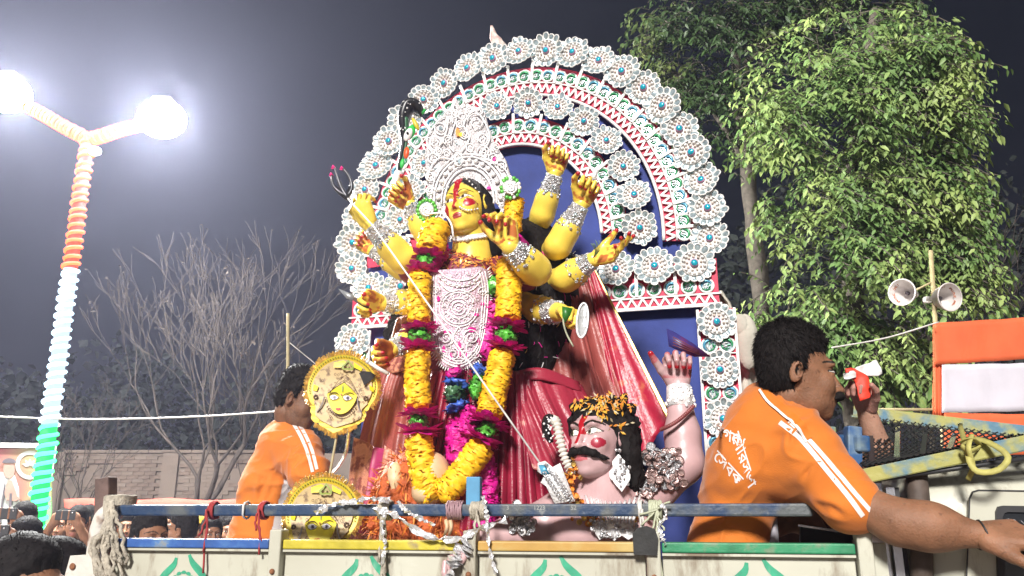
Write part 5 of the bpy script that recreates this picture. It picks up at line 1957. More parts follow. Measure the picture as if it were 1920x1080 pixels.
# crown
def CR(px, py, off=0.0):
    return pix(px, py, 2.70 - .35 * (px - 878) * .0018 + .00035 * (330 - py) - off)
co = [(804, 372), (800, 330), (797, 295), (803, 255), (820, 226), (845, 200), (853, 180), (861, 198), (890, 199), (908, 210), (916, 240), (928, 270), (948, 300), (957, 330), (960, 385), (942, 398), (918, 362), (902, 344), (880, 336), (860, 340), (848, 352), (838, 372), (834, 398), (812, 400)]
M_plate = mat('grey_silver_card', (0.50, 0.47, 0.48), .4, .15, .3, 40, .4, 140, btype='voronoi')
crown = MB().plate([CR(x, y) for x, y in co], (0.004, .012, 0)).build('crown', M_plate, god)
sc2 = MB()
for rx, ry in ((46, 60), (52, 68), (66, 82), (72, 88)):
    sc2.tube([CR(880 + rx * math.cos(a), 376 + ry * math.sin(a), .010) for a in np.linspace(PI * .97, PI * 2.03, 40)], .0036 if rx in (46, 66) else .0022, 6)
for cx, cy, r, t0, fl in ((826, 240, 14, 0, 1), (815, 266, 12, 1, -1), (893, 228, 17, 3, 1), (904, 260, 12, 2, -1), (870, 252, 9, 0, 1), (852, 214, 9, 4, 1), (907, 284, 12, 3, 1), (923, 296, 12, 3, -1), (940, 312, 12, 3, 1), (948, 340, 10, 3, 1), (812, 298, 12, 0, -1), (806, 330, 10, 0, 1), (822, 284, 9, 1, 1), (882, 276, 9, 1, 1), (858, 290, 8, 4, 1), (840, 262, 10, 2, 1), (898, 208, 8, 2, -1), (862, 232, 9, 5, 1), (842, 226, 8, 1, -1), (880, 206, 8, 0, 1), (838, 288, 8, 3, 1), (930, 276, 9, 2, 1), (806, 358, 9, 0, -1), (952, 372, 9, 3, -1)):
    spiral(CR, cx, cy, r, 1.9, t0, fl, .0027, .006 + .0006 * (int(cx * 7) % 17), sc2)
for pts in ([(852, 286), (842, 270), (850, 240), (856, 220), (850, 204), (853, 192)], [(862, 288), (880, 260), (870, 236), (880, 214), (900, 204)], [(812, 290), (800, 262), (822, 226), (840, 220), (836, 250), (826, 272)], [(900, 290), (918, 262), (912, 236), (900, 216)], [(800, 340), (810, 310), (826, 296), (850, 300)], [(958, 350), (950, 322), (930, 306), (900, 296)]):
    sc2.tube([CR(p.x, p.y, .012) for p in catmull([V(x, y, 0) for x, y in pts], 22)], .0032, 6)
for pts in (ellp(860, 300, 7, 11), ellp(852, 206, 5, 9), ellp(866, 216, 6, 8), ellp(928, 300, 6, 8)):
    sc2.tube([CR(x, y, .016) for x, y in pts], .0022, 5, closed=True)
sc2.build('scrollwork', M_silver2, crown, True, fix=False)
b = MB()
for k in range(15):
    a = lerp(PI * 1.02, PI * 1.98, k / 14)
    b.sphere(CR(880 + 59 * math.cos(a), 376 + 75 * math.sin(a), .010), .0092, 8, 6)
for i in range(260):
    px, py = rng.uniform(798, 958), rng.uniform(195, 395)
    if in_poly(px, py, co):
        b.sphere(CR(px, py, .003), rng.uniform(.002, .0055), 6, 4, mi=rng.choice((0, 0, 0, 1)))
b.build('bead', [M_silver2, M_mirror], crown, True, fix=False)
g_ = MB()
for cx, cy, rx, ry, mi in ((858, 247, 4, 9, 0), (864, 252, 5, 4, 2), (917, 352, 5, 3, 1), (862, 300, 4, 7, 3), (826, 240, 4, 4, 3), (926, 297, 4, 5, 1)):
    g_.plate([CR(cx + rx * math.cos(a), cy + ry * math.sin(a), .012) for a in np.linspace(0, 2 * PI, 10)[:-1]], (0, .005, 0), mi)
g_.build('gem', [M_opet, M_magenta, M_ypet, M_mirror], crown)
# ear ornaments: rosettes rimmed with green, and dangling scrolls
for cx, cy, d in ((800, 394, 2.70), (957, 352, 2.58)):
    F = lambda x, y, o=0.0, d=d: pix(x, y, d - o)
    eb = MB()
    for k in range(16):
        a = 2 * PI * k / 16
        eb.sphere(F(cx + 17 * math.cos(a), cy + 19 * math.sin(a)), (.008, .005, .008), 6, 5, mi=1 if cx < 900 or k % 3 else 0)
    eb.lathe([(.0, -.012), (.022, -.010), (.030, .0), (.0, .006)], F(cx, cy), frame_from(V(0, 0, 1), V(0, 1, 0)), 16, 0)
    spiral(F, cx, cy, 12, 2.0, 0, 1, .003, .012, eb)
    for k in range(24):
        a, r_ = rng.uniform(0, 6.28), rng.uniform(2, 16)
        eb.sphere(F(cx + r_ * math.cos(a), cy + r_ * math.sin(a), .010), .0035, 6, 4, mi=0)
    eb.build('ear_rosette', [M_silver2, M_tinselg], god, True, fix=False)
db = MB()
F = lambda x, y, o=0.0: pix(x, y, 2.64 - o)
for cx, cy, r, a, fl in ((822, 416, 9, 0, 1), (834, 432, 9, 2, -1), (820, 436, 8, 3, 1), (842, 446, 7, 1, 1), (830, 404, 7, 4, 1), (944, 398, 7, 0, 1)):
    spiral(F, cx, cy, r, 1.8, a, fl, .003, 0, db)
db.tube(catmull([F(800, 402), F(815, 400), F(832, 402), F(846, 420), F(850, 445)], 16), .004, 6)
for k in range(16):
    db.sphere(F(rng.uniform(815, 850), rng.uniform(402, 450)), .004, 6, 4)
db.build('ear_pendant', M_silver2, god, True, fix=False)

# ------------------------------------------------------------------ things the goddess holds
def held(name, label, cat, parts):
    t = thing(name, label, cat, parts[0][1].v[0])
    for nm, b, m_ in parts:
        b.build(nm, m_, t, True)
    return t
# trident
sh = MB()
tp0, tp1, tp2 = pix(652, 372, 2.54), pix(700, 424, 2.52), pix(1012, 868, 2.37)
sh.tube([tp0, tp1, tp1.lerp(tp2, .5), tp2], .0031, 8)
hd = MB()
F = lambda x, y: pix(x, y, 2.55)
hd.tube(catmull([F(652, 372), F(640, 352), F(632, 330), F(626, 312)], 14), [.008, .009, .008, .007, .006, .006, .006, .005, .005, .004, .004, .003, .003, .002], 8)
hd.tube(catmull([F(652, 368), F(636, 360), F(624, 346), F(622, 326)], 12), [.007] * 6 + [.005] * 5 + [.003], 8)
hd.tube(catmull([F(652, 368), F(660, 352), F(655, 332), F(642, 314)], 12), [.007] * 6 + [.005] * 5 + [.003], 8)
hd.plate([F(650, 376), F(634, 364), F(625, 346), F(636, 352), F(648, 362), F(657, 345), F(660, 356)], (0, .006, 0))
ti = MB()
for x, y in ((625, 309), (621, 323), (641, 311)):
    b0 = F(x, y + 6)
    ti.tube([b0, F(x - 1, y)], [.0085, .001], 8)
held('trident', 'long trident with a dark pink tipped head slanting down to the demon', 'trident', [('shaft', sh, M_white), ('head', hd, mat('gunmetal', (0.05, 0.05, 0.055), .3, .6, .2, 30)), ('tip', ti, mat('hot_pink_paint', (.75, .02, .22), .5))])
# cobra
cb, pt = MB(), {}
F = lambda x, y, o=0.0: pix(x, y, 2.74 - o)
Q = catmull([F(745, 330), F(751, 300), F(757, 270), F(757, 245), F(757, 222), F(766, 200), F(782, 200), F(790, 218)], 40)
rad = [lerp(.010, .024, min(1, i / 14)) if i < 14 else lerp(.024, .046, math.sin(PI * min(1, (i - 13) / 26)) ) for i in range(40)]
rad[-1], rad[-2], rad[-3] = .008, .012, .017
cb.tube(Q, rad, 14, flat=.55)
bl = MB()
bl.tube([q + V(.012, -.014, .0) for q in Q[2:22]], [r * .55 for r in rad[2:22]], 8, flat=.5)
def dab(cx, cy, rx, ry, rot, off):
    c_, s_ = math.cos(rot), math.sin(rot)
    return MB().plate([F(cx + rx * math.cos(a) * c_ - ry * math.sin(a) * s_, cy + rx * math.cos(a) * s_ + ry * math.sin(a) * c_, off) for a in np.linspace(0, 2 * PI, 14)[:-1]], (0, .006, 0))
eyew = dab(765, 252, 7, 13, .45, .030)
eyeg = dab(770, 247, 8, 15, .45, .026)
eyep = dab(764, 249, 2.4, 2.4, 0, .034)
ored = dab(762, 286, 5, 11, .15, .030)
gtip = dab(754, 306, 4, 9, .2, .026)
ylip = dab(779, 232, 4, 13, -.5, .034)
tail = MB().tube(catmull([F(748, 322), F(742, 340), F(740, 352)], 8), [.016, .016, .015, .014, .014, .013, .012, .01], 10)
spd = MB()
for k in range(26):
    i = rng.randrange(16, 37)
    spd.sphere(Q[i] + V(rng.uniform(-.6, .6) * rad[i] * .6, -rad[i] * .88, rng.uniform(-.01, .01)), rng.uniform(.0018, .004), 6, 4)
tng = MB().tube([F(788, 214), F(797, 206)], [.009, .007], 8)
held('cobra_statue', 'black cobra figure rearing from the raised hand beside the crown', 'snake statue', [('body', cb, M_black), ('belly', bl, mat('snake_green', (.03, .12, .05), .4)), ('eye', eyew, M_white), ('eye_rim', eyeg, mat('bright_green_paint', (.04, .45, .08), .4)), ('pupil', eyep, M_black), ('marking', ored, mat('orange_red_paint', (.75, .09, .02), .4)), ('marking', gtip, MATS['bright_green_paint']), ('lip', ylip, mat('yellow_paint', (.62, .48, .03), .4)), ('tail', tail, M_silver2), ('sequin', spd, M_silver2), ('tongue', tng, MATS['bright_green_paint'])])
# disc with handle
F = lambda x, y, o=0.0: pix(x, y, 2.46 - o)
ds = MB().plate([F(1092 + 10 * math.cos(a) + 2.5 * math.sin(a), 601 - 32 * math.sin(a)) for a in np.linspace(0, 2 * PI, 29)[:-1]], (.006, .003, 0))
ri = MB().tube([F(1092 + 10.5 * math.cos(a) + 2.5 * math.sin(a), 601 - 32.5 * math.sin(a), .003) for a in np.linspace(0, 2 * PI, 29)[:-1]], .0035, 6, closed=True)
gp = MB().tube(catmull([F(1060, 580), F(1056, 600), F(1062, 625), F(1075, 650)], 12), .003, 6)
lf = MB().plate([F(1054, 574, .05), F(1074, 578, .05), F(1070, 590, .05), F(1060, 606, .05), F(1054, 592, .05)], (0, .003, 0))
held('discus', 'clear glass discus held edge on in the lowest hand', 'discus', [('disc', ds, mat('clear_plate', (.62, .64, .64), .12, .35, .2, 60, .4, 80)), ('rim', ri, M_silver2), ('stalk', gp, MATS['pale_green_cord']), ('leaf', lf, mat('betel_leaf', (.03, .16, .02), .4, 0, .2, 30))])
# knife, white rod, short blade, grass sprig, yellow flower
F = lambda x, y, o=0.0: pix(x, y, 2.62 - o)
held('knife', 'grey blade pointing out of the hand at the arch edge', 'knife', [('blade', MB().plate([F(634, 541), F(662, 552), F(668, 562), F(650, 560)], (0, .004, 0)), mat('grey_steel', (.36, .37, .38), .35, .5, .1, 30)), ('grip', MB().tube([F(664, 560), F(690, 578)], .007, 8), M_wood)])
F = lambda x, y, o=0.0: pix(x, y, 2.55 - o)
held('rod', 'short white wrapped rod in the red palmed hand above the gold mask', 'rod', [('shaft', MB().tube([F(690, 678), F(708, 690), F(728, 701)], .0065, 8), M_white), ('ferrule', MB().tube([F(688, 676), F(692, 680)], .008, 8), M_silver2)])
F = lambda x, y, o=0.0: pix(x, y, 2.66 - o)
held('dagger', 'small silver dagger standing in the second raised hand', 'dagger', [('blade', MB().plate([F(1108, 336), F(1112, 318), F(1122, 308), F(1122, 322), F(1116, 340)], (0, .005, 0)), M_silver2), ('grip', MB().tube([F(1100, 372), F(1112, 336)], .006, 8), M_silver)])
gs = MB()
for k in range(9):
    gs.tube(catmull([pix(1112, 484, 2.58), pix(1116 + k, 470, 2.56), pix(1108 + k * 2.2, 450 + rng.uniform(-2, 8), 2.54)], 7), .0009, 4)
tag(gs.build('grass_sprig', mat('grass_blade', (.16, .26, .10), .6), None, True, fix=False), 'green grass sprig tucked under the bracelet of the pointing hand', 'grass sprig')

# ------------------------------------------------------------------ garlands
def roll(pts, r, step=.0040, na=26, seed=0, rough=.10, flakes=True, mi=0, tw=1.0):
    """ruffled roll of paper petals along a path"""
    r2 = random.Random(seed)
    Lp = 0
    C0 = catmull(pts, 60)
    for i in range(59):
        Lp += (C0[i + 1] - C0[i]).length
    n = max(6, int(Lp / step))
    C = catmull(pts, n)
    b = MB()
    verts, faces = [], []
    ref = None
    for i, p in enumerate(C):
        t = (C[min(i + 1, n - 1)] - C[max(i - 1, 0)]).normalized()
        if ref is None:
            ref = V(0, -1, 0)
        x = (ref - t * ref.dot(t)).normalized()
        y = t.cross(x)
        ph = r2.uniform(0, 6)
        end = min(1, .55 + .45 * min(i, n - 1 - i) / 4)
        for k in range(na):
            a = 2 * PI * k / na
            rr = r * end * ((1.03 if i % 2 else .91) + rough * r2.gauss(0, .45) + .05 * math.sin(5 * a + ph)) * (1 + .05 * noise.noise(V(i * .12, a, seed)))
            ax = step * (.9 * math.sin(3 * a + ph) + r2.gauss(0, .7)) * tw
            verts.append(p + (x * math.cos(a) + y * math.sin(a)) * rr + t * ax)
    for i in range(n - 1):
        for k in range(na):
            l = (k + 1) % na
            faces.append((i * na + k, i * na + l, (i + 1) * na + l, (i + 1) * na + k))
    faces.append(tuple(range(na)))
    faces.append(tuple((n - 1) * na + k for k in range(na)))
    b.add(verts, faces)
    if flakes:
        for j in range(int(Lp / (.0030 if rough < .15 else .0012))):
            i = r2.randrange(1, n - 1)
            t = (C[i + 1] - C[i - 1]).normalized()
            x = (V(0, -1, 0) - t * -t.y).normalized()
            y = t.cross(x)
            a = r2.uniform(0, 2 * PI)
            o = x * math.cos(a) + y * math.sin(a)
            s = -x * math.sin(a) + y * math.cos(a)
            h = C[i] + o * r * .88
            w = r2.uniform(.006, .012)
            d = (o * .75 + t * r2.uniform(-.8, .8)).normalized() * r2.uniform(.006, .011)
            b.add([h - s * w * .5, h + s * w * .5, h + s * w * .7 + d, h - s * w * .6 + d * 1.05], [(0, 1, 2, 3)])
    return b
def frill(c, ax, r, seed, n=11):
    r2 = random.Random(seed)
    b = MB()
    ax = Vector(ax).normalized()
    x = ax.orthogonal().normalized()
    y = ax.cross(x)
    for lay in range(3):
        for k in range(n):
            a = 2 * PI * (k + .35 * lay) / n + r2.uniform(-.15, .15)
            o = x * math.cos(a) + y * math.sin(a)
            s = -x * math.sin(a) + y * math.cos(a)
            R_ = r * r2.uniform(.8, 1.25)
            lift = ax * R_ * r2.uniform(-.35, .25)
            e_ = [c + o * R_ * .12, c + o * R_ * .45 - s * R_ * .24 + lift * .3, c + o * R_ * .80 - s * R_ * .26 + lift * .75, c + o * R_ * .98 - s * R_ * .10 + lift, c + o * R_ * 1.0 + s * R_ * .08 + lift, c + o * R_ * .80 + s * R_ * .27 + lift * .7, c + o * R_ * .45 + s * R_ * .24 + lift * .3]
            b.add(e_ + [c + o * R_ * .6 + lift * .3 + ax * .005], [(j, (j + 1) % 7, 7) for j in range(7)])
    return b
gar = thing('flower_garland', 'thick garland of yellow rolls with green and magenta bands on the goddess', 'garland', pix(830, 920, 2.5))
YR = .0405
def gseg(kind, pts, r, seed):
    m_ = {'yellow': M_ypet, 'green': M_tinselg}[kind]
    P = [pix(*p) for p in pts]
    o = roll(P, r, .0036 if kind == 'yellow' else .0055, 26, seed, .075 if kind == 'yellow' else .22).build(kind + '_roll', m_, gar, True, fix=False)
def gfrill(px, py, d, tx, ty, r, seed):
    frill(pix(px, py, d), (tx, 0, -ty), r, seed).build('magenta_frill', M_magenta, gar, False, fix=False)
gseg('yellow', [(822, 424, 2.66), (812, 445, 2.62), (806, 474, 2.60)], .048, 1)
gfrill(803, 480, 2.60, 0, 1, .050, 2)
gseg('green', [(800, 482, 2.60), (794, 500, 2.59)], .033, 3)
gfrill(790, 506, 2.585, 0, 1, .054, 4)
gseg('yellow', [(789, 512, 2.58), (785, 560, 2.57), (787, 608, 2.56)], YR * .92, 5)
gfrill(787, 616, 2.56, 0, 1, .060, 6)
gseg('green', [(786, 618, 2.555), (785, 646, 2.55)], .036, 7)
gfrill(784, 650, 2.55, 0, 1, .060, 8)
gseg('yellow', [(784, 656, 2.545), (782, 710, 2.535), (785, 768, 2.525)], YR, 9)
gfrill(785, 776, 2.52, 0, 1, .066, 10)
gseg('green', [(785, 780, 2.52), (785, 803, 2.515)], .032, 11)
gfrill(785, 808, 2.515, 0, 1, .066, 12)
gseg('yellow', [(784, 814, 2.51), (790, 860, 2.50), (800, 905, 2.49), (818, 936, 2.485)], YR * 1.05, 13)
gseg('yellow', [(908, 832, 2.50), (880, 870, 2.49), (850, 908, 2.48), (822, 932, 2.475)], YR * 1.05, 14)
gfrill(905, 822, 2.50, -.5, 1, .064, 15)
gseg('green', [(910, 818, 2.50), (915, 796, 2.505)], .036, 16)
gfrill(918, 790, 2.505, -.3, 1, .066, 17)
gseg('yellow', [(916, 784, 2.51), (928, 730, 2.52), (944, 656, 2.535)], YR * 1.05, 18)
gfrill(947, 650, 2.535, -.2, 1, .062, 19)
gseg('green', [(947, 646, 2.54), (950, 617, 2.545)], .038, 20)
gfrill(951, 610, 2.545, -.1, 1, .062, 21)
gseg('yellow', [(952, 604, 2.55), (954, 550, 2.56), (955, 484, 2.575)], YR * 1.05, 22)
gfrill(968, 458, 2.52, -.8, .9, .062, 23)
frill(pix(972, 462, 2.50), (.5, -.7, .1), .045, 33).build('magenta_frill', M_magenta, gar, fix=False)
gseg('green', [(958, 462, 2.53), (978, 464, 2.52)], .020, 24)
gseg('yellow', [(960, 436, 2.60), (963, 400, 2.61), (966, 372, 2.63)], YR * .80, 25)

g2 = thing('tinsel_garland', 'magenta, blue and green tinsel garland hanging inside the yellow garland', 'garland', pix(860, 820, 2.58))
def t2(name, m_, pts, r, seed, rough=.2):
    roll([pix(*p) for p in pts], r, .0055, 22, seed, rough).build(name, m_, g2, True, fix=False)
t2('magenta_roll', M_magenta, [(830, 460, 2.66), (815, 480, 2.64), (800, 505, 2.62)], .038, 40)
t2('green_roll', MATS['green_tinsel'], [(926, 520, 2.62), (928, 555, 2.62)], .028, 41)
t2('magenta_roll', M_magenta, [(926, 562, 2.65), (920, 620, 2.645), (908, 680, 2.63)], .045, 42)
t2('blue_roll', M_tinselb, [(905, 690, 2.56), (895, 704, 2.555)], .038, 43, .5)
t2('green_roll', MATS['green_tinsel'], [(896, 706, 2.555), (894, 746, 2.55)], .026, 44)
t2('magenta_roll', M_magenta, [(892, 768, 2.56), (880, 800, 2.55), (905, 860, 2.55), (915, 930, 2.55), (905, 1000, 2.55)], .034, 45)
t2('magenta_roll', M_magenta, [(864, 790, 2.57), (862, 830, 2.56), (866, 880, 2.56)], .045, 46)
t2('blue_roll', M_tinselb, [(856, 714, 2.58), (852, 724, 2.575)], .046, 47, .5)
t2('green_roll', mat('dark_tinsel', (.05, .13, .06), .4, .1, .4, 60), [(852, 724, 2.575), (852, 752, 2.57)], .036, 48, .35)
t2('blue_roll', M_tinselb, [(856, 756, 2.57), (860, 768, 2.57)], .050, 49, .5)
t2('magenta_roll', M_magenta, [(850, 694, 2.58), (854, 708, 2.575)], .040, 50)
# ------------------------------------------------------------------ the demon figure at the goddess's feet
PNK = (0.50, 0.325, 0.33)
dem = thing('demon_statue', 'pink skinned moustached demon statue with raised arm and petals in his hair', 'statue', pix(1130, 1010, 2.5))
body = Body()
def sink(v, q, c):
    body.add(v, q, c)
DR = head_frame((-.62, -.76, .06), (.0, .05, 1))
DS = .965
DO = pix(1120, 822, 2.40)
v, q = head_sdf(nose=1.0, jaw=1.15, cheek=1.02, lips=1.1, brow=1.0, chin=1.2).mesh(.0021)
n = normals_of(v, q)
if np.mean(np.sum(n * (v - v.mean(0)), 1)) < 0:
    n = -n
c = np.tile(np.array(PNK), (len(v), 1)) * (1 + .05 * vnoise(v, 30)[:, None])
c, front = paint_face(c, v, n, look=(-.25, 0), eye_w=.022, eye_h=.0115, brow_w=.0042, lip=(.50, .12, .14), iris=(.05, .06, .03))
X, Z = v[:, 0], v[:, 2]
c[front & (np.abs(X) < .0105 + .003 * vnoise(v, 60) + .004 * np.clip((Z - .05) / .05, 0, 1)) & (Z > .0)] = RED
c[front & (np.abs(X) < .005) & (Z <= .0) & (Z > -.03)] = RED
rr_ = np.hypot((X - .050) / 1.1, (Z + .026) / .9) + .002 * vnoise(v, 90)
c[(n[:, 1] < .5) & (v[:, 1] < -.052) & (rr_ < .016)] = (.30, .014, .035)
rr_ = np.hypot((X + .052), (Z + .024) / 1.3) + .004 * vnoise(v, 60)
c[(n[:, 1] < .5) & (v[:, 1] < -.052) & (rr_ < .016)] = (.30, .014, .035)
DRn = arr(DR)
sink((v * DS) @ DRn.T + np.array(DO), q, c)
dpt = lambda x, y, z: DO + DR @ (V(x, y, z) * DS)
S_ = SDF()
S_.cone(dpt(0, .02, -.07), pix(1138, 925, 2.44), .062, .070, k=.03)
S_.cone(pix(1138, 930, 2.45), pix(1132, 1060, 2.48), .09, .13, k=.06)
S_.cone(pix(1068, 968, 2.44), pix(1196, 958, 2.48), .060, .062, k=.07)
S_.ell(pix(1092, 1000, 2.36), (.085, .06, .07), k=.04)
S_.ell(pix(1175, 1000, 2.39), (.085, .06, .07), k=.04)
a_, b_, w_ = pix(1208, 945, 2.48), pix(1284, 868, 2.46), pix(1272, 722, 2.50)
S_.cone(a_, b_, .062, .051, k=.05)
S_.cone(b_, b_.lerp(w_, .35), .051, .050, k=.04)
S_.cone(b_.lerp(w_, .35), w_, .050, .033, k=.03)
S_.cone(pix(1048, 962, 2.44), pix(968, 1000, 2.40), .062, .052, k=.05)
S_.cone(pix(968, 1000, 2.40), pix(905, 1012, 2.36), .052, .038, k=.03)
v, q = S_.mesh(.0045)
c = np.tile(np.array(PNK), (len(v), 1)) * (1 + .06 * vnoise(v, 12)[:, None])
sink(v, q, c)
y = pix(1269, 640, 2.48) - w_
v, q, lv, tips = hand_mesh(w_ - y.normalized() * .01, y, (-.05, -1, .05), -1, .175, (1.15, 1.2, 1.2, 1.15), (.15, .0), .07)
c = np.tile(np.array(PNK), (len(v), 1))
d = np.linalg.norm(lv[:, None] - tips[None], axis=2).min(1)
nn = normals_of(lv, q)
if np.mean(np.sum(nn * (lv - lv.mean(0)), 1)) < 0:
    nn = -nn
c = mixc(c, (nn[:, 2] > .2) * (lv[:, 1] > .18) * np.clip((vnoise(lv, 6, 3) + .1) * 3, 0, .75), (.42, .06, .08))
c = mixc(c, np.clip((.07 - d) / .02, 0, 1), (.40, .01, .02))
sink(v, q, c)
wl = pix(905, 1012, 2.36)
v, q, lv, tips = hand_mesh(wl, pix(860, 1030, 2.33) - wl, (0, -.3, -1), 1, .17, (.5, .5, .55, .6), (.4, .3))
sink(v, q, np.tile(np.array(PNK), (len(v), 1)))
body.build('body', M_painted, dem)
# hair, moustache
H_ = SDF()
H_.ell((0, .034, .050), (.090, .102, .084), k=.02)
for sx in (-1, 1):
    H_.path([(sx * .080, .02, .03), (sx * .086, .035, -.05), (sx * .086, .06, -.12)], [.026, .030, .030], k=.03)
H_.path([(0, .09, .0), (0, .10, -.16)], [.085, .085], k=.05)
for k in range(40):
    a = rng.uniform(-2.6, 2.6)
    zz_ = rng.uniform(.02, .12)
    rr_ = math.sqrt(max(.05, 1 - ((zz_ - .052) / .095) ** 2))
    H_.ell((.092 * rr_ * math.sin(a), .034 - .102 * rr_ * math.cos(a) * (1 if zz_ > .085 or abs(a) > 1.2 else .0), zz_ + .006), (.016, .016, .016), k=.012)
v, q = H_.mesh(.004)
v = v + (.006 * vnoise(v * np.array([1, 1, .4]), 70) + .004 * vnoise(v * np.array([1, 1, .6]), 150))[:, None]
hw = (v * DS) @ DRn.T + np.array(DO)
dhair = link('hair', np_mesh('hair', hw, q, M_hair, np.zeros((len(v), 3)) + .012), dem)
M2 = SDF()
for sx in (-1, 1):
    M2.path([(0, -.100, -.0495), (sx * .020, -.099, -.050), (sx * .042, -.084, -.058), (sx * .062, -.060, -.070), (sx * .072, -.045, -.072)], [.0085, .0115, .0095, .0055, .0015], k=.01)
v, q = M2.mesh(.002)
v = v + .0012 * vnoise(v, 260)[:, None]
link('moustache', np_mesh('moustache', (v * DS) @ DRn.T + np.array(DO), q, M_hair, np.zeros((len(v), 3)) + .012), dem)
hb_ = bvh_of(hw, q) if False else BVHTree.FromPolygons([tuple(x) for x in hw], [tuple(int(i) for i in f) for f in dhair.data.polygons and [list(p.vertices) for p in dhair.data.polygons]])
pet = MB()
for k in range(330):
    px, py = rng.gauss(1118, 38), 728 + abs(rng.gauss(0, 20)) + rng.random() ** 3 * 70
    h, n_ = cast(px, py, hb_, .003)
    if h is None:
        continue
    if px < 1090 and py > 770:
        continue
    a = n_.orthogonal().normalized()
    b_ = n_.cross(a)
    th = rng.uniform(0, 6.28)
    d = (a * math.cos(th) + b_ * math.sin(th)) * rng.uniform(.005, .011)
    e_ = n_.cross(d) * .38
    pet.add([h - d, h + e_ + n_ * .003, h + d + n_ * .006, h - e_ + n_ * .002], [(0, 1, 2, 3)], rng.choice((0, 0, 1, 1, 2)))
tag(pet.build('petal_scatter', [M_opet, mat('amber_petal', (.70, .36, .03), .6), mat('pale_petal', (.58, .5, .32), .6)], dem, fix=False), kind='stuff')
# ornaments
def sequin_cluster(name, pts, m_, rmin, rmax, n, par, seed, flat_=True):
    r2 = random.Random(seed)
    b = MB()
    for k in range(n):
        cx, cy, d, sx, sy = pts[r2.randrange(len(pts))]
        c_ = pix(cx + r2.gauss(0, sx), cy + r2.gauss(0, sy), d + r2.uniform(-.02, .01))
        R = Euler((r2.uniform(-.7, .7) + PI / 2, r2.uniform(-.7, .7), r2.uniform(-.6, .6))).to_matrix()
        rr = r2.uniform(rmin, rmax)
        b.lathe([(0, -.001), (rr * .7, .001), (rr, -.002), (rr * .9, .004)], c_, R, 9, mi=r2.choice((0, 0, 1)))
    return b.build(name, m_, par, True, fix=False)
M_rosef = mat('rosy_sequin', (.50, .36, .34), .25, .4, .3, 50, .5, 100)
sequin_cluster('armlet', [(1235, 885, 2.42, 16, 13), (1262, 870, 2.42, 10, 12), (1215, 905, 2.41, 14, 10), (1255, 905, 2.42, 12, 8), (1200, 925, 2.40, 16, 8), (1225, 860, 2.42, 10, 10)], [M_rosef, M_silver], .008, .017, 300, dem, 3)
sequin_cluster('armlet', [(968, 965, 2.345, 10, 12), (980, 985, 2.34, 9, 8)], [M_silver, M_silver2], .006, .013, 110, dem, 4)
cu = MB()
cu.tube([b__ for b__ in (w_.lerp(pix(1284, 868, 2.46), .30), w_.lerp(pix(1284, 868, 2.46), .02))], [.0445, .0375], 18)
for k in range(40):
    f = rng.uniform(.02, .30)
    a = rng.uniform(PI, 2 * PI)
    cu.sphere(w_.lerp(pix(1284, 868, 2.46), f) + V(math.cos(a), math.sin(a), 0) * lerp(.038, .046, f / .3), rng.uniform(.003, .007), 6, 4)
cu.build('wrist_cuff', [M_silver2], dem, True, fix=False)
bw_ = MB()
for k in range(22):
    t = k / 21
    bw_.sphere(pix(lerp(1240, 1300, t), lerp(805, 762, t) + 6 * math.sin(PI * t), 2.40 + .03 * (2 * t - 1) ** 2), .0065, 7, 5)
bw_.build('bead_string', mat('maroon_bead', (.20, .05, .05), .3, 0, .2, 40), dem, True, fix=False)
er = MB()
for px, py, rx, ry in ((1160, 868, 12, 16), (1168, 893, 14, 18), (1152, 888, 10, 14)):
    er.plate([pix(px + rx * math.sin(a) * (1.0 if math.cos(a) < .4 else .55), py - ry * math.cos(a), 2.33) for a in np.linspace(0, 2 * PI, 15)[:-1]], (0, .006, 0))
er.plate([pix(x, y, 2.325) for x, y in ((1146, 895), (1160, 868), (1180, 880), (1178, 905), (1166, 922), (1152, 906))], (0, .005, 0))
for k in range(26):
    er.sphere(pix(rng.gauss(1163, 9), rng.gauss(886, 14), 2.32), rng.uniform(.003, .006), 6, 4, mi=1)
er.build('earring', [M_silver2, M_silver], dem, False, fix=False)
nk = MB()
for k in range(12):
    t = k / 11
    nk.tube(catmull([pix(lerp(1098, 1200, t), 930 + 12 * math.sin(PI * t), 2.35), pix(lerp(1110, 1190, t), 965, 2.30), pix(lerp(1118, 1186, t), 985, 2.29)], 7), .0045, 5)
nk.plate([pix(x, y, 2.285) for x, y in ((1106, 986), (1196, 980), (1192, 1004), (1178, 1012), (1166, 1004), (1152, 1014), (1138, 1005), (1124, 1012), (1116, 1000))], (0, .006, 0))
for k in range(60):
    nk.sphere(pix(rng.uniform(1105, 1195), rng.uniform(975, 1008), 2.28), rng.uniform(.003, .006), 6, 4, mi=1)
nk.build('necklace', [M_silver2, M_silver], dem, True, fix=False)
sequin_cluster('marigold_string', [(1068, 900, 2.36, 7, 20), (1075, 940, 2.35, 8, 10), (1110, 972, 2.30, 12, 6), (1180, 968, 2.32, 10, 6), (1082, 880, 2.36, 5, 8)], [M_opet, M_gold], .005, .011, 110, dem, 5)
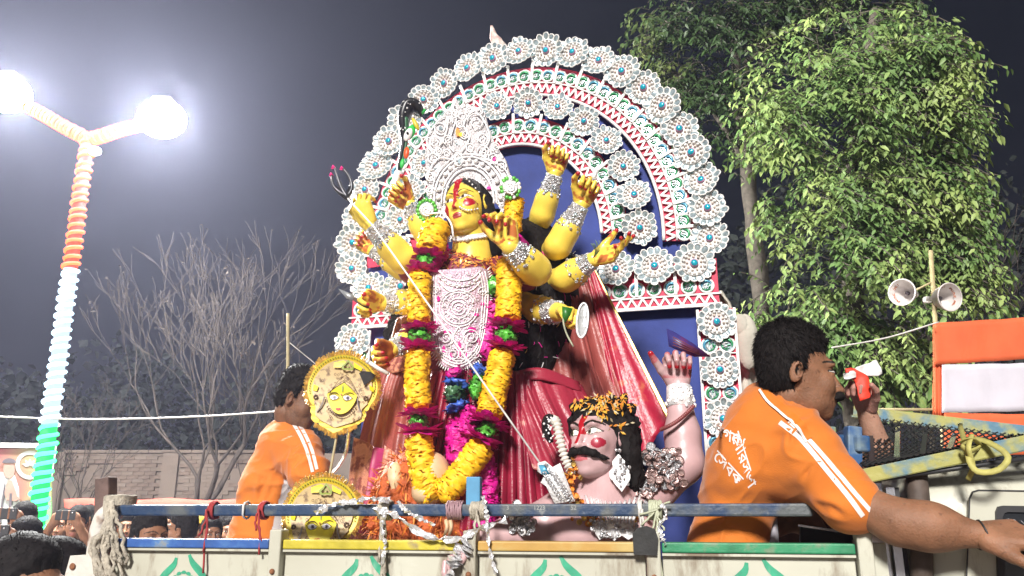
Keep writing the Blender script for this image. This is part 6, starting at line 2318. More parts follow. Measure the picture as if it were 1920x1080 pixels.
# coiled ribbed snake by the demon's face, silver paddle, demon's sword
rbp = MB()
Q = catmull([pix(1030, 786, 2.40), pix(1043, 792, 2.37), pix(1050, 825, 2.36), pix(1060, 860, 2.36), pix(1075, 890, 2.36)], 74)
rbp.tube(Q, [.0125 + .0028 * (1 if (i // 2) % 2 else -1) for i in range(74)], 12)
hd_ = MB().tube(catmull([pix(1034, 830, 2.40), pix(1024, 808, 2.40), pix(1024, 788, 2.39), pix(1036, 780, 2.37)], 14), [.012, .016, .02, .022, .022, .02, .02, .02, .019, .018, .016, .014, .01, .006], 10, flat=.6)
sq_ = MB()
for k in range(26):
    sq_.sphere(pix(rng.uniform(1018, 1038), rng.uniform(782, 830), 2.37), rng.uniform(.002, .004), 6, 4)
held('ribbed_snake_statue', 'small snake figure with ribbed white belly beside the demon face', 'snake statue', [('belly', rbp, mat('ribbed_white', (.62, .58, .52), .4, 0, .2, 60)), ('hood', hd_, M_black), ('sequin', sq_, M_silver2)])
pd = MB()
po = [(1008, 868), (1022, 864), (1036, 876), (1050, 868), (1056, 884), (1078, 940), (1040, 944), (1024, 912), (1014, 905), (1020, 892), (1008, 884)]
pd.plate([pix(x, y, 2.36 - .0006 * (y - 860)) for x, y in po], (.002, .008, 0))
ps_ = MB()
ps_.plate([pix(x, y, 2.355 - .0006 * (y - 860)) for x, y in ((1010, 872), (1028, 870), (1032, 888), (1016, 890))], (0, .004, 0))
pb_ = MB()
for k in range(9):
    t = k / 8
    for s in (-1, 1):
        pb_.tube([pix(lerp(1030, 1062, t) + s * 9 + 3.5 * math.cos(a), lerp(888, 936, t) + 3.5 * math.sin(a), 2.345 - .0006 * (y_ - 860)) for a in np.linspace(0, 6.28, 9)[:-1] for y_ in (lerp(888, 936, t),)], .0016, 4, closed=True)
pb_.tube([pix(1022, 870, 2.345), pix(1046, 905, 2.325), pix(1070, 942, 2.30)], .005, 6)
held('shield_ornament', 'jagged silver paper ornament at the trident tip by the demon', 'ornament', [('plate', pd, M_silver2), ('blue_foil', ps_, M_bluefoil), ('ring_trim', pb_, M_silver)])
sw = MB().plate([pix(x, y, 2.46 + .0004 * (x - 1250)) for x, y in ((1250, 616), (1264, 622), (1300, 644), (1332, 668), (1302, 668), (1270, 655), (1254, 648))], (.002, .012, 0))
sl_ = MB()
for k in range(4):
    sl_.beam(pix(1262, 632 + 5 * k, 2.455), pix(1312, 658 + 2.4 * k, 2.47), .002, .002)
held('fan_blade', 'folded dark blue and maroon fan blade gripped in the raised pink hand', 'fan blade', [('blade', sw, mat('blue_maroon_paper', (.035, .03, .16), .4, 0, .1, 8, col2=(.18, .02, .06), mixlo=.45, mixhi=.6)), ('fold_line', sl_, mat('maroon_bead', (0, 0, 0)))])

# ------------------------------------------------------------------ the lion's orange mane, ear and muzzle
M_mane = mat('orange_mane', (0.42, 0.085, 0.015), .7, 0, .35, 30, .5, 120)
M_lion = mat('lion_cream', (0.60, 0.42, 0.25), .5, 0, .15, 15)
lion = thing('lion_statue', 'lion statue with shaggy orange mane half hidden by the garland', 'lion statue', pix(780, 1010, 2.6))
LS = SDF()
LS.ell(pix(790, 905, 2.64), (.135, .11, .105), k=.03)
LS.ell(pix(745, 960, 2.62), (.09, .08, .13), k=.04)
LS.ell(pix(820, 985, 2.62), (.12, .08, .10), k=.04)
v, q = LS.mesh(.007)
v = v + (.012 * vnoise(v * np.array([1, 1, .5]), 45) + .006 * vnoise(v, 120))[:, None]
mane = link('mane', np_mesh('mane', v, q, M_mane), lion)
tf = MB()
nv = normals_of(v, q)
if np.mean(np.sum(nv * (v - v.mean(0)), 1)) < 0:
    nv = -nv
for k in range(1500):
    i = rng.randrange(len(v))
    n_ = Vector(nv[i])
    if n_.y > .4:
        continue
    p = Vector(v[i])
    d = (n_ * .5 + V(rng.gauss(0, .4), rng.gauss(0, .3), -.55 + rng.gauss(0, .4))).normalized()
    l = rng.uniform(.02, .045)
    s = d.cross(n_).normalized() * rng.uniform(.0015, .0035)
    tf.add([p - s, p + s, p + d * l * .6 + s * .7 + n_ * .004, p + d * l, p + d * l * .6 - s * .7 + n_ * .004], [(0, 1, 2, 4), (4, 2, 3)], rng.choice((0, 0, 1)))
tag(tf.build('mane_tuft', [M_mane, M_opet], mane, fix=False), kind='stuff')
fc = SDF()
fc.ell(pix(808, 893, 2.53), (.062, .07, .075), k=.02)
fc.ell(pix(800, 925, 2.50), (.045, .05, .035), k=.02)
v, q = fc.mesh(.004)
link('face', np_mesh('face', v, q, M_lion), lion)
ea = SDF()
ea.ell(pix(740, 888, 2.545), (.022, .018, .036), k=.02)
ea.cone(pix(741, 900, 2.54), pix(740, 916, 2.54), .018, .011, k=.01)
v, q = ea.mesh(.003)
link('ear', np_mesh('ear', v, q, M_lion), lion)
for px in (838, 846):
    MB().tube(catmull([pix(px - 2, 975, 2.48), pix(px, 990, 2.47), pix(px - 8, 1012, 2.47)], 8), [.006, .007, .007, .006, .006, .005, .004, .003], 6).build('claw', M_lion, lion, True)

# ------------------------------------------------------------------ two gold paper masks on sticks
M_gcard = mat('gold_card', (0.62, 0.46, 0.03), .45, .1, .1, 30)
M_gpat = mat('gold_pattern_print', (0.54, 0.40, 0.20), .5, 0, .0, 60, col2=(.28, .19, .11), mixlo=.52, mixhi=.64, detail=3)
M_gface = mat('bright_yellow_face', (0.72, 0.60, 0.01), .45, 0, .04, 30)
M_gline = mat('brown_print', (.10, .05, .03), .6)
M_gfr = mat('gold_tassel', (.60, .38, .10), .3, .5, .3, 60)
M_leafp = mat('olive_print', (.22, .27, .03), .5)
M_lipp = mat('red_print', (.45, .03, .02), .5)
M_irisp = mat('mauve_iris', (.16, .12, .20), .4)
def make_mask():
    t = thing('gold_mask', '', 'paper mask', group='gold paper masks')
    S = .00033
    def Pm(x, y, z=0.0):
        return V((x - 430) * S, -z + .00000020 * (x - 430) ** 2 * 1.0, -(y - 560) * S)
    def lay(pts, z, m_, name, th=.0015, par=None, holes=()):
        return MB().plate([Pm(x, y, z) for x, y in pts], (0, th, 0), holes=[[Pm(x, y, z) for x, y in h] for h in holes]).build(name, m_, par or t, local=True)
    def scallop(pts, n, amp):
        out = []
        for i in range(len(pts) - 1):
            (xa, ya), (xb, yb) = pts[i], pts[i + 1]
            for k in range(n):
                f = k / n
                dx, dy = xb - xa, yb - ya
                l = math.hypot(dx, dy)
                b_ = amp * abs(math.sin(PI * f * 1))
                out.append((xa + dx * f + dy / l * b_, ya + dy * f - dx / l * b_))
        return out
    disc = ellp(430, 480, 345, 325, 40, PI * .80, PI * 2.20)
    low = scallop([(709, 671), (672, 720), (675, 780), (640, 830), (580, 860), (480, 900), (390, 955), (300, 905), (240, 850), (180, 830), (165, 770), (150, 700), (151, 671)], 5, 12)
    outline = disc + low
    card = lay(outline, 0, M_gcard, 'card', .004)
    pat = ellp(430, 490, 290, 275, 36, PI * .84, PI * 2.16)
    pat2 = [(690, 640), (640, 700), (640, 790), (560, 840), (400, 900), (260, 830), (200, 780), (195, 700), (170, 640)]
    lay(pat + pat2, .0022, M_gpat, 'printed_lace', .0015, card)
    for pts_ in ([(330, 250), (420, 225), (455, 245), (400, 300), (330, 300)], [(520, 235), (610, 290), (600, 320), (530, 290)], [(150, 470), (200, 490), (190, 540), (150, 530)], [(690, 450), (740, 480), (735, 520), (700, 500)]):
        lay(pts_, .0040, M_gface, 'print_patch', .001, card)
    face = [(448, 452), (520, 510), (578, 565), (574, 620), (550, 680), (505, 740), (440, 768), (380, 745), (335, 690), (305, 620), (298, 568), (370, 505)]
    fo = lay([(p.x, p.y) for p in catmull([V(x, y, 0) for x, y in face + face[:1]], 40)][:-1], .0062, M_gface, 'face', .003)
    bo = MB()
    for pts in ([(300, 566), (370, 504), (448, 451), (520, 508), (578, 563)], [(330, 540), (380, 480), (450, 425), (530, 480), (570, 530)], [(320, 560), (390, 440), (455, 378), (520, 440), (590, 560)]):
        bo.tube([Pm(x, y, .0075) for x, y in pts], .0008, 4)
    bo.build('hairline', M_gline, fo, local=True)
    for s, cx in ((-1, 370), (1, 498)):
        lay([(cx - 46, 596), (cx - 22, 582), (cx + 5, 582), (cx + 38, 604), (cx + 20, 622), (cx - 15, 630), (cx - 36, 618)], .0072, M_white, 'eye', .001, fo)
        lay(ellp(cx, 606, 17, 18), .0080, M_irisp, 'iris', .0008, fo)
        lay(ellp(cx, 606, 7, 8), .0086, M_black, 'pupil', .0006, fo)
        e = MB()
        e.tube([Pm(x, y, .0082) for x, y in ((cx - 58, 590), (cx - 30, 578), (cx + 5, 578), (cx + 46, 606), (cx + 22, 626), (cx - 15, 634), (cx - 40, 620), (cx - 58, 590))], .0009, 4)
        b0 = [(314, 576), (345, 560), (385, 560), (416, 588)] if s < 0 else [(452, 584), (480, 562), (520, 552), (556, 566)]
        e.tube(catmull([Pm(x, y, .0078) for x, y in b0], 10), [.0008, .001, .0013, .0014, .0014, .0013, .0012, .001, .0008, .0006], 4)
        e.build('eye_line', M_gline, fo, local=True)
    lay([(388, 716), (405, 708), (415, 712), (428, 706), (444, 714), (432, 728), (415, 734), (398, 728)], .0074, M_lipp, 'lips', .001, fo)
    lay(ellp(433, 574, 7, 7), .0074, M_lipp, 'bindi', .001, fo)
    lay([(440, 470), (448, 500), (444, 545), (436, 545), (432, 500)], .0074, M_leafp, 'tilak', .001, fo)
    lay([(468, 215), (500, 255), (528, 280), (522, 315), (495, 326), (468, 318), (440, 326), (412, 315), (404, 282), (436, 255)], .0058, M_leafp, 'leaf_print', .001, card, holes=[[(466, 238), (490, 270), (510, 290), (500, 308), (468, 300), (436, 308), (426, 290), (446, 270)]])
    lay([(468, 262), (485, 290), (468, 284), (450, 290)], .0058, M_leafp, 'leaf_print', .001, card)
    dots = MB()
    for k in range(44):
        a = lerp(PI * .92, PI * 2.08, k / 43)
        dots.sphere(Pm(430 + 318 * math.cos(a), 480 + 298 * math.sin(a), .0005), .0023, 6, 4)
    dots.build('dot_row', M_leafp, card, local=True, fix=False)
    r2 = random.Random(6)
    cur = MB()
    for k in range(60):
        x, y = r2.uniform(190, 670), r2.uniform(330, 840)
        if in_poly(x, y, face) or not in_poly(x, y, outline):
            continue
        r_ = r2.uniform(8, 18)
        cur.tube([Pm(x + r_ * math.cos(a) * (1 - a / 12), y + r_ * math.sin(a) * (1 - a / 12), .0052) for a in np.linspace(r2.uniform(0, 3), 7, 10)], .0007, 4)
    for x, y in ((185, 600), (668, 590)):
        for k in range(7):
            a = k * .9
            cur.sphere(Pm(x + 18 * math.cos(a), y + 18 * math.sin(a), .004), .003, 6, 4)
    for k in range(18):
        t_ = k / 17
        cur.sphere(Pm(lerp(310, 580, t_), 700 + 90 * math.sin(PI * t_), .004), .0026, 6, 4)
    cur.build('printed_lace', M_gline, card, local=True, fix=False)
    loc_ = MB()
    for s in (-1, 1):
        loc_.tube(catmull([Pm(430 + s * 160, 600, .006), Pm(430 + s * 175, 680, .006), Pm(430 + s * 215, 750, .005)], 8), .0022, 5)
    loc_.build('side_lock', mat('grey_print', (.22, .20, .20), .6), card, local=True)
    tas = MB()
    ring = disc + [(560, 870), (390, 955), (240, 850)]
    for i in range(len(disc) + 0):
        for k in range(3):
            a = lerp(PI * .80, PI * 2.20, (i + k / 3) / len(disc))
            e = r2.uniform(30, 52)
            p0 = Pm(430 + 340 * math.cos(a), 480 + 320 * math.sin(a), -.001)
            p1 = Pm(430 + (340 + e) * math.cos(a + r2.uniform(-.04, .04)), 480 + (320 + e) * math.sin(a), r2.uniform(-.004, .006))
            tas.tube([p0, p1], [.0022, .0030], 4)
    for (xa, ya), (xb, yb) in (((600, 850), (390, 950)), ((390, 950), (200, 845))):
        for k in range(22):
            f = k / 22
            x, y = lerp(xa, xb, f), lerp(ya, yb, f)
            tas.tube([Pm(x, y, -.001), Pm(x + r2.uniform(-12, 12), y + r2.uniform(35, 60), r2.uniform(-.003, .004))], [.002, .003], 4)
    tas.build('tassel', M_gfr, card, local=True, fix=False)
    MB().tube([V(.0, .008, -.11), V(-.012, .010, -.26)], .004, 6).build('stick', M_bamboo, t, local=True)
    return t, lay
mask, lay_ = make_mask()
mask['label'] = 'upper gold paper mask with a dark torn hole, covering a man’s face'.replace('’', "'")
mask2 = copy_tree(mask)
mask2['label'] = 'lower gold paper mask crossed by the top rail of the truck'
mask.matrix_basis = Matrix.Translation(pix(640, 738, 2.58)) @ Euler((-.12, .03, .12)).to_matrix().to_4x4()
hole = lay_([(582, 345), (620, 320), (690, 318), (745, 345), (720, 385), (655, 455), (640, 460), (610, 395)], .0066, M_int, 'torn_hole', .001, [c_ for c_ in kids(mask) if c_.name.startswith('card')][0])
mask2.matrix_basis = Matrix.Translation(pix(600, 978, 2.52)) @ Euler((-.10, -.02, .0)).to_matrix().to_4x4()
tw_ = []
tag(MB().tube(catmull([pix(640, 640, 2.66), pix(636, 655, 2.62), pix(630, 665, 2.62)], 8), .006, 6).sphere(pix(645, 655, 2.61), (.03, .012, .016), 8, 6).build('foil_tie', M_foil, None, True), 'scrap of foil tying the upper mask to the arch', 'foil tie')
tag(MB().tube(catmull([pix(655, 800, 2.68), pix(648, 850, 2.66), pix(625, 885, 2.64), pix(600, 895, 2.62)], 16), .006, 6).build('wrapped_cord', M_foil, None, True), 'foil wrapped cord curving down from the mask to the sari edge', 'cord')
# ------------------------------------------------------------------ people
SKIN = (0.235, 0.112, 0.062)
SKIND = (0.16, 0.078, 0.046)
M_tee = mat('orange_shirt', (1, 1, 1), .8, 0, .06, 10, .25, 380, attr=True, sheen=.2)
ORG = np.array((0.56, 0.150, 0.010))
M_print = mat('white_print', (.74, .70, .68), .7, 0, .05, 30)
def person_head(bodyb, O, R, s, skin, prm, res=.0022, hair=True, par=None, hairy=1.0, stubble=.0):
    hsd = head_sdf(**prm)
    v, q = hsd.mesh(res)
    n = normals_of(v, q)
    if np.mean(np.sum(n * (v - v.mean(0)), 1)) < 0:
        n = -n
    c = np.tile(np.array(skin), (len(v), 1)) * (1 + .07 * vnoise(v, 25)[:, None])
    c, front = paint_face(c, v, n, lip=(skin[0] * .95, skin[1] * .62, skin[2] * .7), eye_w=.017, eye_h=.0065, brow_w=.0038, white=(.55, .5, .45), brows=(.02, .015, .012))
    if stubble:
        m = (v[:, 2] < -.045) & (v[:, 1] < .02) & (np.abs(v[:, 0]) < .075)
        c = mixc(c, m * stubble * (1 + vnoise(v, 200)) * .5, (.03, .025, .02))
    Rn = arr(R)
    bodyb.add((v * s) @ Rn.T + np.array(O), q, c)
def fuzzy_hair(name, sd, O, R, s, par, n=2600, L=.016, res=.0035, amp=.0035, seed=1, back=True, droop=0.0):
    r2 = random.Random(seed)
    v, q = sd.mesh(res)
    v = v + amp * vnoise(v, 70, seed)[:, None] + amp * .5 * vnoise(v, 170, seed)[:, None]
    nn = normals_of(v, q)
    if np.mean(np.sum(nn * (v - v.mean(0)), 1)) < 0:
        nn = -nn
    VV, QQ = [v], [q]
    k0 = len(v)
    bl = []
    for k in range(n):
        i = r2.randrange(k0)
        p, m_ = Vector(v[i]), Vector(nn[i])
        cw = p - V(0, .07, .15)
        cw = cw - m_ * cw.dot(m_)
        if cw.length > 1e-6:
            cw.normalize()
        d = (m_ * r2.uniform(.15, .6) + cw * (1 if cw.y > -.6 else -.4) + V(r2.gauss(0, .3), r2.gauss(0, .3), r2.gauss(0, .3) - droop)).normalized() * L * r2.uniform(.5, 1.2)
        w = d.cross(V(r2.gauss(0, 1), r2.gauss(0, 1), r2.gauss(0, 1))).normalized() * .0011
        bl += [p - w, p + w, p + d + w * .3, p + d - w * .3]
    bq = np.arange(len(bl)).reshape(-1, 4) + k0
    V_ = np.concatenate([v, np.array([list(b_) for b_ in bl])]) if bl else v
    Q_ = np.concatenate([q, bq]) if bl else q
    return link(name, np_mesh(name, (V_ * s) @ arr(R).T + np.array(O), Q_, M_hair), par)
def short_hair(top=.0, side=.0, front=.062):
    h = SDF()
    h.ell((0, .028 + side * .25, .052 + top), (.082, .094, .076 + top), k=.02)
    h.ell((0, .050, .0), (.077, .066, .070), k=.03)
    h.ell((0, .02, .085 + top), (.066, .090, .040), k=.02)
    for sx in (-1, 1):
        h.cone((sx * .073, .004 + side, .04), (sx * .0755, -.012 + side, .012), .018, .008, k=.012)
    return h

# --- the man in orange leaning over the rail beside the cab
man = thing('person', 'man in orange shirt with white stripes leaning right and reaching toward the cab', 'person', pix(1370, 1060, 2.3))
bb_ = Body()
MR = head_frame((1, -.06, -.10), (.10, 0, 1))
MO = pix(1501, 704, 2.19)
MS = .98
person_head(bb_, MO, MR, MS, SKIN, dict(nose=1.05, jaw=1.05, cheek=1.03, lips=1.0, ear=.028), stubble=.25)
aw = pix(1838, 1003, 1.93)
A_ = SDF()
A_.cone(MO + MR @ V(0, .03, -.06), pix(1462, 812, 2.23), .054, .062, k=.03)
A_.cone(pix(1570, 925, 2.07), pix(1685, 980, 1.99), .058, .046, k=.04)
A_.ell(pix(1740, 980, 1.97), (.048, .040, .036), k=.05)
A_.cone(pix(1685, 980, 1.99), aw.lerp(pix(1690, 982, 1.99), .6), .046, .045, k=.04)
A_.cone(aw.lerp(pix(1690, 982, 1.99), .6), aw, .045, .030, k=.04)
A_.cone(pix(1380, 1000, 2.38), pix(1500, 960, 2.45), .05, .045, k=.03)
A_.cone(pix(1500, 960, 2.45), pix(1530, 1000, 2.42), .045, .035, k=.03)
A_.cone(pix(1365, 1040, 2.36), pix(1365, 1250, 2.36), .07, .09, k=.03)
v, q = A_.mesh(.0048)
c = np.tile(np.array(SKIN), (len(v), 1)) * (1 + .10 * vnoise(v, 16)[:, None])
bb_.add(v, q, c)
y = pix(1935, 1002, 1.90) - aw
v, q, lv, tips = hand_mesh(aw - y.normalized() * .012, y, (.05, .55, -.85), -1, .19, (.35, .45, .55, .6), (.3, .3))
bb_.add(v, q, np.tile(np.array(SKIN) * 1.05, (len(v), 1)) * (1 + .08 * vnoise(v, 30)[:, None]))
bb_.build('body', M_skin, man)
fuzzy_hair('hair', short_hair(.016, .024), MO, MR, MS, man, n=12000, L=.012, amp=.0011, seed=2)
ms = SDF()
for sx in (-1, 1):
    ms.path([(0, -.105, -.050), (sx * .022, -.100, -.053), (sx * .038, -.085, -.062)], [.0105, .0115, .005], k=.008)
v, q = ms.mesh(.0022)
link('moustache', np_mesh('moustache', (v * MS) @ arr(MR).T + np.array(MO), q, M_hair), man)
rb_ = MB().tube([aw + V(.0, .033 * math.cos(a), .033 * math.sin(a)) + V(.004 * math.sin(a * 2), 0, 0) for a in np.linspace(0, 6.283, 19)[:-1]], .0022, 5, closed=True)
rb_.build('wrist_thread', M_int, man, True)

def shirt(name, prims, par, wrinkles, white=None, res=.0046, seed=0):
    s = SDF()
    for p in prims:
        a, b, ra, rb, k = p
        s.cone(pix(*a), pix(*b), ra, rb, k=k)
    v, q = s.mesh(res)
    n = normals_of(v, q)
    if np.mean(np.sum(n * (v - v.mean(0)), 1)) < 0:
        n = -n
    disp = .005 * vnoise(v, 9, seed) + .0035 * vnoise(v * np.array([.5, 1, 1.4]), 26, seed + 1)
    for (a, b, depth, wid) in wrinkles:
        a, b = np.array(pix(*a)), np.array(pix(*b))
        ab = b - a
        t = np.clip((v - a) @ ab / (ab @ ab), 0, 1)
        pr = v - a - t[:, None] * ab
        wob = .010 * vnoise(v, 14, seed + 5)
        d = np.linalg.norm(pr, axis=1) + wob
        up = np.sign(pr[:, 2])
        disp += 1.7 * depth * (np.exp(-((d - wid * 1.2) / wid) ** 2) * .8 - np.exp(-(d / wid) ** 2)) * np.sin(PI * np.clip(t, .03, .97))
    rid = lambda M_, s_, k_: (1 - np.abs(vnoise(v @ M_, s_, k_))) ** 4
    Ma = np.array([[.75, -.5, 0], [0, .4, .3], [.9, .55, 1]]) * np.array([.35, 1, 1])
    disp += .0105 * rid(Ma, 15, seed + 7) * np.clip(.5 + vnoise(v, 7, seed + 8), 0, 1) - .003
    Mb_ = np.array([[1, .3, .2], [.2, .6, .1], [-.4, .9, .9]]) * np.array([1, .4, 1])
    disp += .0075 * rid(Mb_, 20, seed + 11) * np.clip(.3 + vnoise(v, 8, seed + 12), 0, 1)
    v = v + n * disp[:, None]
    c = np.tile(ORG, (len(v), 1))
    if white is not None:
        c = white(v, c)
    o = link(name, np_mesh(name, v, q, M_tee, c), par)
    return o, BVHTree.FromPolygons([tuple(x) for x in v], [list(p.vertices) for p in o.data.polygons])
def topx(v):
    p = np.asarray(v) - np.array(CAM)
    d = p[:, 1] * CP + p[:, 2] * SP
    u = -p[:, 1] * SP + p[:, 2] * CP
    return 960 + FPX * p[:, 0] / d, 540 - FPX * u / d
mp = [((1362, 1200, 2.33), (1360, 1035, 2.32), .108, .098, .04), ((1360, 1035, 2.32), (1398, 900, 2.295), .098, .104, .05), ((1398, 900, 2.295), (1434, 812, 2.25), .104, .098, .05),
      ((1428, 800, 2.28), (1436, 762, 2.32), .095, .075, .06), ((1442, 805, 2.22), (1502, 842, 2.15), .090, .082, .06), ((1502, 842, 2.15), (1594, 942, 2.055), .086, .077, .05), ((1440, 780, 2.25), (1462, 800, 2.22), .080, .072, .04),
      ((1400, 872, 2.24), (1490, 882, 2.18), .092, .078, .06)]
wr = [((1345, 800, 2.12), (1520, 800, 2.06), .010, .010), ((1480, 770, 2.1), (1440, 720, 2.2), .006, .008), ((1330, 870, 2.14), (1470, 905, 2.08), .006, .012), ((1320, 900, 2.14), (1370, 960, 2.12), .008, .010), ((1320, 960, 2.14), (1400, 985, 2.12), .008, .010),
      ((1480, 900, 2.04), (1600, 985, 1.98), .007, .012), ((1450, 930, 2.08), (1590, 960, 2.0), .006, .014), ((1540, 850, 2.04), (1480, 930, 2.06), .005, .012), ((1300, 1000, 2.14), (1420, 1010, 2.12), .008, .012), ((1500, 780, 2.1), (1470, 850, 2.06), .005, .010)]
def mwhite(v, c):
    return c
mshirt, mb_ = shirt('shirt', mp, man, wr, mwhite)
mshirt['label'] = 'orange shirt with white lettering on its back'
def ribbon(bvh, pts, w, name, m_, par, off=.0012, n=40):
    L_, R_ = [], []
    Q = catmull([V(x, y, 0) for x, y in pts], n)
    for i, p in enumerate(Q):
        t = (Q[min(i + 1, n - 1)] - Q[max(i - 1, 0)]).normalized()
        nx, ny = -t.y, t.x
        a, _ = cast(p.x + nx * w, p.y + ny * w, bvh, off)
        b, _ = cast(p.x - nx * w, p.y - ny * w, bvh, off)
        if a is not None and b is not None:
            m_p, _ = cast(p.x, p.y, bvh, off)
            L_.append(a)
            R_.append(b)
    if len(L_) > 2:
        o = MB().grid([L_, R_]).build(name, m_, par, True)
        return o
ribbon(mb_, [(1462, 792), (1500, 822), (1545, 875), (1590, 930), (1618, 968)], 4.6, 'stripe', M_print, mshirt)
ribbon(mb_, [(1480, 790), (1518, 826), (1562, 876), (1604, 926), (1632, 958)], 4.0, 'stripe', M_print, mshirt)
# collar: a stand-up band round the neck with white piping
ctr = pix(1463, 806, 2.23)
ax_ = (MO + MR @ V(0, .03, -.06) - ctr).normalized()
e1 = V(0, -1, 0); e1 = (e1 - ax_ * e1.dot(ax_)).normalized()
e2 = ax_.cross(e1)
rows = []
for j in range(4):
    rows.append([ctr + ax_ * (.006 + .012 * j - .030 * math.cos(a - 1.2) * 1.0) + (e1 * math.cos(a) + e2 * math.sin(a)) * (.082 - .003 * j) for a in np.linspace(0, 2 * PI, 33)[:-1]])
col_ = MB().grid(rows, closed=True).build('collar', mat('orange_collar', tuple(ORG), .8, 0, .08, 20, .2, 300), mshirt, True)
sm = col_.modifiers.new('thick', 'SOLIDIFY'); sm.thickness = .004
MB().tube(rows[3], .0032, 6, closed=True).build('piping', M_print, mshirt, True)
ribbon(mb_, [(1424, 733), (1440, 755), (1468, 778), (1494, 802), (1512, 830)], 2.2, 'piping', M_print, mshirt, .006)
ribbon(mb_, [(1430, 728), (1446, 749), (1473, 771), (1500, 796), (1517, 824)], 6.5, 'collar_fold', MATS['orange_collar'], mshirt, .004)
# lettering on the back, laid on the cloth
def lettering(txt, size_px, x0, y0, dx, bend, name, par, bvh, m_, off=.0014):
    me = text_mesh(txt, 1.0)
    b = MB()
    ok = True
    vs = []
    for v_ in me.vertices:
        u, w = v_.co.x * size_px, v_.co.y * size_px
        px = x0 + u * dx[0] + w * dx[2]
        py = y0 + u * dx[1] + w * dx[3] + bend * u * u
        h, n_ = cast(px, py, bvh, off)
        if h is None:
            ok = False
            h = pix(px, py, 2.12)
        vs.append(h)
    b.add(vs, [tuple(p.vertices) for p in me.polygons])
    bpy.data.meshes.remove(me)
    return b.build(name, m_, par, fix=False)
lettering('নগর', 30, 1364, 826, (.80, .42, .10, -1.0), .0, 'lettering', mshirt, mb_, M_print)
lettering('\u09c7প\u09d7রসভা', 30, 1388, 868, (.30, .92, .70, -.55), .0, 'lettering', mshirt, mb_, M_print)
lettering('\u09c7সবক', 30, 1362, 886, (.66, .72, .45, -.80), .0, 'lettering', mshirt, mb_, M_print)
wp = MB()
wp.tube([pix(1425, 960, 2.32), pix(1428, 1040, 2.32)], [.045, .05], 12)
wp.build('white_panel', M_whitecloth, mshirt, True)

# --- second man behind the rail at the far side, face hidden by the mask
m2 = thing('person', 'curly haired man in orange shirt standing behind the upper gold mask', 'person', pix(490, 1040, 3.35))
bb_ = Body()
R2 = head_frame((.92, -.25, -.35), (.25, 0, 1))
O2 = pix(563, 752, 3.28)
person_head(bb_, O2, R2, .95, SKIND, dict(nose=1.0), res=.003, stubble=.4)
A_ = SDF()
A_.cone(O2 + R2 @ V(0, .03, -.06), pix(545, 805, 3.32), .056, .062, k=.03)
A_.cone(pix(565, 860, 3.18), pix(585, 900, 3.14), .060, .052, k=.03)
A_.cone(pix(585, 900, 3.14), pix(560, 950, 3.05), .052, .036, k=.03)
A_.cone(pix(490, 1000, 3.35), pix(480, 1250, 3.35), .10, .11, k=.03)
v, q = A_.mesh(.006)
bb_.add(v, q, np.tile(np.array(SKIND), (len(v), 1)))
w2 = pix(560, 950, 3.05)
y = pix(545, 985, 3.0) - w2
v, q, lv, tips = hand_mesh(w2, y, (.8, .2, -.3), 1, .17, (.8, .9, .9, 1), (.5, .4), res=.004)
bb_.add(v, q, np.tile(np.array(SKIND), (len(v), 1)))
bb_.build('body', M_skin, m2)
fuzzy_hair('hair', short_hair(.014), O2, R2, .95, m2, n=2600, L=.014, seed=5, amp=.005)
sp2 = [((480, 1200, 3.36), (486, 1020, 3.35), .125, .118, .04), ((486, 1020, 3.35), (512, 910, 3.34), .118, .122, .05), ((512, 910, 3.34), (534, 835, 3.33), .122, .105, .05), ((536, 830, 3.36), (546, 806, 3.36), .095, .07, .05),
       ((540, 835, 3.28), (560, 850, 3.22), .098, .082, .05), ((560, 850, 3.22), (580, 888, 3.15), .086, .082, .03)]
wr2 = [((540, 860, 3.2), (500, 1000, 3.2), .008, .014), ((500, 880, 3.2), (470, 990, 3.2), .007, .014), ((556, 830, 3.12), (548, 900, 3.1), .008, .012), ((575, 840, 3.1), (560, 900, 3.08), .006, .010)]
def white2(v, c):
    px, py = topx(v)
    m = (px > 533 - (py - 900) * .25) & (px < 700) & (py > 862) & (v[:, 1] > 3.20)
    c[m & (px < 575)] = (.62, .58, .58)
    return c
s2, b2 = shirt('shirt', sp2, m2, wr2, white2, res=.006, seed=3)
ribbon(b2, [(548, 792), (562, 815), (575, 845), (586, 885)], 3.0, 'stripe', M_print, s2)
ribbon(b2, [(557, 790), (572, 815), (585, 845), (594, 880)], 3.0, 'stripe', M_print, s2)
ct2 = pix(546, 800, 3.32)
rows = []
a2 = (O2 - ct2).normalized()
f1 = (V(0, -1, 0) - a2 * -a2.y).normalized()
f2 = a2.cross(f1)
for j in range(3):
    rows.append([ct2 + a2 * (.0 + .014 * j) + (f1 * math.cos(a) + f2 * math.sin(a)) * (.072 - .003 * j) for a in np.linspace(0, 2 * PI, 25)[:-1]])
MB().grid(rows, closed=True).build('collar', MATS['orange_collar'], s2, True)

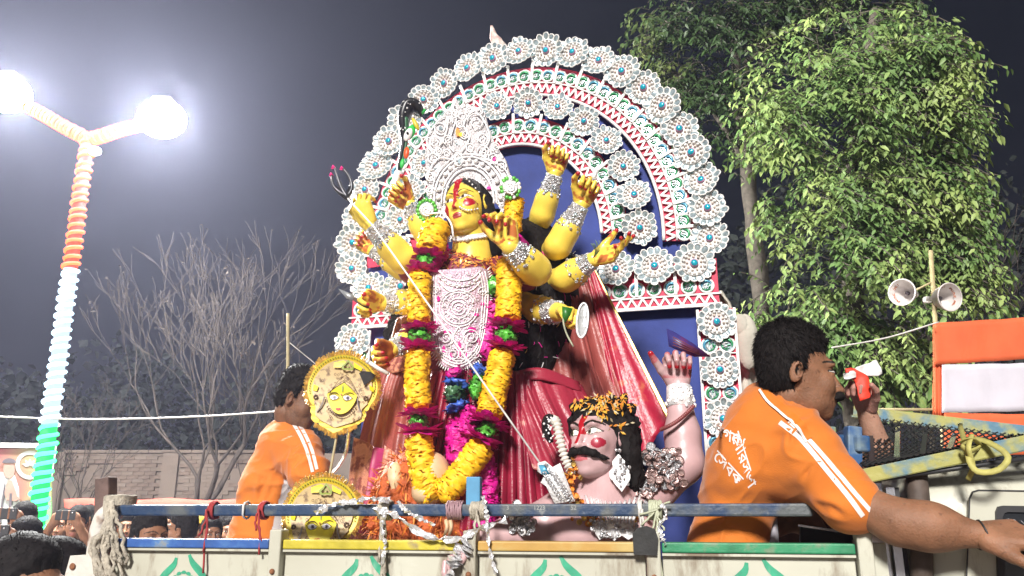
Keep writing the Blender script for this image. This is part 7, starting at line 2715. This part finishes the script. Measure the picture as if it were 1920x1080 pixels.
# --- third person mostly hidden behind the leaning man: a raised forearm with a red and white cloth
m3 = thing('person', 'person hidden behind the leaning man, raising a forearm past his moustache', 'person', pix(1490, 1050, 2.95))
bb_ = Body()
R3 = head_frame((.9, -.3, 0), (0, 0, 1))
O3 = pix(1494, 712, 2.85)
person_head(bb_, O3, R3, .95, SKIND, dict(nose=1.0), res=.004)
A_ = SDF()
A_.cone(O3 + V(0, .02, -.08), pix(1485, 850, 2.9), .055, .07, k=.03)
A_.cone(pix(1480, 850, 2.9), pix(1470, 1150, 2.95), .14, .13, k=.05)
A_.path([pix(1490, 860, 2.85), pix(1560, 905, 2.75), pix(1650, 850, 2.62), pix(1626, 775, 2.58)], [.065, .050, .042, .030], k=.03)
v, q = A_.mesh(.006)
bb_.add(v, q, np.tile(np.array((.36, .20, .14)), (len(v), 1)))
w3 = pix(1626, 775, 2.58)
y = pix(1614, 715, 2.55) - w3
v, q, lv, tips = hand_mesh(w3, y, (-.8, -.5, 0), 1, .17, (.9, 1, 1, 1.1), (.6, .5), res=.0035)
bb_.add(v, q, np.tile(np.array((.40, .20, .16)), (len(v), 1)))
bb_.build('body', M_skin, m3)
fuzzy_hair('hair', short_hair(.008), O3, R3, .95, m3, n=600, seed=8, res=.005)
s3 = SDF()
s3.cone(pix(1482, 845, 2.9), pix(1470, 1150, 2.95), .155, .15, k=.05)
s3.cone(pix(1445, 830, 2.95), pix(1520, 855, 2.86), .075, .075, k=.06)
s3.cone(pix(1510, 862, 2.83), pix(1545, 895, 2.78), .075, .066, k=.04)
v, q = s3.mesh(.008)
v = v + .005 * vnoise(v, 14)[:, None]
link('shirt', np_mesh('shirt', v, q, mat('dark_shirt_cloth', (.09, .035, .03), .85, 0, .15, 14, .2, 60)), m3)
hk = thing('flag_cloth', 'small red and white cloth bunched in the raised hand beside the moustache', 'cloth', pix(1605, 720, 2.55))
def blob_sheet(name, pts, d, m_, par, seed, amp=.012):
    ys = [p[1] for p in pts]
    rows = poly_rows(pts, lambda x, y: pix(x + 15, y, d) + V(0, amp * noise.noise(V(x * .06, y * .06, seed)), 0), 10, 10)
    o = MB().grid(rows).build(name, m_, par, True)
    s_ = o.modifiers.new('thick', 'SOLIDIFY'); s_.thickness = .006
    return o
blob_sheet('red_cloth', [(1570, 690), (1585, 690), (1612, 705), (1616, 745), (1596, 752), (1588, 712), (1572, 706)], 2.50, mat('red_cloth', (.75, .045, .02), .6, 0, .1, 20), hk, 1)
blob_sheet('white_cloth', [(1585, 690), (1628, 676), (1638, 700), (1630, 706), (1600, 706)], 2.51, M_white, hk, 2)
blob_sheet('white_cloth', [(1566, 700), (1588, 697), (1590, 707), (1570, 712)], 2.49, M_white, hk, 3)

# --- the crowd beyond the truck
def crowd_mesh(raised):
    s = SDF()
    pos = dict(h=(0, 0, 1.56))
    s.cone((0, .02, 1.30), (0, .01, 1.46), .06, .055, k=.03)
    B = Body()
    sh = SDF()
    sh.cone((0, .02, .92), (0, .02, 1.20), .15, .16, k=.05)
    sh.cone((-.17, .02, 1.32), (.17, .02, 1.32), .075, .075, k=.07)
    sh.cone((0, .02, 1.2), (0, .02, 1.36), .15, .09, k=.06)
    for sx in (-1, 1):
        if raised:
            sh.cone((sx * .19, .02, 1.32), (sx * .27, -.10, 1.22), .065, .06, k=.03)
            s.path([(sx * .27, -.10, 1.22), (sx * .30, -.16, 1.20), (sx * .10, -.34, 1.56)], [.048, .046, .032], k=.03)
            s.ell((sx * .075, -.35, 1.60), (.035, .025, .05), k=.02)
            for k in range(4):
                s.cone((sx * .06, -.355, 1.60 + .018 * k), (sx * .02, -.375, 1.605 + .018 * k), .009, .008, k=.006)
            s.cone((sx * .06, -.35, 1.585), (sx * .025, -.335, 1.575), .010, .008, k=.006)
        else:
            sh.cone((sx * .19, .02, 1.32), (sx * .23, .02, 1.10), .065, .06, k=.03)
            s.path([(sx * .23, .02, 1.10), (sx * .24, -.01, .90), (sx * .22, -.05, .82)], [.045, .036, .03], k=.03)
            for k in range(4):
                s.cone((sx * .225, -.05 - .012 * k, .82), (sx * .215, -.06 - .014 * k, .72), .011, .008, k=.006)
            s.cone((sx * .215, -.08, .83), (sx * .20, -.10, .77), .011, .008, k=.006)
    return s, sh
pants = SDF()
for sx in (-1, 1):
    pants.path([(sx * .08, .02, .95), (sx * .10, .02, .50), (sx * .10, .03, .06)], [.12, .085, .07], k=.04)
    pants.cone((sx * .10, .02, .04), (sx * .10, -.12, .03), .05, .035, k=.03)
pv_, pq_ = pants.mesh(.016)
pants_me = np_mesh('trousers', pv_, pq_, mat('dark_trousers', (.03, .032, .045), .85))
TEMPL = []
hv, hq = head_sdf().mesh(.0042)
hn = normals_of(hv, hq)
if np.mean(np.sum(hn * (hv - hv.mean(0)), 1)) < 0:
    hn = -hn
hc = np.tile(np.array(SKIN), (len(hv), 1))
hc, _ = paint_face(hc, hv, hn, lip=(.25, .09, .07), eye_w=.017, eye_h=.0065, white=(.5, .45, .4))
for raised in (False, True):
    s, sh = crowd_mesh(raised)
    B = Body()
    B.add(hv + np.array([0, 0, 1.56]), hq, hc)
    v, q = s.mesh(.009)
    B.add(v, q, np.tile(np.array(SKIN), (len(v), 1)))
    me_b = np_mesh('body', np.concatenate(B.V), np.concatenate(B.Q), M_skin, np.concatenate(B.C))
    v, q = sh.mesh(.012)
    v = v + .006 * vnoise(v, 12)[:, None]
    me_s = np_mesh('shirt', v, q, M_tee)
    TEMPL.append((me_b, me_s))
tmp = thing('tmp', 'tmp', 'tmp')
ho = fuzzy_hair('hair', short_hair(.010), V(0, 0, 1.56), Matrix.Identity(3), 1.0, None, n=1500, L=.009, amp=.002, res=.005, seed=4)
hair_me = ho.data
bpy.data.objects.remove(ho)
bpy.data.objects.remove(tmp)
SHM = {}
def crowd(label, px, py, d, face, colr, raised=0, group='people in the crowd', cap=None, hd=.0):
    """one spectator whose head centre is seen at px, py"""
    hc_ = pix(px, py, d)
    k = hc_.z / 1.56
    t = thing('person', label, 'person', V(hc_.x, hc_.y, 0), (0, 0, face), group)
    t.scale = (1.0, 1.0, k)
    t.matrix_basis = Matrix.Translation((hc_.x, hc_.y, 0)) @ Euler((0, 0, face)).to_matrix().to_4x4() @ Matrix.Diagonal((min(1.04, k), min(1.04, k), k, 1))
    me_b, me_s = TEMPL[raised]
    bo = put(me_b, 'body', t, Matrix())
    so = put(me_s, 'shirt', t, Matrix())
    so.material_slots[0].link = 'OBJECT'
    key = 'shirt_%d' % len(SHM)
    if colr not in SHM:
        SHM[colr] = mat('shirt_cloth.%03d' % len(SHM), colr, .85, 0, .15, 14, .2, 60)
    so.material_slots[0].material = SHM[colr]
    put(pants_me, 'trousers', t, Matrix())
    if cap is None:
        put(hair_me, 'hair', t, Matrix())
    else:
        cm = MB().sphere((0, .02, 1.60), (.092, .112, .09), 16, 8, half=True)
        cm.lathe([(.085, 1.605), (.10, 1.60)], (0, .02, 0), None, 16)
        cm.plate([V(x, yy, 1.604) for x, yy in ((-.07, -.07), (-.06, -.15), (0, -.18), (.06, -.15), (.07, -.07))], (0, 0, .006))
        cm.build('cap', cap, t, True, local=True)
    return t
M_ycap = mat('yellow_cap', (.60, .40, .05), .8)
M_gcap = mat('grey_cap', (.35, .35, .36), .8)
PIh = PI / 2
crowd('nearest spectator at the corner of the truck, face turned to the truck', 48, 1118, 2.2, 1.35, (.25, .25, .28))
crowd('tousle headed spectator just behind the nearest one, looking away', 116, 1092, 3.0, 2.4, (.10, .12, .16))
crowd('dark haired man passing close beyond the rail, head bowed low', 282, 1012, 4.4, .9, (.30, .30, .34))
crowd('man in profile looking left between the rope corner and red string', 338, 996, 6.3, -1.45, (.42, .40, .38))
crowd('spectator in a yellow cap by the red string', 371, 992, 7.4, .1, (.32, .20, .18), cap=M_ycap)
crowd('spectator holding a phone up in front of the banner figure', 40, 985, 6.0, .25, (.05, .06, .08), raised=1)
crowd('shorter spectator filming with raised hands below the other phone holder', 42, 1020, 5.0, .15, (.20, .14, .13), raised=1)
crowd('spectator lit green beside the foot of the lamp post with hands raised', 143, 984, 7.2, .25, (.40, .42, .40), raised=1)
crowd('spectator in dark shirt between the lamp post and corner post', 114, 988, 7.8, .1, (.04, .045, .06))
crowd('spectator half hidden by the rope bundled corner post', 160, 978, 8.5, -.2, (.25, .12, .10))
rg2 = random.Random(44)
BACK = ['navy shirted spectator just right of the rope bundle on the corner post', 'beige shirted spectator behind the bowed dark head, nearer the rope bundle', 'maroon shirted spectator between the bowed head and the profile man', 'navy shirted spectator just right of the yellow capped one', 'pale shirted spectator a little right of the yellow capped one', 'blue shirted spectator under the pale cord ring on the rail', 'tan shirted spectator at the edge of the orange trousers', 'drab shirted spectator farthest left, against the rope bundle', 'spectator in a grey cap behind the man in profile', 'red shirted spectator behind the red string on the rail', 'light blue shirted spectator behind the orange shirted man', 'grey shirted spectator farthest right behind the orange shirted man', 'dusk blue shirted spectator far back above the pale shirted one', 'grey shirted spectator far back above the bowed dark head']
for i, (px, py, d, f_, cl) in enumerate(((238, 990, 8.2, .3, (.05, .06, .12)), (262, 984, 9.4, -.2, (.4, .36, .3)), (312, 984, 9.8, .1, (.12, .05, .05)), (396, 1004, 7.0, .6, (.06, .07, .10)), (412, 994, 9.0, -.5, (.35, .33, .36)), (432, 998, 8.0, .2, (.10, .16, .28)), (452, 990, 9.6, 0, (.30, .28, .22)), (222, 982, 10.0, .2, (.25, .22, .2)), (350, 980, 10.6, -.1, (.10, .10, .10)), (385, 982, 10.8, .3, (.40, .12, .08)), (470, 992, 8.8, .4, (.20, .24, .34)), (500, 996, 8.4, .1, (.3, .3, .3)), (420, 980, 11, .2, (.12, .14, .2)), (295, 979, 11.2, 0, (.3, .3, .33)))):
    crowd(BACK[i], px, py, d, f_, cl, cap=M_gcap if i == 8 else None, group='spectators far back in the crowd')
ph = [(40, 985, 6.0, .25), (42, 1020, 5.0, .15), (143, 984, 7.2, .25)]
for (px, py, d, f_), lb in zip(ph, ('phone held over the head of the spectator before the banner', 'phone in the hands of the lower of two filming spectators', 'phone held by the spectator lit green at the lamp post')):
    h_ = pix(px, py, d)
    k = h_.z / 1.56
    p = V(h_.x, h_.y, 0) + Euler((0, 0, f_)).to_matrix() @ V(0, -.372 * min(1.04, k), 1.63 * k)
    t = thing('phone', lb, 'phone', p, (0, 0, f_), 'phones held up by spectators')
    MB().box((0, 0, 0), (.15, .010, .075), bevel=.003).build('case', M_int, t, local=True)
    MB().box((0, .0062, 0), (.142, .002, .068)).build('screen', mat('phone_screen', (.1, .1, .1), .2, emit=(.5, .6, .8), estr=1.5, var=0), t, local=True)
    MB().sphere((.05, -.006, .02), (.007, .003, .007), 8, 6).build('lens', M_chrome, t, True, local=True)

# fine trims made of many small pieces that cannot be picked apart
for o in bpy.data.objects:
    if o.parent is not None and o.type == 'MESH' and o.name.split('.')[0] in ('tassel', 'bead', 'tinsel_thread', 'pearl_string', 'marigold_string', 'fringe', 'scrollwork', 'sequin', 'armlet', 'dot_row', 'printed_lace', 'zigzag_trim', 'gem', 'magenta_frill', 'necklace', 'ear_pendant', 'ear_rosette', 'lettering', 'choker', 'earring', 'window_bar', 'rail_number', 'bead_string', 'ring_trim', 'yellow_roll', 'green_roll', 'magenta_roll', 'blue_roll', 'bracelet', 'emblem', 'fold_line', 'eye_line', 'hairline', 'branch'):
        o['kind'] = 'stuff'
